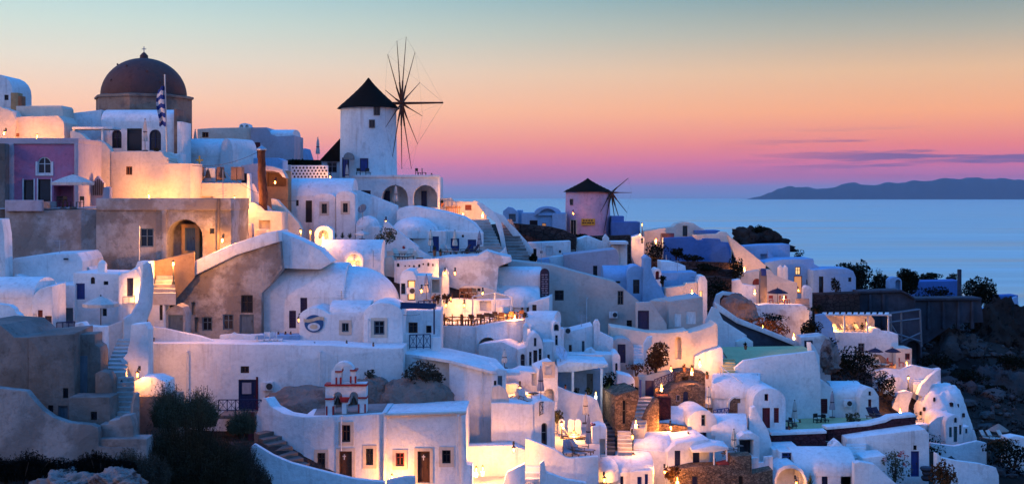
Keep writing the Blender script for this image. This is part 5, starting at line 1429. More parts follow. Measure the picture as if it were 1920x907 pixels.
# ---- arch-fronted white house
b = Bld('twin_bay_house', 'white house with two round-topped bays and dark door under the windmill', 'house', 600, 445, 128)
b.wall(rect(515, 366, 662, 450), 129, 0, 5, [('w', 555, 375, 560, 386), ('d', 573, 376, 585, 417, 'dark')], 'white')
b.vault(515, 660, 366, 1.75, 129.2, 0, 5.2)
b.wall(archpts(588, 629, 452, 371, 362), 127.4, 0, 2.5, [('w', 603, 382, 613, 400, 'dark_t')], 'white', name='bay')
b.wall(archpts(630, 666, 452, 368, 358), 127, 0, 2.5, [('w', 643, 381, 652, 398, 'dark_t')], 'white', name='bay')
simple('slope_wall', 'bright white wall sloping right below the windmill terrace', 'wall', [(660, 356), (672, 357), (745, 385), (745, 425), (660, 440)], 131, 0, 1.2)
simple('terrace_wall', 'warm lit triangle of wall by the windmill door', 'wall', [(628, 350), (660, 333), (660, 364), (628, 356)], 138, 0, 1.0, mat='cream')
dish(680, 392, 9.5, 125.6, 'grey-blue satellite dish beside the twin bay house', 60, -30, 'greyblue')
b = Bld('little_dome', 'little white domed cell with one slit window', 'cell', 690, 445, 126)
b.wall(rect(667, 424, 713, 450), 125.6, 0, 2.4, [('w', 687, 418.5 + 8, 694, 437)], 'white', r=0.3); b.dome(690, 426, 1.22, 1.15, 126.8, 'white', 24)
lamp(723, 416, 123.4, 'bright lantern at the head of the sloping white wall', 200, 'wall')
lamp(619, 332, 134.6, 'bright lantern beside the openwork wall', 70, 'wall')

# ---- blue dome house
b = Bld('dome_house', 'blue-white domed house with blue doors in the centre', 'house', 820, 478, 127)
b.wall([(742, 480), (744, 394), (760, 387), (778, 386), (835, 397), (870, 407), (890, 420), (903, 437), (905, 480)], 129, 0, 6, [('d', 846, 447, 862, 473, 'blue'), ('d', 877, 449, 893, 473, 'blue')], 'white', r=0.35)
b.wall(rect(742, 433, 836, 480), 126, 0, 4, [('aw', 758, 446, 776, 456, 'dark'), ('d', 811, 443, 823, 471, 'blue')], 'white')
b.dome(778, 434, 2.33, 1.45, 127.9, 'white', 32)
b.wall([(832, 431), (906, 436), (906, 480), (832, 480)], 127.6, 0, 2, [('d', 845, 447, 861, 472, 'blue'), ('d', 877, 449, 893, 472, 'blue'), ('aw', 866, 440, 870, 445)], 'white', name='front_wall')
umb_closed(807.5, 432, 473, 123.8, 'white folded parasol left before the dome house', 'canvaswarm')
umb_closed(853, 432, 473, 123.8, 'white folded parasol in the middle before the dome house', 'canvaswarm')
umb_closed(899, 434, 470, 124.6, 'grey folded parasol right before the dome house', 'canvasgrey')
for i, (x, mt_) in enumerate(((838, 'canvas'), (849, 'canvas'), (868, 'canvasdark'), (884, 'canvasdark'))):
    place('lounger', x, 477, 123.2, (0.9, 0.9, -1.2, -1.2)[i], ['white deck chair left before the dome house', 'white deck chair second before the dome house', 'dark deck chair third before the dome house', 'dark deck chair right before the dome house'][i], 'deck chairs before the dome house', cm=mt_)
for i, (x, w, h) in enumerate(((815, 15, 26), (826, 12, 18), (876, 14, 16))):
    spiky(x, 480, w, h, 123, ['spiky pot plant left before the dome house', 'spiky pot plant beside the first one', 'spiky pot plant between parasols before the dome house'][i], 'leafgreen', 24, 'terracotta')
simple('terrace_wall', 'white wall sloping down from the bright lantern', 'wall', [(716, 440), (720, 415), (728, 417), (740, 428), (785, 462), (786, 468), (812, 482), (814, 495), (716, 495)], 123, 0, .8)
b = Bld('lilac_vault', 'lilac-white vault with a small warm lit arch', 'house', 655, 500, 113)
b.wall(rect(600, 482, 714, 505), 113, 0, 5, [('an', 650, 472.5 + 10, 677, 500, 'dark', .5)], 'white'); b.vault(600, 714, 482.5, 1.5, 113, 0, 5.0)
b.wall(archpts(646, 681, 506, 484, 470), 112.7, 0, 1.4, [('an', 651, 476, 676, 505, 'dark', .7)], 'white', name='dormer', r=0.06)
lamp(664, 492, 112.6, 'lit lantern in the small arch of the lilac vault', 28, 'floor')
b = Bld('olive_tree', 'small olive tree on the terrace under the dome house', 'tree', 722, 480, 118)
rnd_ = random.Random(4); W = 1.05
cl = [(rnd_.uniform(-.7, .7) * W, rnd_.uniform(-.6, .6) * W, rnd_.uniform(1.3, 2.4), .45, .45, .36) for _ in range(12)]
link('crown', leaf_mesh('crown', cl, 1500, 0.09, 3, 0.15), 'leafolive', b.o)
mb = MB().tube((0, 0, -.2), (0.05, 0, 1.1), .09, .06, 7)
for (x, y, z, *_r) in cl[:7]: mb.tube((0.05, 0, 1.0), (x, y, z), .04, .015, 5)
mb.build('trunk', 'bark', b.o)
for i, (x, w, h) in enumerate(((628, 16, 14), (642, 15, 15), (656, 16, 14))):
    spiky(x, 447, w, h, 117.5, ['leftmost of three small palms on the roof terrace', 'middle of three small palms on the roof terrace', 'rightmost of three small palms on the roof terrace'][i], 'leafolive', 40, None, 'small_palm')
umb_open(679, 432, 449, 30, 118.2, 'white parasol beside the three small palms', 'canvas', 8, valance=0.1)
b = Bld('terrace_block', 'cream planter terrace below the olive tree', 'terrace', 730, 505, 117)
b.wall([(714, 484), (735, 480), (739, 487), (739, 520), (714, 520)], 116.5, 0, 2.5, [], 'cream')
b.wall([(720, 470), (780, 470), (812, 486), (812, 492), (720, 492)], 120.5, 0, 1, [], 'cream', name='rear_wall')
b.wall([(739, 488), (822, 484), (822, 540), (739, 540)], 115.6, 0, 0.5, [('an', 744, 493, 749, 500, 'iron', .3), ('an', 758, 497, 761, 500, 'iron', .3), ('an', 766, 497, 769, 500, 'iron', .3), ('an', 774, 497, 778, 501, 'iron', .3), ('an', 784, 495, 788, 501, 'iron', .3), ('an', 792, 493, 795, 497, 'iron', .3), ('an', 801, 492, 805, 499, 'iron', .3), ('an', 810, 494, 813, 499, 'iron', .3)], 'white', name='pierced_parapet', r=0.06)  # dark backing plates imitate the shade inside the pierced holes
place('lounger', 749, 486, 117.8, 0.8, 'white deck chair left on the olive tree terrace', 'deck chairs on the olive terrace', cm='canvaswarm')
place('lounger', 763, 486, 118, -0.5, 'white deck chair right on the olive tree terrace', 'deck chairs on the olive terrace', cm='canvaswarm')
spiky(757, 467, 16, 9, 119.6, 'red flowering plant beside the olive tree', 'flower', 26, None, 'flowering_plant')
simple('planter', 'brick red planter on the olive tree terrace', 'planter', rect(780, 483, 793, 489), 118, 0, .6, mat='terracotta', down=0)
b = Bld('curved_retaining_wall', 'big curved white wall below the dome house terrace', 'wall', 870, 545, 118)
b.wall([(812, 486), (840, 481), (895, 479), (912, 470), (935, 477), (958, 482), (960, 490), (935, 500), (925, 560), (812, 560)], 118, 0, 4.5, [], 'white_worn', r=0.2)
lamp(834, 512, 115.2, 'left of a pair of bright lamps on the curved wall', 45, 'wall'); lamp(853, 512, 115.2, 'right of a pair of bright lamps on the curved wall', 45, 'wall')
simple('wall_niche', 'small white pointed niche between the pair of lamps', 'niche', [(828, 522), (829, 510), (835, 502), (841, 510), (843, 522)], 116.2, 0, 1)

# ================================================================== windmills
def windmill(label, pxc, wpx_top, wpx_bot, py_top, py_bot, apex, eave_w, Y, hub, rad, axis_az, axle, n, holes, mat, phase=0.0, poles=None):
    b = Bld('windmill', label, 'windmill', pxc, py_bot, Y, 'windmills on the ridge')
    base = P(pxc, py_bot, Y); H = P(pxc, py_top, Y).z - base.z
    rt, rb2 = wpx_top / F * Y / 2, wpx_bot / F * Y / 2
    prof = [(rb2 + (rt - rb2) * k / 10, -3 + (H + 3) * k / 10) for k in range(11)]
    MB().lathe(prof, (0, 0, 0), 40).build('tower', mat, b.o, 50)
    ah = P(pxc, apex, Y).z - P(pxc, py_top, Y).z; er = eave_w / F * Y / 2
    th = MB()
    for k in range(7):
        s0, s1 = k / 7, (k + 1) / 7
        r0_, r1_ = er * (1 - s0) ** 1.15 + 0.12, er * (1 - s1) ** 1.15 + 0.02
        th.lathe([(r0_ - 0.1, H - 0.12 + ah * s0), (r0_ + 0.05, H - 0.15 + ah * s0), (r1_ + 0.06, H + ah * s1 * 0.99), (max(0.01, r1_ - 0.1), H + ah * s1)], (0, 0, 0), 36)
    th.build('thatched_cap', 'thatch', b.o, 25)
    for (k, x0, y0, x1, y1, fm, lit) in holes:
        u = ((x0 + x1) / 2 - pxc) / F * Y; zc = (P(0, (y0 + y1) / 2, Y).z - base.z); ww = (x1 - x0) / F * Y; hh = (y1 - y0) / F * Y
        rr_ = rb2 + (rt - rb2) * max(0, min(1, zc / H)) ; ang = math.asin(max(-.95, min(.95, u / rr_)))
        fr = MB(); t_ = 0.09
        fr.box(-ww / 2 - t_, -0.10, -hh / 2 - t_, -ww / 2, 0.3, hh / 2 + t_).box(ww / 2, -0.10, -hh / 2 - t_, ww / 2 + t_, 0.3, hh / 2 + t_).box(-ww / 2, -0.10, hh / 2, ww / 2, 0.3, hh / 2 + t_).box(-ww / 2, -0.12, -hh / 2 - t_, ww / 2, 0.3, -hh / 2).box(-0.025, -0.05, -hh / 2, 0.025, 0.2, hh / 2)
        f = fr.build('door' if k == 'd' else 'window', fm, b.o); f.location = (sin(ang) * rr_, -cos(ang) * rr_, zc); f.rotation_euler = (0, 0, ang)
        MB().box(-ww / 2, -0.02, -hh / 2, ww / 2, 0.28, hh / 2).build('leaf' if k == 'd' else 'pane', lit, f)
    hb = P(hub[0], hub[1], Y) - b.loc; ax = Vector((cos(axis_az), -sin(axis_az), 0.0)); hb.y = -1.0
    side = Vector((sin(axis_az), cos(axis_az), 0))
    ro = bpy.data.objects.new('sail_wheel', mesh('sail_wheel', *(lambda q: (q.v, q.f))(MB().tube(hb - ax * 3.0, hb + ax * axle, .2, .1, 8)))) ; COL.objects.link(ro); ro.parent = b.o; ro.data.materials.append(MAT['driftwood'])
    tips = []
    if poles: n = len(poles)
    for k in range(n):
        a, L = (phase + 2 * pi * k / n, rad * (1 + 0.05 * sin(k * 2.7))) if not poles else (R(poles[k][0]), poles[k][1])
        d = Vector((0, 0, cos(a))) + side * sin(a)
        tp = hb + d * L + ax * 0.25; tips.append(tp)
        MB().tube(hb, hb + d * L * 0.34, .15, .10, 6).tube(hb + d * L * 0.28, tp, .075, .03, 6).build('sail_pole', 'driftwood', ro)
    w_ = MB()
    for k in range(n):
        w_.tube(tips[k], tips[(k + 1) % n], .007, .007, 3); 
        if k % 2 == 0: w_.tube(hb + ax * axle, tips[k], .007, .007, 3)
    w_.build('rigging', 'iron', ro)
    return b
wm = windmill('large white windmill with dark thatched cap and bare sail poles', 691, 104, 108, 202, 331, 146, 112, 152, (755, 195), 8.0, R(11), 5.0, 12,
    [('w', 707, 205, 716, 218, 'woodgrey', 'glass'), ('w', 699, 229, 707, 241, 'woodgrey', 'glass'), ('w', 683, 300, 695, 321, 'navy', 'blue'), ('d', 646, 298, 660, 331, 'navy', 'blue')], 'white', 0.12)
q = P(653, 296, 152)
simple('door_hood', 'little round hood over the blue windmill door', 'hood', archpts(644, 662, 299, 296, 286), 147.2, 0, 1.4, mat='greylight', r=0.03, down=0)
b = Bld('windmill_terrace', 'blue-white terrace house with two dark arches carrying the windmill', 'house', 740, 392, 145)
b.wall([(657, 333), (822, 331), (824, 400), (657, 400)], 145, 0, 9.5, [('w', 677, 357, 695, 369, 'navy'), ('an', 716, 347, 765, 389, 'dark', 2.6), ('an', 775, 347, 820, 389, 'dark', 2.6)], 'white')
for (x0, x1) in ((718, 731), (790, 800)):
    b.wall(rect(x0, 358, x1, 387), 147.3, 0, .15, [], 'navy', name='door', r=.02, down=0)
b.wall(rect(657, 328, 824, 333), 144.9, 0, .3, [], 'white', name='parapet', down=0)
umb_closed(742, 347, 390, 143.6, 'white folded parasol under the left windmill arch', 'canvas')
umb_closed(650.5, 308, 358, 143.4, 'white folded parasol left of the windmill terrace', 'canvas')
for i, (x, lab) in enumerate(((672, 'dark armchair left on the windmill terrace'), (690, 'pale armchair by the windmill wall'), (784, 'dark armchair right on the windmill terrace edge'), (795, 'dark chair at the right end of the windmill terrace'))):
    place('chair', x, 331, 145.6, .5 * i, lab, 'windmill terrace chairs', mat='dark')
spiky(809, 331, 9, 8, 145.5, 'small pot plant at the windmill terrace corner', 'leafdry', 14, 'terracotta')
b = Bld('thatched_hut', 'black thatched hut with white walls left of the windmill', 'hut', 620, 328, 155)
b.wall(rect(602, 300, 640, 332), 155, 0, 5, [('w', 613, 304, 632, 324, 'canvasgrey')], 'white')
b.wall([(598, 302), (637, 260), (650, 260), (650, 303)], 154.6, 0, 6, [], 'thatch', name='roof', r=.1, down=0)

b2 = windmill('smaller pale windmill with dark thatched cap above the sea', 1102, 82, 88, 358, 442, 334, 88, 178, (1146, 361), 5.6, R(38), 0.6, 10,
    [('w', 1068, 374, 1073, 383, 'woodgrey', 'glass'), ('d', 1068, 412, 1080, 441, 'trim', 'dark')], 'millpink', 0.35, [(62, 4.3), (90, 4.7), (129, 4.5), (155, 6.0), (172, 5.2), (203, 6.0), (230, 4.1), (270, 3.5)])
b = Bld('yellow_sign', 'yellow wall sign with dark lettering on the small windmill', 'sign', 1103, 424, 174.6)
b.wall(rect(1090, 410, 1116, 422), 174.6, 0, .12, [], 'signyellow', r=.02, down=0, name='board')
for j, (y, xs_) in enumerate(((413, (1093, 1098, 1103, 1108)), (417.5, (1092, 1096, 1101, 1105, 1110)))):
    for x in xs_: b.wall(rect(x, y - 1, x + 3.4, y + 1.6), 174.56, 0, .05, [], 'signdark', r=0, down=0, name='lettering')
lamp(1075, 400, 172.5, 'small lantern by the small windmill door', 22, 'wall')

# ================================================================== stairs right of the dome house
b = Bld('orange_terrace', 'orange lit terrace walls behind the broad stair', 'wall', 860, 420, 150)
b.wall([(824, 372), (846, 371), (852, 377), (885, 378), (892, 376), (900, 380), (912, 398), (916, 425), (824, 425)], 148, 0, 1.2, [('n', 872, 384, 884, 394, 'red', .4)], 'cream')
lamp(868, 402, 144.5, 'lit lantern before the orange terrace wall', 300, 'floor'); lamp(905, 400, 143, 'lit lantern at the head of the broad stair', 70, 'floor')
b = Bld('timber_gate', 'gate of upright wooden bars before the orange wall', 'gate', 850, 400, 146)
for i in range(8): b.wall(rect(836 + i * 3.5, 384 + abs(i - 4) * .7, 837.6 + i * 3.5, 401), 146, 0, .08, [], 'wood', r=.01, down=0, name='bar')
b.wall(rect(835, 388, 864, 390), 146.1, 0, .06, [], 'wood', r=.01, down=0, name='rail')
spiky(829, 388, 14, 17, 146.5, 'dark palm in a pot left of the wooden gate', 'leafdark', 26, 'terracotta')
stairs('broad_stairs', 'broad pale stairway climbing between curved white parapets', (889, 480, 124), (947, 480, 124), (884, 411, 142), (915, 411, 142), 12, 'step')
b = Bld('stair_parapet', 'curved white parapet right of the broad stair', 'parapet', 950, 490, 124)
b.wall([(893, 380), (903, 380), (925, 396), (940, 418), (946, 445), (950, 470), (958, 492), (944, 495), (942, 470), (936, 440), (928, 416), (910, 402)], 130, 0, .5, [], 'white', r=.12, down=0)
b.wall([(942, 470), (949, 462), (960, 495), (962, 500), (920, 500), (925, 482)], 123, 0, .6, [], 'white', name='foot', r=.12)
stairs('narrow_stairs', 'narrow dark stairway beside the rubble wall', (956, 490, 128), (996, 488, 128), (938, 412, 148), (958, 410, 148), 14, 'greylight')
b = Bld('stair_parapet', 'white parapet stepping down right of the narrow dark stair', 'parapet', 990, 485, 134)
b.wall([(912, 398), (925, 396), (945, 404), (955, 418), (968, 430), (980, 444), (990, 455), (1000, 468), (1000, 488), (990, 480), (975, 458), (960, 440), (948, 424), (930, 408)], 138, 0, .4, [], 'white', r=.1, down=0)
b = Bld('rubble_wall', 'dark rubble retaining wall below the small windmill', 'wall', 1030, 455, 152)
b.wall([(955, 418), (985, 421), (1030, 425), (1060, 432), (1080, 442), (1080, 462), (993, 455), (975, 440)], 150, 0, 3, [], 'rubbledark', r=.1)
simple('white_wall', 'white wall with pale door panels under the rubble wall', 'wall', [(990, 455), (1070, 452), (1070, 490), (990, 490)], 146, 0, 3, [('d', 1023, 461, 1037, 480, 'whitepaint'), ('w', 1000, 466, 1006, 478), ('w', 1013, 470, 1017, 475), ('w', 1048, 469, 1052, 474)])
stairs('dark_steps', 'small dark steps right of the white wall', (1056, 485, 147), (1076, 483, 147), (1066, 446, 156), (1082, 445, 156), 7, 'grey')
b = Bld('gabled_shed', 'small blue house with pointed front on the ridge', 'house', 958, 418, 172)
b.wall([(943, 425), (943, 396), (953, 388), (962, 390), (972, 398), (972, 425)], 172, 0, 4, [('d', 954, 401, 967, 416, 'greyblue')], 'blue_shade'); b.wall(rect(970, 394, 981, 425), 172.5, 0, 3, [], 'blue_shade', name='wing')
b = Bld('ridge_house', 'deep blue house with low vault left of the small windmill', 'house', 1020, 428, 172)
b.wall(rect(978, 399, 1062, 435), 172, 0, 5, [('d', 993, 413, 1008, 426, 'dark'), ('w', 1016, 418, 1024, 426, 'litdim')], 'blue_shade')
b.wall(archpts(1003, 1052, 405, 399, 387), 171.8, 0, 5, [('an', 1008, 391, 1046, 401, 'dark', .6)], 'blue_shade', name='vault', r=.06, down=0); b.wall(rect(1036, 400, 1060, 415), 170.8, 0, 2, [], 'blue_shade', name='annex')
# ================================================================== centre right: beige wall, blue houses
b = Bld('beige_wall_house', 'house with a huge beige wall sloping down to the right', 'house', 1110, 625, 123)
b.wall([(929, 489), (960, 489), (1034, 497), (1085, 511), (1155, 529), (1175, 545), (1200, 566), (1204, 640), (1000, 640), (929, 560)], 123, 0, 3.5, [('w', 1040, 544, 1057, 563, 'dark'), ('w', 1158, 545, 1169, 571, 'woodgrey'), ('w', 1175, 600, 1185, 616, 'dark')], 'beige', r=.12)
b = Bld('vaulted_house', 'lilac-white vault before the huge beige wall', 'house', 968, 560, 120.5)
b.wall(rect(921, 519, 1015, 575), 120, 0, 3, [], 'white'); b.vault(921, 1015, 520, .95, 120, 0, 3.0)
b = Bld('menu_board', 'tall dark round-topped board with rows of pale writing', 'sign', 1021, 563, 119.6)
b.wall(archpts(1013, 1030, 563, 512, 503), 119.4, 10, .12, [], 'signdark', r=.02, down=0, name='board')
for j in range(11):
    for k in range(2):
        x0 = 1015.2 + k * 6.4 + (j % 3) * .5
        b.wall(rect(x0, 514 + j * 4.2, x0 + 5.2 - (j % 2) * 1.2, 516 + j * 4.2), 119.4, 10, .05, [], 'signtext', r=0, down=0, name='lettering', off=-.04)
b = Bld('lilac_block', 'plain violet-grey block house below the small windmill', 'house', 1108, 525, 140)
b.wall([(1057, 478), (1155, 467), (1160, 478), (1160, 535), (1057, 535)], 140, 0, 5, [('w', 1112, 498, 1120, 518, 'dark')], 'lilac')
b.wall([(1028, 482), (1057, 479), (1057, 510), (1028, 505)], 141, -10, 3, [], 'white', name='side_wall')
b.wall([(1007, 486), (1030, 484), (1030, 505), (1007, 505)], 139, 0, 2, [], 'blue_shade', name='annex')
b = Bld('chimney_house', 'white low house with a tall chimney under the small windmill', 'house', 1110, 470, 155)
b.wall([(1075, 476), (1085, 448), (1100, 443), (1108, 444), (1130, 453), (1145, 455), (1145, 485), (1075, 485)], 155, 0, 4, [], 'white', r=.15)
b.wall([(1129, 475), (1131, 446), (1136, 439), (1142, 446), (1145, 475)], 153, 0, 1.4, [], 'white', name='chimney', r=.08)
b.wall(rect(1146, 453, 1178, 458), 150, 0, 4, [], 'white', name='canopy', r=.06, down=0); b.wall(rect(1148, 458, 1176, 480), 152, 0, 2, [], 'white', name='wing')
simple('dark_wall', 'dark stone wall at the foot of the small windmill', 'wall', [(1100, 443), (1183, 441), (1183, 470), (1100, 462)], 161, 0, 2, mat='rubbledark')
b = Bld('blue_shade_house', 'flat house in painted deep blue shade right of the small windmill', 'house', 1175, 445, 174)
b.wall(rect(1147, 416, 1200, 455), 174, 0, 5, [], 'deepblue_shade'); b.wall(rect(1147, 405, 1170, 425), 175, 0, 3, [], 'deepblue_shade', name='upper_block')
b.wall([(1184, 445), (1200, 440), (1208, 446), (1208, 490), (1184, 480)], 166, 0, 3, [('w', 1202, 446, 1206, 456, 'navy')], 'white', name='corner_block')
lamp(1200, 440, 164.4, 'bright lantern at the corner right of the small windmill', 170, 'wall'); lamp(1204, 421, 171, 'bare bulb on a thin post above the corner lantern', 20, 'post', h=3)
b = Bld('blue_vault_house', 'blue vault house with a tall flaring chimney', 'house', 1190, 562, 131)
b.wall([(1132, 522), (1180, 520), (1180, 575), (1132, 575)], 131.5, 0, 4, [('w', 1154, 524, 1163, 531)], 'blue_shade'); b.vault(1132, 1184, 522, 1.25, 131.5, 0, 4.2, 'blue_shade')
b.wall(archpts(1176, 1210, 580, 512, 498), 130.6, 0, 4.4, [('w', 1187, 524, 1199, 550, 'dark')], 'blue_shade', name='end_wall')
b.wall([(1203, 575), (1206, 530), (1208, 492), (1207, 484), (1213, 478), (1221, 484), (1221, 505), (1228, 522), (1240, 540), (1247, 556), (1262, 562), (1290, 558), (1310, 552), (1310, 575)], 130, 0, 2.6, [], 'blue_shade', name='chimney', r=.15)
b = Bld('blue_roof_house', 'blue flat house with a warm lit low front wall', 'house', 1275, 550, 139)
b.wall([(1236, 511), (1306, 510), (1306, 560), (1236, 560)], 140, 0, 4, [], 'blue_shade'); b.wall([(1248, 540), (1284, 535), (1285, 531), (1308, 529), (1308, 570), (1248, 570)], 137.6, 0, 1.5, [], 'cream', name='front_wall')
b.wall(archpts(1225, 1240, 530, 512, 503), 138.5, 0, 3, [('an', 1229, 508, 1236, 524, 'red', .4)], 'white', name='arch_block')
b.wall([(1309, 570), (1309, 525), (1313, 517), (1321, 517), (1326, 526), (1326, 575)], 137.5, 0, 3, [('d', 1311, 545, 1317, 562, 'lit')], 'white', name='tower')
b.wall([(1240, 490), (1262, 491), (1285, 498), (1295, 508), (1240, 512)], 143, 0, 4, [], 'white', name='rear_roof')
lamp(1297, 545, 135.8, 'lit lantern before the warm low front wall', 45, 'floor')
bush(1243, 532, 18, 16, 137, 'dark little bush beside the flaring chimney', 'leafdark', n=220, clumps=6)
b = Bld('utility_pole', 'thin white pole behind the blue flat house', 'pole', 1249, 515, 150); b.tubes('pole', 'steel', [(P(1249, 478, 150), P(1249, 520, 150))], .07)

b = Bld('grey_beige_house', 'grey-beige house with two white panels and a violet door', 'house', 1255, 620, 120)
b.wall([(1254, 565), (1318, 556), (1318, 640), (1254, 640)], 118, 8, 4, [('w', 1265, 587, 1278, 612, 'whitepaint'), ('w', 1287, 583, 1305, 607, 'whitepaint')], 'beige')
for r_ in (rect(1266.5, 588.5, 1276.5, 610.5), rect(1288.5, 584.5, 1303.5, 605.5)):
    b.wall(r_, 118, 8, .1, [], 'whitepaint', r=.01, down=0, name='panel', off=.08, ref=1254)
b.wall([(1218, 563), (1255, 566), (1255, 640), (1218, 640)], 119.5, -18, 3, [], 'beige', name='side_wall')
b.wall([(1193, 567), (1221, 566), (1250, 607), (1251, 640), (1193, 640)], 117.2, 0, .8, [('d', 1196, 582, 1217, 620, 'violet')], 'beige', name='stair_wall')
b = Bld('orange_lit_wall', 'curving cream wall lit orange with a tall arched niche', 'wall', 1298, 705, 115)
b.wall([(1145, 612), (1180, 617), (1214, 623), (1250, 624), (1280, 621), (1289, 619), (1292, 624), (1320, 616), (1336, 610), (1341, 604), (1346, 608), (1346, 660), (1306, 690), (1300, 715), (1145, 700)], 114.5, 0, 3, [('an', 1265.5, 631, 1278, 673, 'dark', .5)], 'cream', r=.15)
lamp(1312, 678, 112.6, 'lit lantern at the foot of the curving cream wall', 130, 'floor'); lamp(1258, 690, 112.2, 'lit lantern below the tall arched niche', 40, 'floor')
b = Bld('arch_cell', 'small beige round-roofed house with navy door', 'house', 1166, 682, 112)
b.wall([(1142, 690), (1142, 652), (1148, 640), (1158, 634), (1172, 634), (1184, 640), (1188, 652), (1188, 690)], 112, 0, 3, [('d', 1158, 645, 1173, 680, 'navy')], 'beige', r=.12)
stairs('white_steps', 'white steps right of the small round-roofed house', (1188, 690, 110.6), (1207, 690, 110.6), (1188, 645, 115), (1204, 645, 115), 8, 'white')
bush(1230, 692, 54, 54, 109.8, 'big brown dry bush by the arched niche', 'leafdry', n=2600, size=.12, clumps=14, hole=.02)
simple('white_wall', 'white winding wall left of the brown dry bush', 'wall', [(1207, 690), (1207, 645), (1214, 632), (1224, 630), (1222, 645), (1212, 660), (1226, 690), (1226, 700), (1207, 700)], 111.4, 0, .6)
b = Bld('rosy_house', 'rosy white house with two narrow shutters', 'house', 1085, 668, 112)
b.wall([(1056, 624), (1112, 610), (1114, 680), (1056, 685)], 112, 0, 3.5, [('sh', 1066.5, 646, 1072, 665, 'brown'), ('sh', 1091, 639, 1096, 664, 'greyblue')], 'white'); b.wall([(1113, 665), (1113, 606), (1117, 600), (1122, 600), (1125, 606), (1125, 622), (1150, 634), (1150, 665)], 111.6, 0, 1, [], 'white', name='pier')
simple('garden_wall', 'white low wall with a bulge below the rosy house', 'wall', [(1095, 664), (1098, 656), (1110, 652), (1118, 660), (1145, 661), (1146, 690), (1095, 690)], 109.4, 0, 1)
b = Bld('canopy_house', 'white flat canopy on posts over a shaded blue terrace', 'house', 1090, 737, 104)
b.wall([(1046, 686), (1066, 678), (1140, 682), (1141, 687), (1072, 697), (1046, 697)], 103, 0, 4.5, [], 'white', name='canopy', r=.08, down=0)
b.wall(rect(1046, 692, 1128, 745), 107, 0, 1, [('d', 1100, 700, 1112, 735, 'greyblue')], 'blue_shade', name='back_wall')
for x, t0 in ((1074, 697), (1128, 690)): b.wall(rect(x - 2.2, t0, x + 2.2, 740), 102.9, 0, .2, [], 'white', name='post', r=.03)
b.wall(rect(1063, 664, 1152, 700), 108.4, 0, 2, [], 'white', name='rear_wall'); b.wall(archpts(1148, 1163, 712, 670, 662), 107.6, 0, 3.5, [('aw', 1153.5, 680, 1158, 700, 'brown')], 'white', name='round_end')
simple('garden_wall', 'white small block wall right of the blue terrace', 'wall', [(1156, 725), (1158, 700), (1170, 702), (1184, 706), (1190, 712), (1192, 745), (1156, 745)], 104.2, 0, 2)
bush(1142, 738, 34, 48, 103.4, 'tall dark bush beside the blue terrace', 'leafdark', n=1200, clumps=10); spiky(1141, 738, 30, 24, 102.4, 'green agave before the blue terrace', 'leafgreen', 40, None, 'agave')
for i, (x, y, mt_) in enumerate(((1080, 738, 'terracotta'), (1103, 738, 'terracotta'), (1183, 732, 'terracotta'))): bush(x, y, 15, 14, 102.2, ['potted bush left on the blue terrace', 'potted bush in the middle of the blue terrace', 'red potted plant at the end of the stone wall'][i], ('leafdark', 'leafdark', 'leafdry')[i], 'potted_plant', 'plant', 150, .09, group='potted plants')
bush(1192, 698, 40, 20, 107, 'red-brown flower bed beside the white steps', 'leafdry', 'flower_bed', 'plant', 500, .09, clumps=9)
lamp(1117, 737, 101.5, 'tiny white garden lamp before the blue terrace', 14, 'floor', col=(1, .9, .75))
simple('garden_wall', 'white garden wall sloping down below the blue terrace', 'wall', [(1040, 722), (1060, 731), (1080, 738), (1105, 742), (1120, 750), (1127, 770), (1132, 792), (1132, 830), (1040, 830)], 99.5, 0, .5)
bush(1048, 790, 22, 28, 97, 'olive bush left of the parasol terrace', 'leafolive', n=420, clumps=7)
lamp(1053, 795, 95.6, 'bright lantern beside the olive bush', 120, 'post', h=1.4)
for i, x in enumerate((1053, 1071, 1084)): simple('stone_bench', ['white round-backed seat left on the parasol terrace', 'white round-backed seat in the middle of the parasol terrace', 'white round-backed seat right on the parasol terrace'][i], 'seat', archpts(x - 6, x + 6, 812, 792, 785), 96.6, 0, .35, group='round-backed seats')
umb_closed(1098, 738, 793, 98, 'cream folded parasol behind the sloping garden wall', 'canvas'); umb_closed(1103.5, 778, 854, 92.6, 'grey folded parasol in front on the parasol terrace', 'canvasgrey')
simple('pool_block', 'white block with doorway right of the parasol terrace', 'wall', [(1110, 800), (1125, 797), (1138, 802), (1138, 860), (1110, 860)], 94.6, 0, 2, [('n', 1124, 822, 1135, 852, 'dark', .6)])
bush(1115, 803, 16, 14, 95, 'red flowers on the white block by the parasols', 'flower', 'flowering_plant', 'plant', 220, .08, clumps=6)
tag(link('pool_terrace', mesh('pool_terrace', [P(1040, 862, 91), P(1125, 862, 91), P(1125, 800, 98.5), P(1040, 800, 98.5)], [(0, 1, 2, 3)], 0), 'floor'), 'paved parasol terrace', None, kind='structure')
tag(link('plunge_pool', mesh('plunge_pool', [P(1062, 836, 93.2), P(1082, 836, 93.2), P(1084, 831, 94), P(1064, 831, 94)], [(0, 1, 2, 3)], 0), 'water'), 'small turquoise plunge pool', None, kind='structure')
for i, (x, y, k) in enumerate(((1064, 852, 'lounger'), (1078, 854, 'lounger'), (1090, 850, 'lounger'), (1074, 825, 'lounger'))): place(k, x, y, 91.6 + (i == 3) * 4, .6 * i, ['dark deck chair left on the parasol terrace', 'dark deck chair second on the parasol terrace', 'dark deck chair by the grey folded parasol', 'white deck chair by the plunge pool'][i], 'deck chairs on the parasol terrace', cm='canvas' if i == 3 else 'canvasgrey')
lamp(1076, 812, 95.4, 'lit lamp behind the round-backed seats', 60, 'floor')
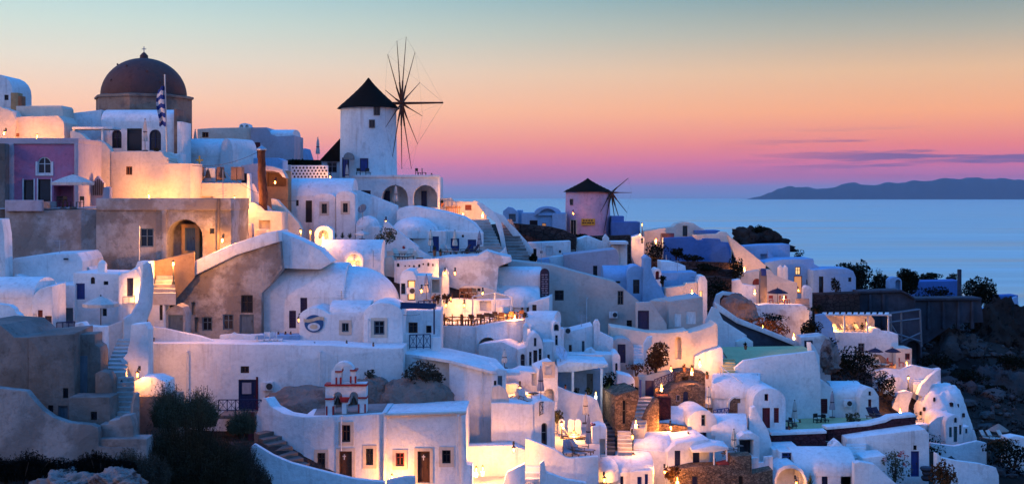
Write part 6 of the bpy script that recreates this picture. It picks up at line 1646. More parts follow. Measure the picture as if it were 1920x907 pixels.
stairs('green_steps', 'dark greenish steps between white block and rubble house', (1133, 850, 95), (1154, 850, 95), (1133, 776, 103), (1152, 776, 103), 10, 'concrete')

# ================================================================== rubble stone houses and steps
b = Bld('rubble_house', 'brown rubble stone house end with a slit window', 'house', 1176, 805, 99)
b.wall([(1153, 742), (1170, 736), (1196, 730), (1198, 745), (1188, 790), (1182, 820), (1153, 830)], 99, 10, 4, [('w', 1167, 750, 1174, 795, 'woodgrey')], 'rubble', r=.06)
stairs('stone_stairs', 'stone stairway between rubble walls, lower steps lit orange', (1182, 806, 97.6), (1208, 806, 97.6), (1198, 743, 105), (1228, 743, 105), 9, 'step')
stairs('stone_stairs', 'orange lit steps at the bottom of the rubble stairway', (1158, 852, 95), (1185, 852, 95), (1158, 808, 98), (1186, 806, 98), 6, 'step')
simple('stair_wall', 'rubble wall sloping along the stone stairway', 'wall', [(1205, 812), (1207, 790), (1218, 765), (1232, 745), (1236, 750), (1236, 812)], 99.2, 20, .6, mat='rubble')
lamp(1192, 790, 96.8, 'lit lantern on the rubble stairway', 60, 'floor'); lamp(1186, 818, 95.2, 'lit lantern above the bottom steps', 50, 'wall')
b = Bld('rubble_arch_house', 'rubble stone house with arched blue door', 'house', 1275, 766, 106)
b.wall([(1225, 775), (1228, 742), (1248, 740), (1262, 728), (1285, 722), (1305, 720), (1322, 726), (1324, 775)], 106, 0, 4, [('ad', 1281, 733, 1290.5, 758, 'navy'), ('w', 1268, 740, 1276, 752, 'canvasgrey')], 'rubble', r=.08)
b.wall([(1266, 728), (1266, 696), (1290, 693), (1322, 700), (1324, 730)], 108.5, 0, 2, [('n', 1279, 706, 1290, 722, 'dark', .6)], 'rubble', name='hearth_wall')
b.wall([(1227, 760), (1228, 728), (1240, 727), (1250, 742), (1250, 760)], 104.6, 0, 1, [], 'rubble', name='low_wall')
b.wall(rect(1232, 744, 1258, 772), 102.6, 0, 2, [], 'rubblered', name='brick_block')
lamp(1240, 722, 104.2, 'lit lantern on the warm rubble ledge', 60, 'floor')
simple('garden_wall', 'cream wall lit warm behind the blue lattice', 'wall', [(1198, 706), (1252, 694), (1268, 700), (1268, 735), (1198, 740)], 109.6, 0, .5, mat='cream')
simple('blue_gate', 'plain violet-blue gate panel at the stair head', 'gate', rect(1210, 713, 1226, 737), 106.4, 0, .1, mat='violet', r=.02, down=.3); simple('blue_post', 'slim blue post left of the violet-blue gate', 'post', rect(1199, 712, 1203, 742), 104.5, 0, .2, mat='blue', r=.02)
railing('lattice_fence', 'violet-blue lattice fence above the rubble ledge', (1227, 727, 105.8), (1266, 712, 107.6), .7, mat='violet', n=6, cat='fence')
for i, (x, y, mt_) in enumerate(((1283, 696, 'terracotta'), (1298, 697, 'terracotta'), (1326, 710, 'leafgreen'))): spiky(x, y, 16, 18, 107.6, ['dark flower box on the rubble hearth wall', 'warm lit dry palm on the rubble hearth wall', 'green agave in the white planter'][i], ('leafdry', 'leafolive', 'leafgreen')[i], 30, 'terracotta')
lamp(1297, 692, 106.8, 'lit lantern beside the warm dry palm', 60, 'floor')
b = Bld('stone_gable_house', 'white barrel roof with a rubble gable and lit window', 'house', 1360, 790, 107)
b.wall(rect(1302, 756, 1372, 800), 108, -8, 4, [], 'rubble', name='side_wall'); b.vault(1300, 1375, 758, 1.15, 108, -8, 4.2)
b.wall(archpts(1367, 1409, 800, 758, 743), 107, 6, 4.5, [('w', 1383, 755, 1395, 781, 'lit')], 'rubble', name='gable', r=.06)
V0 = archpts(1365, 1411, 760, 757, 740); b.wall([(1365, 766)] + V0[1:-1] + [(1411, 766), (1408, 766)] + archpts(1368, 1408, 766, 758, 743.5)[1:-1][::-1] + [(1368, 766)], 106.9, 6, 4.8, [], 'white', name='roof_edge', r=.03, down=0)
railing('lattice_fence', 'blue lattice fence before the rubble gable', (1338, 790, 104.4), (1366, 786, 104.8), .95, mat='blue', n=4, cat='fence')
umb_closed(1328.5, 725, 770, 105.2, 'cream folded parasol beside the rubble gable house', 'canvaswarm'); lamp(1322, 768, 104.8, 'lit lantern under the cream folded parasol', 35, 'floor')
dish(1351, 723, 8, 109, 'small grey dish on the roof behind the rubble gable', 60, 10)
b = Bld('white_vault_house', 'white vault house with rounded gable above the stone yard', 'house', 1300, 830, 101)
b.wall(rect(1216, 800, 1292, 845), 102.5, -6, 4, [], 'white', name='side_wall'); b.vault(1214, 1296, 803, 1.4, 102.5, -6, 4.6)
b.wall(archpts(1290, 1345, 850, 792, 768), 101, 6, 4.5, [('w', 1315, 777, 1323, 798, 'greyblue'), ('w', 1312, 810, 1325, 822, 'navy')], 'white', name='gable')
b.wall([(1201, 850), (1203, 805), (1215, 795), (1250, 794), (1289, 800), (1289, 850)], 100.6, 0, .6, [], 'rubble', name='yard_wall', r=.05)
lamp(1258, 801, 99.4, 'bright lantern on the rubble yard wall', 170, 'wall'); lamp(1292, 823, 98.4, 'bright lantern right of the rubble yard wall', 90, 'wall')
bush(1305, 828, 22, 18, 98.4, 'red-lit pot shrub below the rounded gable', 'leafdry', 'potted_plant', 'plant', 260, .09, group='potted plants'); bush(1195, 818, 18, 20, 98, 'dark bush beside the rubble yard', 'leafdark', n=300, clumps=6)
b = Bld('lower_vault_house', 'white low vault with warm lit end wall at bottom centre', 'house', 1255, 900, 97)
b.wall([(1190, 842), (1252, 846), (1256, 915), (1190, 915)], 96.6, -8, 4, [], 'white'); b.vault(1188, 1256, 845, 1.0, 96.8, -8, 4.4)
b.wall([(1252, 915), (1252, 846), (1262, 836), (1272, 830), (1330, 822), (1332, 915)], 95.8, 8, 4, [('d', 1265, 844, 1276, 876, 'navy'), ('d', 1299, 847, 1312, 875, 'navy')], 'white', name='front_wall')
b.wall([(1298, 843), (1340, 834), (1366, 838), (1366, 842), (1340, 847), (1298, 848)], 94.6, 0, 2.5, [], 'white', name='canopy', r=.04, down=0)
for x in (1339, 1363): b.wall(rect(x - 1.4, 841, x + 1.4, 874), 94.7, 0, .14, [], 'whitepaint', name='post', r=.02)
lamp(1247, 884, 93.8, 'bright lantern at the warm end wall', 150, 'wall'); lamp(1187, 854, 95.2, 'bright lantern above the low white roof', 120, 'post', h=1.2)
b = Bld('bottom_vault_house', 'white shallow-vaulted house with blue windows at the bottom edge', 'house', 1175, 915, 94)
b.wall([(1120, 915), (1122, 886), (1170, 884), (1225, 880), (1226, 925), (1120, 925)], 93.4, 0, 4.5, [('d', 1163, 892, 1169, 915, 'navy'), ('d', 1195, 893, 1203, 915, 'blue'), ('d', 1209, 888, 1215, 912, 'blue')], 'white'); b.vault(1126, 1226, 883, .95, 93.5, 2, 4.6)
b.dome(1135, 880, 1.0, .9, 94, 'white', 20, 'round_roof', sy=1.6)
lamp(1133, 899, 91.8, 'bright lantern at the bottom edge by the blue windows', 90, 'wall')
b = Bld('window_vault_house', 'white vault house with one big dark window', 'house', 1385, 855, 100)
b.wall([(1334, 808), (1383, 818), (1384, 865), (1334, 860)], 101, -12, 3.6, [('d', 1334.5, 812, 1340, 832, 'navy')], 'white', name='side_wall'); b.vault(1334, 1400, 810, 1.1, 101, -8, 4.2)
b.wall([(1382, 870), (1382, 822), (1395, 812), (1412, 811), (1424, 818), (1425, 870)], 99.6, 6, 4, [('n', 1386, 823, 1413, 853, 'dark', 1.2)], 'white')
b.wall(rect(1387, 825, 1412, 852), 100.6, 6, .08, [], 'glass', name='pane', r=.01, down=0)
umb_closed(1376, 804, 852, 96.8, 'cream folded parasol before the big dark window', 'canvaswarm')
place('table', 1384, 853, 96.9, 0, 'dark small table by the big dark window', None, mat='dark'); place('lounger', 1372, 855, 96.4, 1.2, 'pale deck chair by the big dark window', 'deck chairs on the terraces', cm='canvas')
simple('stone_base_wall', 'rubble stone base wall along the bottom edge', 'wall', [(1262, 882), (1300, 874), (1368, 872), (1371, 855), (1409, 853), (1410, 888), (1449, 880), (1449, 925), (1262, 925)], 94.4, 0, 1.5, [('d', 1298, 892, 1308, 915, 'navy'), ('d', 1385, 892, 1393, 915, 'brown')], 'rubble', r=.06)
simple('cushion_bench', 'orange cushioned bench under the white canopy', 'bench', [(1345, 874), (1346, 868), (1355, 866), (1364, 864), (1368, 868), (1368, 875)], 94.6, 0, .7, mat='cushionred', down=0)
simple('terrace_screen', 'pair of white terrace walls beside the rubble base', 'wall', [(1409, 885), (1409, 858), (1422, 857), (1422, 866), (1432, 866), (1432, 856), (1449, 854), (1449, 884)], 96.6, 0, .3, mat='white')
bush(1258, 895, 36, 26, 93.2, 'orange lit shrub below the bright end-wall lantern', 'leafdry', n=520, clumps=8)
lamp(1270, 897, 92.4, 'low lantern in the orange lit shrub', 70, 'floor')

# ================================================================== red-door houses and big white terrace
b = Bld('big_white_terrace', 'big bright white terrace wall with pale green floor', 'terrace', 1460, 712, 112)
b.wall([(1376, 712), (1378, 690), (1394, 676), (1440, 668), (1528, 658), (1538, 700), (1540, 730), (1376, 730)], 112, 0, .6, [], 'white', r=.1)
b.slab([P(1378, 692, 112.2), P(1528, 660, 112.4), P(1505, 648, 124), P(1350, 650, 124)], .2, 'floorgreen', 'floor')
b.wall([(1300, 700), (1303, 668), (1318, 660), (1352, 650), (1356, 655), (1356, 720), (1300, 720)], 114, 0, 3, [], 'white', name='corner_block', r=.2)
b.wall([(1522, 660), (1520, 640), (1528, 650), (1537, 668), (1540, 715), (1532, 715)], 113, 40, .5, [], 'white', name='end_wall')
b.wall([(1380, 640), (1400, 632), (1412, 640), (1412, 662), (1380, 668)], 124.5, 0, .5, [], 'white', name='rear_wall')
stairs('green_steps', 'pale green steps beside the big white terrace', (1352, 716, 109), (1378, 714, 109), (1356, 672, 116), (1378, 670, 116), 8, 'floorgreen')
b = Bld('handrail', 'thin white handrail beside the pale green steps', 'railing', 1370, 718, 109); b.tubes('rail', 'whitepaint', [(P(1350, 686, 109.5), P(1392, 718, 107)), (P(1350, 686, 109.5), P(1352, 712, 109.5)), (P(1355, 690, 109.3), P(1356, 714, 109.3))], .04)
bush(1407, 722, 36, 20, 108.6, 'dark clipped bush at the foot of the big white terrace', 'leafdark', n=700, clumps=9); spiky(1398, 655, 14, 18, 118, 'dark potted palm on the pale green floor', 'leafdark', 24, 'terracotta')
b = Bld('red_door_vault', 'white vault house with red door and shutters', 'house', 1440, 810, 104)
b.wall(rect(1336, 740, 1418, 800), 107.5, -10, 4, [], 'white', name='side_wall'); b.vault(1334, 1424, 741, 1.5, 107.5, -12, 5.0)
b.wall(archpts(1412, 1473, 830, 752, 727), 104.5, 4, 5, [('w', 1433.5, 738, 1440.5, 751, 'red'), ('d', 1429.5, 764, 1444, 802, 'red'), ('sh', 1451, 764, 1460.5, 792, 'red')], 'white', name='gable')
b.wall([(1405, 790), (1409, 765), (1416, 761), (1428, 785), (1440, 805), (1447, 830), (1449, 862), (1405, 862)], 101.6, 0, .8, [], 'white', name='buttress_wall')
b = Bld('red_shutter_house', 'white wide house with dark red door and shutters', 'house', 1540, 795, 113)
b.wall([(1466, 800), (1466, 745), (1472, 725), (1490, 712), (1520, 707), (1545, 714), (1562, 728), (1563, 800)], 113, 0, 5, [('w', 1516, 720, 1525, 732), ('d', 1510, 746, 1529.5, 789, 'maroon'), ('sh', 1489, 748, 1502, 775, 'maroon'), ('sh', 1538, 747, 1551.5, 775, 'maroon')], 'white', r=.18)
b.wall([(1561, 735), (1614, 740), (1614, 800), (1561, 800)], 113.4, -4, 4, [], 'white', name='wing_wall'); b.vault(1561, 1618, 740, .9, 113.4, -4, 4.2)
b.wall([(1612, 800), (1612, 745), (1618, 732), (1628, 725), (1638, 727), (1648, 742), (1650, 800)], 112.4, 10, 4.2, [('w', 1628.5, 733, 1633.5, 741), ('sh', 1628, 748, 1634, 762, 'maroon')], 'white', name='wing_gable')
b.wall([(1466, 760), (1478, 775), (1508, 796), (1508, 806), (1466, 806)], 110.4, 0, .5, [], 'white', name='ramp_wall')
tag(link('terrace_floor', mesh('terrace_floor', [P(1448, 812, 104.4), P(1552, 808, 105), P(1690, 790, 108), P(1650, 782, 113), P(1470, 782, 113)], [(0, 1, 2, 3, 4)], 0), 'floorgreen'), 'pale green terrace before the red-door houses', None, kind='structure')
b = Bld('red_stone_wall', 'dark red stone wall with white coping under the left terrace', 'wall', 1498, 848, 103.6)
b.wall([(1447, 815), (1549, 811), (1549, 862), (1447, 862)], 103.6, 0, 1, [], 'rubblered', r=.05); b.wall([(1446, 811), (1550, 807), (1550, 812), (1446, 816)], 103.5, 0, 1.2, [], 'white', name='coping', r=.06, down=0)
b = Bld('red_stone_wall', 'dark red stone wall rising to the right terrace', 'wall', 1635, 828, 104.6)
b.wall([(1552, 803), (1630, 797), (1660, 790), (1672, 784), (1716, 780), (1718, 806), (1640, 818), (1575, 835), (1552, 830)], 104.6, 6, 1, [], 'rubblered', r=.05); b.wall([(1550, 800), (1630, 793), (1660, 786), (1672, 780), (1717, 776), (1717, 781), (1673, 785), (1661, 791), (1630, 798), (1550, 805)], 104.5, 6, 1.2, [], 'white', name='coping', r=.06, down=0)
umb_closed(1490, 750, 798, 108, 'white folded parasol between the red-door houses', 'canvas'); umb_closed(1560.5, 734, 782, 110.6, 'grey folded parasol right of the maroon door', 'canvasgrey')
for i, (x, y, Y, k, rz) in enumerate(((1462, 806, 106, 'lounger', .9), (1486, 803, 107, 'chair', 2), (1478, 805, 106.5, 'table', 0), (1532, 796, 109.5, 'chair', .5), (1547, 796, 109.5, 'chair', 2.2), (1540, 795, 109.8, 'table', 0), (1640, 786, 109.5, 'lounger', .5), (1652, 786, 109.2, 'lounger', .6))):
    place(k, x, y, Y, rz, ['dark deck chair left on the red-door terrace', 'dark chair under the white folded parasol', 'dark table under the white folded parasol', 'dark chair left of the maroon door', 'dark chair right of the maroon door', 'dark table before the maroon door', 'dark deck chair left before the wing gable', 'dark deck chair right before the wing gable'][i], 'red-door terrace furniture', **({'cm': 'canvasdark'} if k == 'lounger' else {'mat': 'dark'}))
bush(1600, 792, 30, 19, 109.5, 'leafy pot shrub before the lilac wing wall', 'leafolive', n=420, clumps=8)
# bottom right
b = Bld('arch_cellar', 'white vault with a wide cellar arch at the bottom edge', 'house', 1500, 910, 98)
b.wall([(1450, 925), (1452, 900), (1458, 880), (1470, 872), (1488, 870), (1505, 880), (1513, 900), (1516, 925)], 97, 0, 3, [('an', 1456, 877, 1508, 930, 'dark', 1.6)], 'white', r=.08)
b.wall(rect(1498, 886, 1606, 925), 98, 0, 4, [('d', 1541, 888, 1552, 915, 'navy'), ('d', 1576.5, 884, 1595, 915, 'wood')], 'white'); b.vault(1492, 1606, 886, 1.5, 98, 0, 5.0)
b.wall(rect(1462, 846, 1494, 880), 99.4, 0, 3, [('w', 1466, 848, 1491, 869, 'blue')], 'white', name='upper_block')
b.wall([(1449, 842), (1500, 840), (1500, 850), (1449, 852)], 100.5, 0, 3, [], 'white', name='roof_slab')
lamp(1493, 905, 96.2, 'lit lantern inside the cellar arch', 40, 'wall')
simple('slope_wall', 'white wall sloping right of the cellar vault', 'wall', [(1602, 925), (1602, 868), (1612, 865), (1640, 870), (1662, 890), (1685, 910), (1685, 925)], 97, 0, .8)
b = Bld('blue_door_house', 'long white house with tall blue door and bougainvillea', 'house', 1690, 890, 103)
b.wall([(1588, 822), (1640, 815), (1735, 804), (1742, 812), (1743, 880), (1738, 900), (1588, 900)], 103, 0, 4.5, [('w', 1712.5, 834, 1719, 843), ('d', 1708, 845, 1723.5, 893, 'blue')], 'white', r=.2)
b.wall([(1617, 912), (1617, 858), (1660, 853), (1663, 858), (1663, 912)], 99.6, 0, 2.4, [], 'white', name='front_block', r=.15)
b.wall([(1556, 860), (1560, 836), (1572, 826), (1580, 834), (1590, 850), (1590, 870), (1556, 870)], 101, 0, 1.5, [('w', 1571, 838, 1580, 850, 'blue')], 'white', name='stair_block', r=.15)
stairs('white_steps', 'white steps on the roof of the bottom right houses', (1580, 860, 101), (1620, 862, 101), (1588, 830, 103), (1625, 832, 103), 5, 'white')
def vine(px, py, w, h, Y, label, seed):
    o = bush(px, py, w, h, Y, label, 'leafolive', 'bougainvillea', 'shrub', 1500, .09, seed, 14, hole=.18)
    W, Hh = w / F * Y / 2, h / F * Y; rn = random.Random(seed)
    link('flowers', leaf_mesh('flowers', [(rn.uniform(-.7, .7) * W, -.3, rn.uniform(.4, .9) * Hh, .2, .2, .15) for _ in range(6)], 110, .08, seed), 'flower', o)
vine(1678, 896, 62, 58, 99.8, 'climbing bougainvillea left of the tall blue door', 5)
bush(1768, 915, 50, 56, 98.4, 'red-brown flowering bush at the bottom right', 'leafdry', n=1500, clumps=12); spiky(1520, 912, 22, 30, 96, 'agave before the cellar vault', 'leafgreen', 26, None, 'agave')
b = Bld('stone_jars', 'stack of dark stone basins beside the tall blue door', 'jar', 1737, 900, 100.5)
for (z, r_) in ((0, .42), (.38, .34), (.72, .5)): MB().lathe([(r_ * .7, z), (r_, z + .18), (r_ * .9, z + .34), (r_ * .5, z + .36)], (0, 0, 0), 16).build('basin', 'concrete', b.o)
simple('yard_wall', 'white curved yard wall at the bottom right corner', 'wall', [(1757, 848), (1766, 857), (1800, 864), (1840, 869), (1868, 876), (1873, 890), (1876, 925), (1757, 925)], 101, 10, .6)

# ================================================================== lumpy white cave house at right
b = Bld('cave_house', 'lumpy white cave house bulging from the dark slope', 'house', 1760, 830, 134)
bm = bmesh.new(); bmesh.ops.create_icosphere(bm, subdivisions=5, radius=1.0)
for v in bm.verts:
    k = noise.fractal(v.co * 1.6 + Vector((4.2, 0, 1)), .8, 2.1, 4); q = v.co * (1 + .12 * k)
    zz = q.z; v.co = Vector((q.x * 3.55 * (1 - .22 * max(0, zz)) + (.25 * zz if zz > 0 else 0), q.y * 3.2, zz * 6.4 if zz > 0 else zz * 1.5))
me = bpy.data.meshes.new('shell'); bm.to_mesh(me); bm.free()
for pl_ in me.polygons: pl_.use_smooth = True
link('shell', me, 'white', b.o)
for i, (x, y) in enumerate(((1770, 750), (1783, 753), (1792, 749), (1753, 764), (1705, 769), (1723, 760), (1717, 768), (1731, 768), (1793, 770), (1741, 742))):
    c = P(x, y, 134) - b.loc; r_ = (.22, .14, .2, .25, .3, .15, .12, .14, .16, .12)[i]
    nx_ = c.x / 3.55; nz = c.z / 6.4; yy = -3.2 * sqrt(max(.02, 1 - nx_ * nx_ - nz * nz)) 
    MB().lathe([(r_, -.25), (r_ * .95, .1), (r_ * .3, .16)], (c.x, yy * 1.0, c.z), 7).build('stone', 'rubbledark', b.o)
b.wall([(1739, 832), (1741, 795), (1756, 782), (1775, 778), (1778, 832)], 128.5, -20, 3.5, [], 'white', name='porch_side', r=.2)
b.wall(archpts(1773, 1806, 838, 794, 777), 127.2, 12, 4, [('aw', 1789, 782, 1794.5, 792, 'teal'), ('d', 1779.5, 800, 1785, 819, 'teal'), ('d', 1788, 799, 1795, 828, 'teal'), ('w', 1798.5, 796, 1803, 814, 'teal')], 'white', name='porch', r=.12)
b.wall([(1805, 838), (1806, 800), (1818, 798), (1826, 806), (1832, 820), (1832, 838)], 128.4, 16, 2.5, [('w', 1810, 803, 1814, 812, 'greyblue')], 'white', name='annex', r=.2)
b.wall([(1720, 740), (1727, 722), (1745, 704), (1758, 694), (1764, 691), (1764, 712), (1750, 716), (1735, 745)], 133.4, 0, .8, [], 'white', name='stair_arm', r=.12, down=0)
b.wall([(1692, 838), (1712, 795), (1742, 795), (1742, 838)], 128.8, 0, 1.2, [('n', 1744 - 10, 805, 1741, 822, 'dark', .3)], 'white', name='side_yard', r=.15)
simple('cave_porch', 'orange lit hollow wall left of the lumpy cave house', 'wall', [(1669, 776), (1676, 755), (1684, 736), (1700, 732), (1712, 736), (1704, 760), (1698, 780), (1669, 785)], 133, 0, .8, mat='white')
lamp(1688, 768, 130.6, 'lit lantern in the hollow beside the cave house', 120, 'floor')
b = Bld('half_vault', 'leaning white half vault above the orange lit hollow', 'vault', 1680, 738, 136); b.wall([(1651, 725), (1656, 712), (1668, 706), (1688, 706), (1702, 718), (1708, 728), (1690, 733), (1678, 742), (1665, 735)], 136, 0, 3, [], 'white', r=.2, down=0)
simple('shade_wall', 'blue-grey wall wedge below the white half vault', 'wall', [(1649, 726), (1664, 732), (1684, 748), (1678, 758), (1649, 740)], 134.6, 0, 1, mat='blue_shade')
lamp(1703, 708, 134, 'bright lantern above the lumpy cave house', 110, 'post', h=1.2)
b = Bld('thatch_parasol', 'thatched parasol on the dark terrace at the right edge', 'parasol', 1872, 822, 127)
MB().tube((0, 0, -.3), (0, 0, 1.5), .06, .05, 8).build('pole', 'woodgrey', b.o); MB().lathe([(.95, .78), (1.0, .85), (.6, 1.15), (.05, 1.5)], (0, 0, 0), 18).build('thatch', 'tan', b.o, 20)
for i, x in enumerate((1852, 1864, 1884)): place('lounger', x, 826, 125, .7, ['white deck chair left under the thatched parasol', 'white deck chair in the middle under the thatched parasol', 'white deck chair right under the thatched parasol'][i], 'deck chairs by the cave house', cm='canvas')
simple('low_wall', 'low white wall before the cave house yard', 'wall', [(1745, 830), (1790, 836), (1833, 826), (1850, 830), (1850, 845), (1745, 850)], 124, 0, .5); simple('low_wall', 'low white wall at the right edge by the deck chairs', 'wall', [(1888, 820), (1905, 817), (1930, 822), (1930, 838), (1888, 832)], 123, 0, 1.5)
bush(1880, 838, 70, 20, 122.6, 'red-brown scrub row along the low right wall', 'leafdry', n=800, clumps=10); bush(1740, 872, 60, 40, 121, 'dark scrub below the cave house', 'leafdark', n=900)
# ================================================================== far right ridge houses
b = Bld('ridge_cream_house', 'warm lit low cream house with rounded hump on the ridge', 'house', 1275, 458, 182)
b.wall([(1208, 458), (1208, 433), (1240, 428), (1263, 425), (1270, 419), (1285, 416), (1300, 418), (1312, 426), (1325, 432), (1336, 442), (1336, 460), (1208, 465)], 182, 0, 4, [('d', 1280, 423, 1289, 443, 'dark')], 'cream', r=.1)
b.wall([(1302, 440), (1345, 438), (1352, 434), (1362, 435), (1372, 446), (1372, 462), (1302, 462)], 179, 0, 3, [], 'cream', name='wing'); b.wall(rect(1303, 432, 1350, 438), 180.5, 0, 4, [], 'deepblue_shade', name='wing_roof', down=0)
b.wall(rect(1239, 437, 1264, 445), 178.6, 0, .3, [('n', 1241, 439, 1252, 444, 'dark', .2)], 'violet', name='screen', r=.02)
lamp(1230, 450, 176.5, 'lit lantern at the left foot of the ridge cream house', 240, 'floor'); lamp(1330, 452, 175.5, 'lit lantern by the ridge cream house wing', 150, 'floor')
simple('blue_shade_wall', 'long wall in painted deep blue shade below the ridge cream house', 'wall', [(1244, 446), (1300, 444), (1306, 450), (1318, 450), (1320, 447), (1350, 448), (1352, 453), (1370, 455), (1372, 490), (1244, 486)], 174, 0, 1.5, mat='deepblue_shade')
b = Bld('diagonal_wall', 'long cream wall running diagonally down, lit orange', 'wall', 1410, 510, 170)
b.wall([(1363, 441), (1372, 446), (1410, 476), (1446, 505), (1446, 514), (1388, 514), (1384, 495), (1374, 470)], 170, 0, 1, [], 'cream', r=.08)
lamp(1396, 502, 165.5, 'lit lantern at the foot of the diagonal wall', 260, 'floor')
rock(1420, 465, 120, 36, 186, 'dark rocky knoll on the ridge above the blue house', 'hill', 4, 'rocky_knoll')
bush(1423, 443, 38, 22, 184, 'dark round bush on the rocky knoll', 'leafdark', n=1300, size=.16, clumps=12, hole=-.1)
b = Bld('blue_ridge_house', 'upper blue flat-roofed house on the right ridge', 'house', 1440, 490, 177)
b.wall([(1396, 462), (1430, 459), (1481, 458), (1482, 500), (1396, 500)], 177, 0, 5, [('n', 1426, 476, 1446, 486, 'dark', .5)], 'blue_shade'); b.wall([(1440, 468), (1458, 486), (1440, 490)], 176, 0, .5, [], 'blue_shade', name='stair_wall', down=.5)
bush(1497, 488, 24, 21, 178, 'dark bush right of the upper blue house', 'leafdark', n=500, size=.14)
b = Bld('lit_door_house', 'blue house with tall glowing door and twin chimneys', 'house', 1485, 550, 169)
b.wall([(1435, 492), (1470, 486), (1525, 485), (1527, 495), (1540, 502), (1540, 560), (1435, 560)], 170, 0, 6, [('w', 1491, 500, 1501, 515, 'lit'), ('d', 1488.5, 517, 1504, 550, 'litdim'), ('w', 1512, 524, 1518, 534)], 'blue_shade')
b.wall([(1524, 506), (1560, 503), (1590, 503), (1600, 508), (1605, 520), (1605, 560), (1524, 560)], 167, 0, 5, [('d', 1535.5, 518, 1544, 549, 'dark'), ('w', 1590.5, 520, 1596.5, 528)], 'blue_shade', name='wing', r=.25)
for x in (1464, 1473): b.wall([(x - 4.5, 524), (x - 4.5, 502), (x, 497), (x + 4.5, 502), (x + 4.5, 524)], 168.5, 0, .7, [], 'white', name='chimney', r=.05, down=.3)
b.wall([(1506, 580), (1507, 540), (1512, 535), (1518, 536), (1523, 542), (1523, 580)], 160.5, 0, 1.2, [], 'white', name='pier')
lamp(1497, 544, 164, 'lit lantern before the tall glowing door', 60, 'wall')
bush(1567, 549, 20, 32, 164.5, 'round little tree beside the dark door', 'leafdark', 'small_tree', 'tree', 700, .12, clumps=9)
b = Bld('pink_terrace', 'rosy lit terrace walls with a red arch below the blue house', 'terrace', 1450, 565, 158)
b.wall([(1389, 520), (1392, 512), (1420, 506), (1444, 505), (1452, 515), (1470, 522), (1495, 530), (1495, 575), (1389, 560)], 158, 0, 1.2, [('an', 1411, 522, 1428, 534, 'red', .3)], 'cream', r=.1)
b.wall([(1368, 560), (1370, 526), (1388, 523), (1392, 532), (1418, 536), (1418, 560)], 154, 0, 1.5, [], 'white', name='left_wall')
b.wall([(1425, 575), (1426, 520), (1427, 508), (1437, 508), (1438, 520), (1439, 575)], 153.5, 0, 1, [], 'greylight', name='chimney_stack', r=.06); b.wall(rect(1427.5, 504, 1436.5, 517), 153.4, 0, 1.1, [], 'blue', name='chimney_cap', r=.04, down=0)
lamp(1470, 556, 153, 'lit lantern under the dark parasol', 150, 'floor'); lamp(1415, 545, 151.5, 'lit lantern by the red arch', 60, 'floor')
umb_open(1458, 540, 568, 40, 152, 'dark open parasol on the rosy terrace', 'canvasdark', 8, valance=.05)
for i, x in enumerate((1446, 1466, 1476)): place('chair', x, 569, 151.6, i, ['dark chair left under the dark parasol', 'dark chair right under the dark parasol', 'dark chair furthest right on the rosy terrace'][i], 'rosy terrace chairs', mat='cushionred')
stairs('red_steps', 'small dark red steps right of the rosy terrace', (1490, 577, 152), (1518, 577, 152), (1492, 559, 155.5), (1517, 559, 155.5), 5, 'tan')
b = Bld('white_retaining_wall', 'white retaining wall under the rosy terrace', 'wall', 1470, 606, 150)
b.wall([(1392, 560), (1424, 572), (1440, 570), (1508, 572), (1518, 580), (1516, 612), (1392, 600)], 150, 0, 2, [], 'white_worn', r=.15); b.wall([(1338, 570), (1344, 552), (1356, 546), (1385, 550), (1396, 558), (1394, 562), (1380, 556), (1356, 553), (1350, 560), (1348, 585), (1340, 585)], 141, 0, .6, [], 'white', name='curved_parapet')
rock(1382, 592, 82, 40, 138, 'violet-grey rubble heap above the diagonal parapet', 'tanrock', 12, 'rubble_heap', d=.5)
b = Bld('diagonal_parapet', 'white parapet descending diagonally over a dark wall', 'wall', 1450, 640, 132)
b.wall([(1340, 566), (1349, 571), (1384, 596), (1429, 614), (1487, 637), (1510, 645), (1528, 660), (1524, 670), (1505, 655), (1485, 646), (1428, 623), (1382, 606), (1345, 582)], 130, 0, .7, [], 'white', r=.1, down=0)
b.wall([(1345, 582), (1382, 606), (1428, 623), (1485, 646), (1505, 656), (1505, 670), (1345, 650)], 130.3, 0, .7, [], 'concrete', name='shaded_wall', r=.05)  # navy shadow on this wall is put into the dark material
b.wall([(1322, 650), (1324, 600), (1336, 575), (1346, 580), (1356, 600), (1400, 628), (1400, 650)], 127, 0, .6, [], 'white', name='inner_wall')
bush(1440, 628, 100, 34, 136, 'dry scrub lit orange above the diagonal parapet', 'leafdry', n=2200, size=.12, clumps=16, dp=.4); lamp(1488, 628, 132.6, 'lit lantern in the dry scrub', 150, 'floor'); lamp(1430, 612, 134, 'low lantern further up in the dry scrub', 70, 'floor')
bush(1521, 630, 42, 34, 138, 'round dark bush below the white retaining wall', 'leafdark', n=1300, clumps=12, hole=-.1); bush(1450, 602, 60, 18, 145, 'dark ivy under the white retaining wall', 'leafdark', n=700)
bush(1530, 585, 40, 16, 149, 'dark bush left of the slatted pergola', 'leafdark', n=400)
simple('blue_shed', 'small blue-white shed with dark door below the round bush', 'shed', [(1502, 632), (1545, 628), (1556, 634), (1558, 665), (1545, 670), (1502, 660)], 128, 0, 2.5, [('w', 1508, 638, 1524, 658, 'violet'), ('w', 1548, 636, 1554, 650, 'navy')], 'white_worn')
rock(1556, 684, 34, 44, 126.5, 'pale crumbling rock below the blue-white shed', 'palerock', 21, 'crag', d=.8)
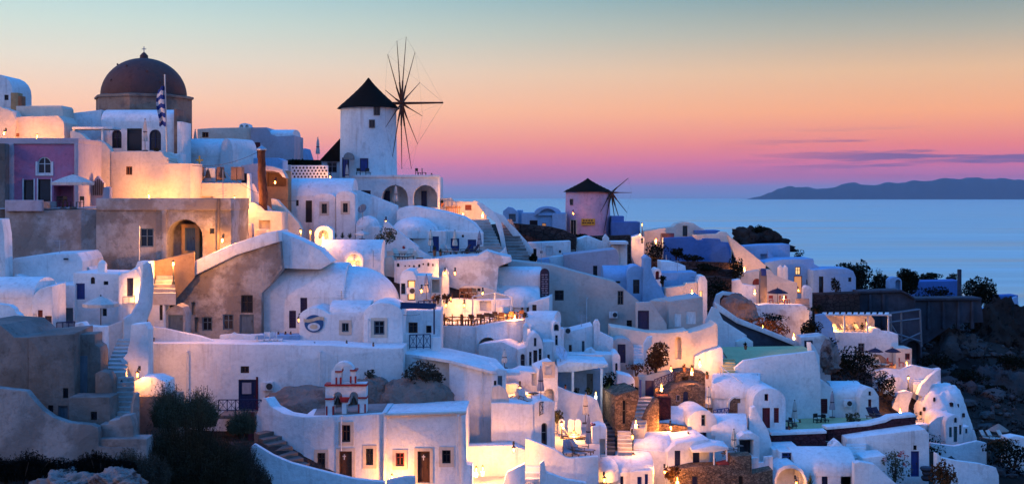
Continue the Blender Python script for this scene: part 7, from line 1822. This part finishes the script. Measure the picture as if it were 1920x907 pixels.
# pergola restaurant
b = Bld('pergola_terrace', 'white terrace with slatted flat pergola and warm back wall', 'terrace', 1620, 655, 146)
b.wall([(1540, 592), (1632, 590), (1640, 600), (1640, 630), (1540, 630)], 150, 0, 1, [], 'cream', name='back_wall')
b.wall([(1565, 623), (1634, 624), (1638, 617), (1650, 616), (1656, 624), (1684, 626), (1686, 665), (1565, 668)], 145, 0, 3.5, [('w', 1609, 643, 1621, 660, 'greyblue')], 'white')
for i in range(11):
    x0 = 1541 + i * 11.7; b.slab([P(x0, 589, 145), P(x0 + 7.5, 589, 145), P(x0 + 9, 585, 150), P(x0 + 1.5, 585, 150)], .12, 'whitepaint', 'slat')
b.wall(rect(1540, 589, 1672, 592), 145.2, 0, .25, [], 'whitepaint', name='beam', r=.03, down=0)
for x in (1583, 1627, 1666): b.wall(rect(x - 1.4, 591, x + 1.4, 627), 145.3, 0, .16, [], 'whitepaint', name='post', r=.02, down=0)
b.wall([(1530, 640), (1530, 590), (1545, 588), (1560, 605), (1582, 640)], 143.5, 0, .6, [], 'blue_shade', name='ramp_wall')
for i, x in enumerate((1572, 1588, 1600, 1612)): place('lounger', x, 624, 147, .6, f'pale deck chair, {ords[i]} from the left under the slatted pergola', 'deck chairs under the pergola', cm='canvaswarm')
for i, x in enumerate((1603, 1617)): bush(x, 616, 10, 13, 148.6, ['dark pot ball left under the slatted pergola', 'dark pot ball right under the slatted pergola'][i], 'leafdark', 'potted_plant', 'plant', 140, .09, group='potted plants')
lamp(1560, 612, 147, 'lit lantern at the left end of the slatted pergola', 150, 'wall'); lamp(1625, 606, 147.5, 'lit lantern at the warm pergola back wall', 60, 'wall')
b = Bld('lower_parasol_house', 'small cream house behind two dark parasols', 'house', 1695, 680, 142); b.wall(rect(1680, 653, 1710, 690), 143, 0, 3, [('w', 1697, 662, 1706, 674, 'red')], 'cream'); b.wall([(1636, 690), (1640, 664), (1652, 665), (1680, 686), (1680, 695), (1636, 695)], 139, 0, .6, [], 'tan', name='stair_wall')
umb_open(1641, 652, 686, 30, 138.4, 'left of two dark open parasols on the slope', 'canvasdark', 8, valance=.06); umb_open(1674, 652, 684, 30, 138.8, 'right of two dark open parasols on the slope', 'canvasdark', 8, valance=.06)
for i, x in enumerate((1640, 1652, 1668, 1690)): place('lounger' if i < 2 else 'chair', x, 687, 138, .5 * i, ['white deck chair left under the dark parasols', 'white deck chair right under the dark parasols', 'pale chair between the dark parasols', 'red chair beside the small cream house'][i], 'seats under the dark parasols', **({'cm': 'canvaswarm'} if i < 2 else {'mat': 'cushionred'}))
lamp(1700, 680, 138.6, 'lit lantern by the small cream house', 70, 'floor')
simple('low_wall', 'blue-white winding wall right of the dark parasols', 'wall', [(1640, 695), (1660, 690), (1690, 694), (1712, 684), (1740, 690), (1752, 692), (1764, 690), (1764, 706), (1712, 704), (1640, 704)], 137, 0, .8)
stairs('white_steps', 'white steps by the bright lantern above the cave house', (1712, 722, 135), (1732, 722, 135), (1716, 698, 139), (1736, 696, 139), 6, 'white')
bush(1600, 700, 110, 55, 134, 'dark scrub slope under the pergola terrace', 'leafdark', n=2600, size=.15, clumps=18, dp=.5); bush(1560, 660, 50, 30, 140, 'dark scrub left under the pergola terrace', 'leafdark', n=700); bush(1650, 735, 70, 50, 132, 'dark scrub left of the half vault', 'leafdark', n=1200)
# stone and concrete retaining walls
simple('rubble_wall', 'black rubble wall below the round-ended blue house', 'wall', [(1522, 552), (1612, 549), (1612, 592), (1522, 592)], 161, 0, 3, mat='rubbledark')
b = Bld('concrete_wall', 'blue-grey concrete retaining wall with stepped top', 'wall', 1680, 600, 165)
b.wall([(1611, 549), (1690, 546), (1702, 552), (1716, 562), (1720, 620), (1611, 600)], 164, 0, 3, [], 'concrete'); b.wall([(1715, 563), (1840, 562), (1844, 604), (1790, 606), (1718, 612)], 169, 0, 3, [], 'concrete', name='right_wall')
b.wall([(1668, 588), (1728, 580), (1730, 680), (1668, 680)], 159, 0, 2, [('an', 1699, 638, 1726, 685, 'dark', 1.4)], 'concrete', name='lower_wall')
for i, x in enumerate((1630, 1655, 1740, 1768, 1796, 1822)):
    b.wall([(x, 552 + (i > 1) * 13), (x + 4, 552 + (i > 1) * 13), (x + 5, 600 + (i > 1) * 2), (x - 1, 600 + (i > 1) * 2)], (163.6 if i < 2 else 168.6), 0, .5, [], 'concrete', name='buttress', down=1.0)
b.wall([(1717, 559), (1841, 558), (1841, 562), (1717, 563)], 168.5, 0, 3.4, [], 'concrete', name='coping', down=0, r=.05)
b.wall([(1611, 546), (1690, 543), (1702, 549), (1716, 559), (1716, 562), (1702, 553), (1690, 547), (1611, 550)], 163.6, 0, 3.2, [], 'concrete', name='coping', down=0, r=.04)
b = Bld('timber_scaffold', 'timber scaffold frame leaning on the concrete wall', 'scaffold', 1695, 645, 156)
sg = [((1670, 586), (1672, 640)), ((1690, 583), (1690, 642)), ((1725, 580), (1728, 650)), ((1668, 588), (1725, 580)), ((1668, 604), (1726, 597)), ((1670, 622), (1727, 640)), ((1690, 640), (1726, 624)), ((1672, 610), (1690, 640))]
for (a, c) in sg: mb = MB().tube(P(a[0], a[1], 156.4) - b.loc, P(c[0], c[1], 156.4) - b.loc, .12, .12, 4); mb.build('timber', 'greyblue', b.o)
bush(1600, 547, 72, 60, 186, 'big dark tree mass right of the round-ended house', 'leafdark', 'dark_tree', 'tree', 5200, .2, clumps=22, hole=-.05); bush(1699, 547, 56, 46, 187, 'dark rounded tree behind the white shrine', 'leafdark', 'dark_tree', 'tree', 4200, .2, clumps=20, hole=-.05)
bush(1650, 546, 60, 36, 188, 'low dark scrub between the two dark trees', 'leafdark', n=2600, size=.18, clumps=16); bush(1648, 520, 14, 24, 187, 'thin twiggy shrub between the two dark trees', 'leafdark', n=160, size=.1, clumps=6, hole=.25)
b = Bld('shrine', 'tiny white arched shrine before the dark trees', 'shrine', 1680, 546, 181); b.wall(archpts(1667, 1691, 547, 528, 519), 181, 0, 1.6, [('an', 1679, 524, 1689, 545, 'dark', .8)], 'blue_shade', r=.06)
b = Bld('blue_long_shed', 'low blue wall building beside a dark pillar on the headland', 'shed', 1762, 548, 192); b.wall([(1720, 528), (1803, 526), (1803, 560), (1720, 560)], 192, 0, 4, [], 'deepblue_shade')
simple('dark_pillar', 'dark square pillar standing on the headland', 'pillar', rect(1797, 505, 1803, 565), 188, 0, .5, mat='concrete', r=.03)
bush(1745, 530, 60, 20, 200, 'dark scrub behind the low blue shed', 'leafdark', n=1500, size=.18, clumps=12); bush(1785, 528, 24, 20, 199, 'dark bush left of the dark pillar', 'leafdark', n=500, size=.16); bush(1834, 575, 80, 64, 196, 'dark scrub mound at the headland end', 'leafdark', n=3600, size=.2, clumps=20, hole=-.05); bush(1750, 560, 90, 24, 184, 'dark scrub strip on the concrete wall', 'leafdark', n=1400, size=.16, clumps=12, dp=.4)
simple('headland_wall', 'winding pale blue parapet at the far right headland', 'wall', [(1838, 578), (1870, 571), (1880, 566), (1908, 555), (1910, 570), (1885, 582), (1840, 590)], 190, 0, .6, mat='blue_shade'); simple('headland_wall', 'flat blue terrace wall at the headland corner', 'wall', [(1868, 555), (1909, 553), (1909, 562), (1868, 562)], 197, 0, 3, mat='deepblue_shade')
# dark terraces below the ridge
for i, (x0, x1, y, Y) in enumerate(((1215, 1385, 492, 166), (1235, 1380, 505, 160), (1310, 1372, 520, 153))):
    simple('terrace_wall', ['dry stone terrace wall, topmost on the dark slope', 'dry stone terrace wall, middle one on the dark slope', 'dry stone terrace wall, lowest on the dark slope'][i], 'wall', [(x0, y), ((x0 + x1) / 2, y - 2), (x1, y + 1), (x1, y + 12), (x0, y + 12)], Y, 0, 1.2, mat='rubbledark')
for i, (x, y, w, h, Y) in enumerate(((1235, 478, 60, 26, 172), (1300, 488, 60, 12, 168), (1382, 520, 34, 44, 158), (1345, 560, 56, 44, 148), (1268, 482, 40, 18, 170), (1330, 505, 60, 12, 160), (1090, 446, 30, 8, 168), (1000, 490, 16, 16, 127))):
    bush(x, y, w, h, Y, ['dark bush below the corner lantern right of the small windmill', 'low dark scrub on the upper terrace', 'dark bush at the foot of the diagonal wall', 'dark bush mass left of the rosy terrace', 'dark bush below the deep blue wall', 'low dark scrub on the middle terrace', 'low plants at the foot of the small windmill', 'round dark bush at the foot of the narrow stair'][i], 'leafdark', n=900, size=.15, clumps=10)
# cliff on the right
for i, (x, y, w, h, Y, mt_) in enumerate(((1790, 690, 150, 70, 172, 'darkrock'), (1880, 650, 120, 90, 176, 'hill'), (1870, 760, 130, 70, 158, 'darkrock'), (1800, 735, 90, 36, 160, 'hill'), (1920, 720, 90, 60, 165, 'hill'), (1850, 800, 60, 30, 150, 'hill'))):
    rock(x, y, w, h, Y, ['grey-blue crag under the concrete wall', 'dark crag at the right edge', 'pale eroded crag right of the cave house', 'dark boulder behind the cave house', 'dark cliff shoulder at the right edge', 'small dark boulder above the thatched parasol'][i], mt_, 30 + i, 'crag', d=.6)
for i, (x, y, w, h, Y) in enumerate(((1760, 690, 80, 34, 158), (1820, 720, 90, 30, 152), (1900, 690, 80, 30, 160), (1860, 740, 60, 22, 148), (1840, 620, 120, 24, 178), (1905, 790, 60, 34, 142), (1835, 780, 40, 34, 140), (1900, 870, 110, 44, 116))):
    bush(x, y, w, h, Y, ['dark scrub under the scaffold wall', 'dark scrub above the cave house', 'dark scrub on the right cliff', 'dark scrub below the pale crag', 'dark scrub under the concrete wall', 'dark scrub by the thatched parasol', 'dark scrub right behind the cave house', 'dark scrub in the bottom right corner'][i], 'leafdark', n=1300, size=.16, clumps=14)

# low scrub covering the dark slopes
rnd_ = random.Random(77); cl = []
while len(cl) < 620:
    px, Y = rnd_.uniform(1210, 1960), rnd_.uniform(118, 200); X = (px - 960) / F * Y
    z = ground_z(X, Y); py = H0 - z / Y * F
    if py < 470 or (px < 1500 and py > 600) or (px < 1640 and py > 720) or (px < 1840 and py > 760 and px < 1700): continue
    r_ = rnd_.uniform(.4, 1.2); cl.append((X, Y, z + .25, r_, r_, r_ * .6))
tag(link('scrub', leaf_mesh('scrub', cl, 26000, .15, 8, 0.0), 'leafblack'), 'low dark scrub covering the rocky slope', None, kind='stuff')

# loose volcanic stones on the slope
rnd_ = random.Random(31); vs, fs = [], []
bm = bmesh.new(); bmesh.ops.create_icosphere(bm, subdivisions=1, radius=1.0); iv = [v.co.copy() for v in bm.verts]; jf = [tuple(v.index for v in f.verts) for f in bm.faces]; bm.free()
n_ = 0
while n_ < 900:
    px, Y = rnd_.uniform(1500, 1960), rnd_.uniform(118, 196); X = (px - 960) / F * Y; z = ground_z(X, Y); py = H0 - z / Y * F
    if py < 560 or (px < 1720 and py > 700): continue
    r_ = rnd_.choice((.18, .25, .35, .5, .9)) * rnd_.uniform(.7, 1.3); i = len(vs); q = (rnd_.uniform(.7, 1.4), rnd_.uniform(.7, 1.2), rnd_.uniform(.4, .9))
    for v in iv: k = 1 + .35 * noise.noise(v * 1.7 + Vector((n_, 0, 0))); vs.append((X + v.x * r_ * q[0] * k, Y + v.y * r_ * q[1] * k, z + .1 + v.z * r_ * q[2] * k))
    fs += [tuple(a + i for a in f) for f in jf]; n_ += 1
tag(link('scree', mesh('scree', vs, fs, 0, False), 'darkrock'), 'loose volcanic stones scattered over the right slope', None, kind='stuff')

# ================================================================== roof clutter: aerials, cables, pipes, pots
def aerial(px, pt, pb, Y, label):
    b = Bld('aerial', label, 'aerial', px, pb, Y, 'roof aerials')
    b.tubes('mast', 'steel', [(P(px, pt, Y), P(px, pb + 3, Y))], .03); w = F / Y * .5
    b.tubes('elements', 'steel', [(P(px - w * (1 - .15 * k), pt + 1.5 + k * 3, Y), P(px + w * (1 - .15 * k), pt + 1 + k * 3, Y)) for k in range(4)], .015)
for a in ((545, 312, 336, 131, 'aerial on the barrel roof of the twin bay house'), (1015, 455, 496, 124, 'aerial above the huge beige wall'), (700, 470, 498, 108, 'aerial behind the big rounded vault'), (1090, 590, 615, 113.5, 'aerial on the rosy house roof'),
          (1236, 745, 772, 104, 'aerial over the brick red block'), (1345, 778, 800, 103, 'aerial behind the rounded gable'), (1600, 712, 738, 115, 'aerial on the wing of the red shutter house'), (1270, 488, 512, 141, 'aerial on the blue flat house'),
          (1420, 700, 730, 108.5, 'aerial behind the red door vault'), (112, 450, 476, 99, 'aerial on the large blue-white block'), (640, 545, 572, 103, 'aerial behind the round emblem'), (1560, 825, 846, 101.5, 'aerial above the cellar vault')): aerial(*a)
def cable(a, c, sag, label):
    A, B_ = P(*a), P(*c); b = Bld('cable', label, 'cable', a[0], a[1], a[2], 'sagging cables')
    pts = [A.lerp(B_, i / 10) - Vector((0, 0, sag * 4 * (i / 10) * (1 - i / 10))) - b.loc for i in range(11)]
    MB().path(pts, .018, 4).build('wire', 'iron', b.o)
cable((313, 300, 117), (484, 285, 118), .9, 'cable from the flag pole to the leaning brown post'); cable((418, 320, 114), (556, 376, 127), .8, 'cable from the thin aerial to the twin bay house'); cable((1057, 480, 140), (1200, 425, 166), 1.0, 'cable from the violet-grey block to the corner lantern'); cable((756, 590, 98), (830, 560, 108), .5, 'cable from the tower house to the restaurant'); cable((1249, 480, 150), (1309, 520, 137.5), .7, 'cable from the thin white pole to the white tower')
def pipe(px, pt, pb, Y, label, mat='whitepaint'):
    b = Bld('drainpipe', label, 'pipe', px, pb, Y, 'wall drainpipes'); b.tubes('pipe', mat, [(P(px, pt, Y), P(px, pb, Y))], .05); b.tubes('elbow', mat, [(P(px, pt, Y), P(px + 2, pt - 2, Y + .3))], .06)
for a in ((690, 600, 690, 98.1, 'white drainpipe at the left edge of the tower house'), (858, 780, 890, 86.4, 'white drainpipe at the right corner of the chapel'), (640, 780, 845, 87.7, 'white drainpipe above the left chapel door'), (905, 700, 800, 93.9, 'white drainpipe on the tall blank side wall'), (1400, 700, 716, 111.8, 'white drainpipe on the big white terrace wall'), (1100, 560, 620, 122.8, 'white drainpipe on the huge beige wall'), (600, 660, 735, 94.8, 'white drainpipe on the long white wall'), (350, 660, 750, 94.8, 'white drainpipe left on the long white wall')): pipe(*a)
i = 0
for (x, y, Y, w, lab) in ((288, 640, 95.6, 9, 'small pot on the left end of the long wall'), (700, 650, 96, 9, 'small pot on the long wall under the tower'), (1060, 728, 99.4, 9, 'small pot on the sloping garden wall'), (1005, 752, 94.8, 9, 'small pot by the tall grey parasol'), (1480, 806, 104.6, 10, 'small pot on the left red stone wall'), (1610, 794, 106, 10, 'small pot on the right red stone wall'),
        (1340, 868, 94.8, 10, 'small pot left of the orange cushioned bench'), (1295, 820, 99, 9, 'small pot right of the rubble yard lantern'), (826, 610, 110, 9, 'small pot at the left end of the restaurant terrace'), (650, 646, 97, 9, 'small pot under the emblem house window'), (1420, 808, 104, 9, 'small pot left of the red door'), (1500, 794, 110, 9, 'small pot right of the white folded parasol')):
    spiky(x, y, w, w * 1.2, Y, lab, ('leafgreen', 'leafdry', 'leafolive')[i % 3], 18, 'terracotta'); i += 1
for (x, y, Y, lab) in ((1062, 620, 111.6, 'white air conditioner on the rosy house'), (770, 545, 106.6, 'white air conditioner by the lit doorway'), (1150, 590, 122.7, 'white air conditioner on the huge beige wall'), (1590, 756, 113, 'white air conditioner on the lilac wing wall')):
    b = Bld('air_conditioner', lab, 'air conditioner', x, y + 7, Y, 'air conditioners'); b.wall(rect(x - 8, y - 6, x + 8, y + 6), Y - .3, 0, .35, [], 'whitepaint', r=.03, down=0, name='case')
    fan = MB().lathe([(0.22, 0), (0.22, 0.03), (0.001, 0.03)], (0, 0, 0), 14).build('fan', 'iron', b.o); fan.location = P(x + 3, y, Y - .32) - b.loc; fan.rotation_euler = (R(90), 0, 0)
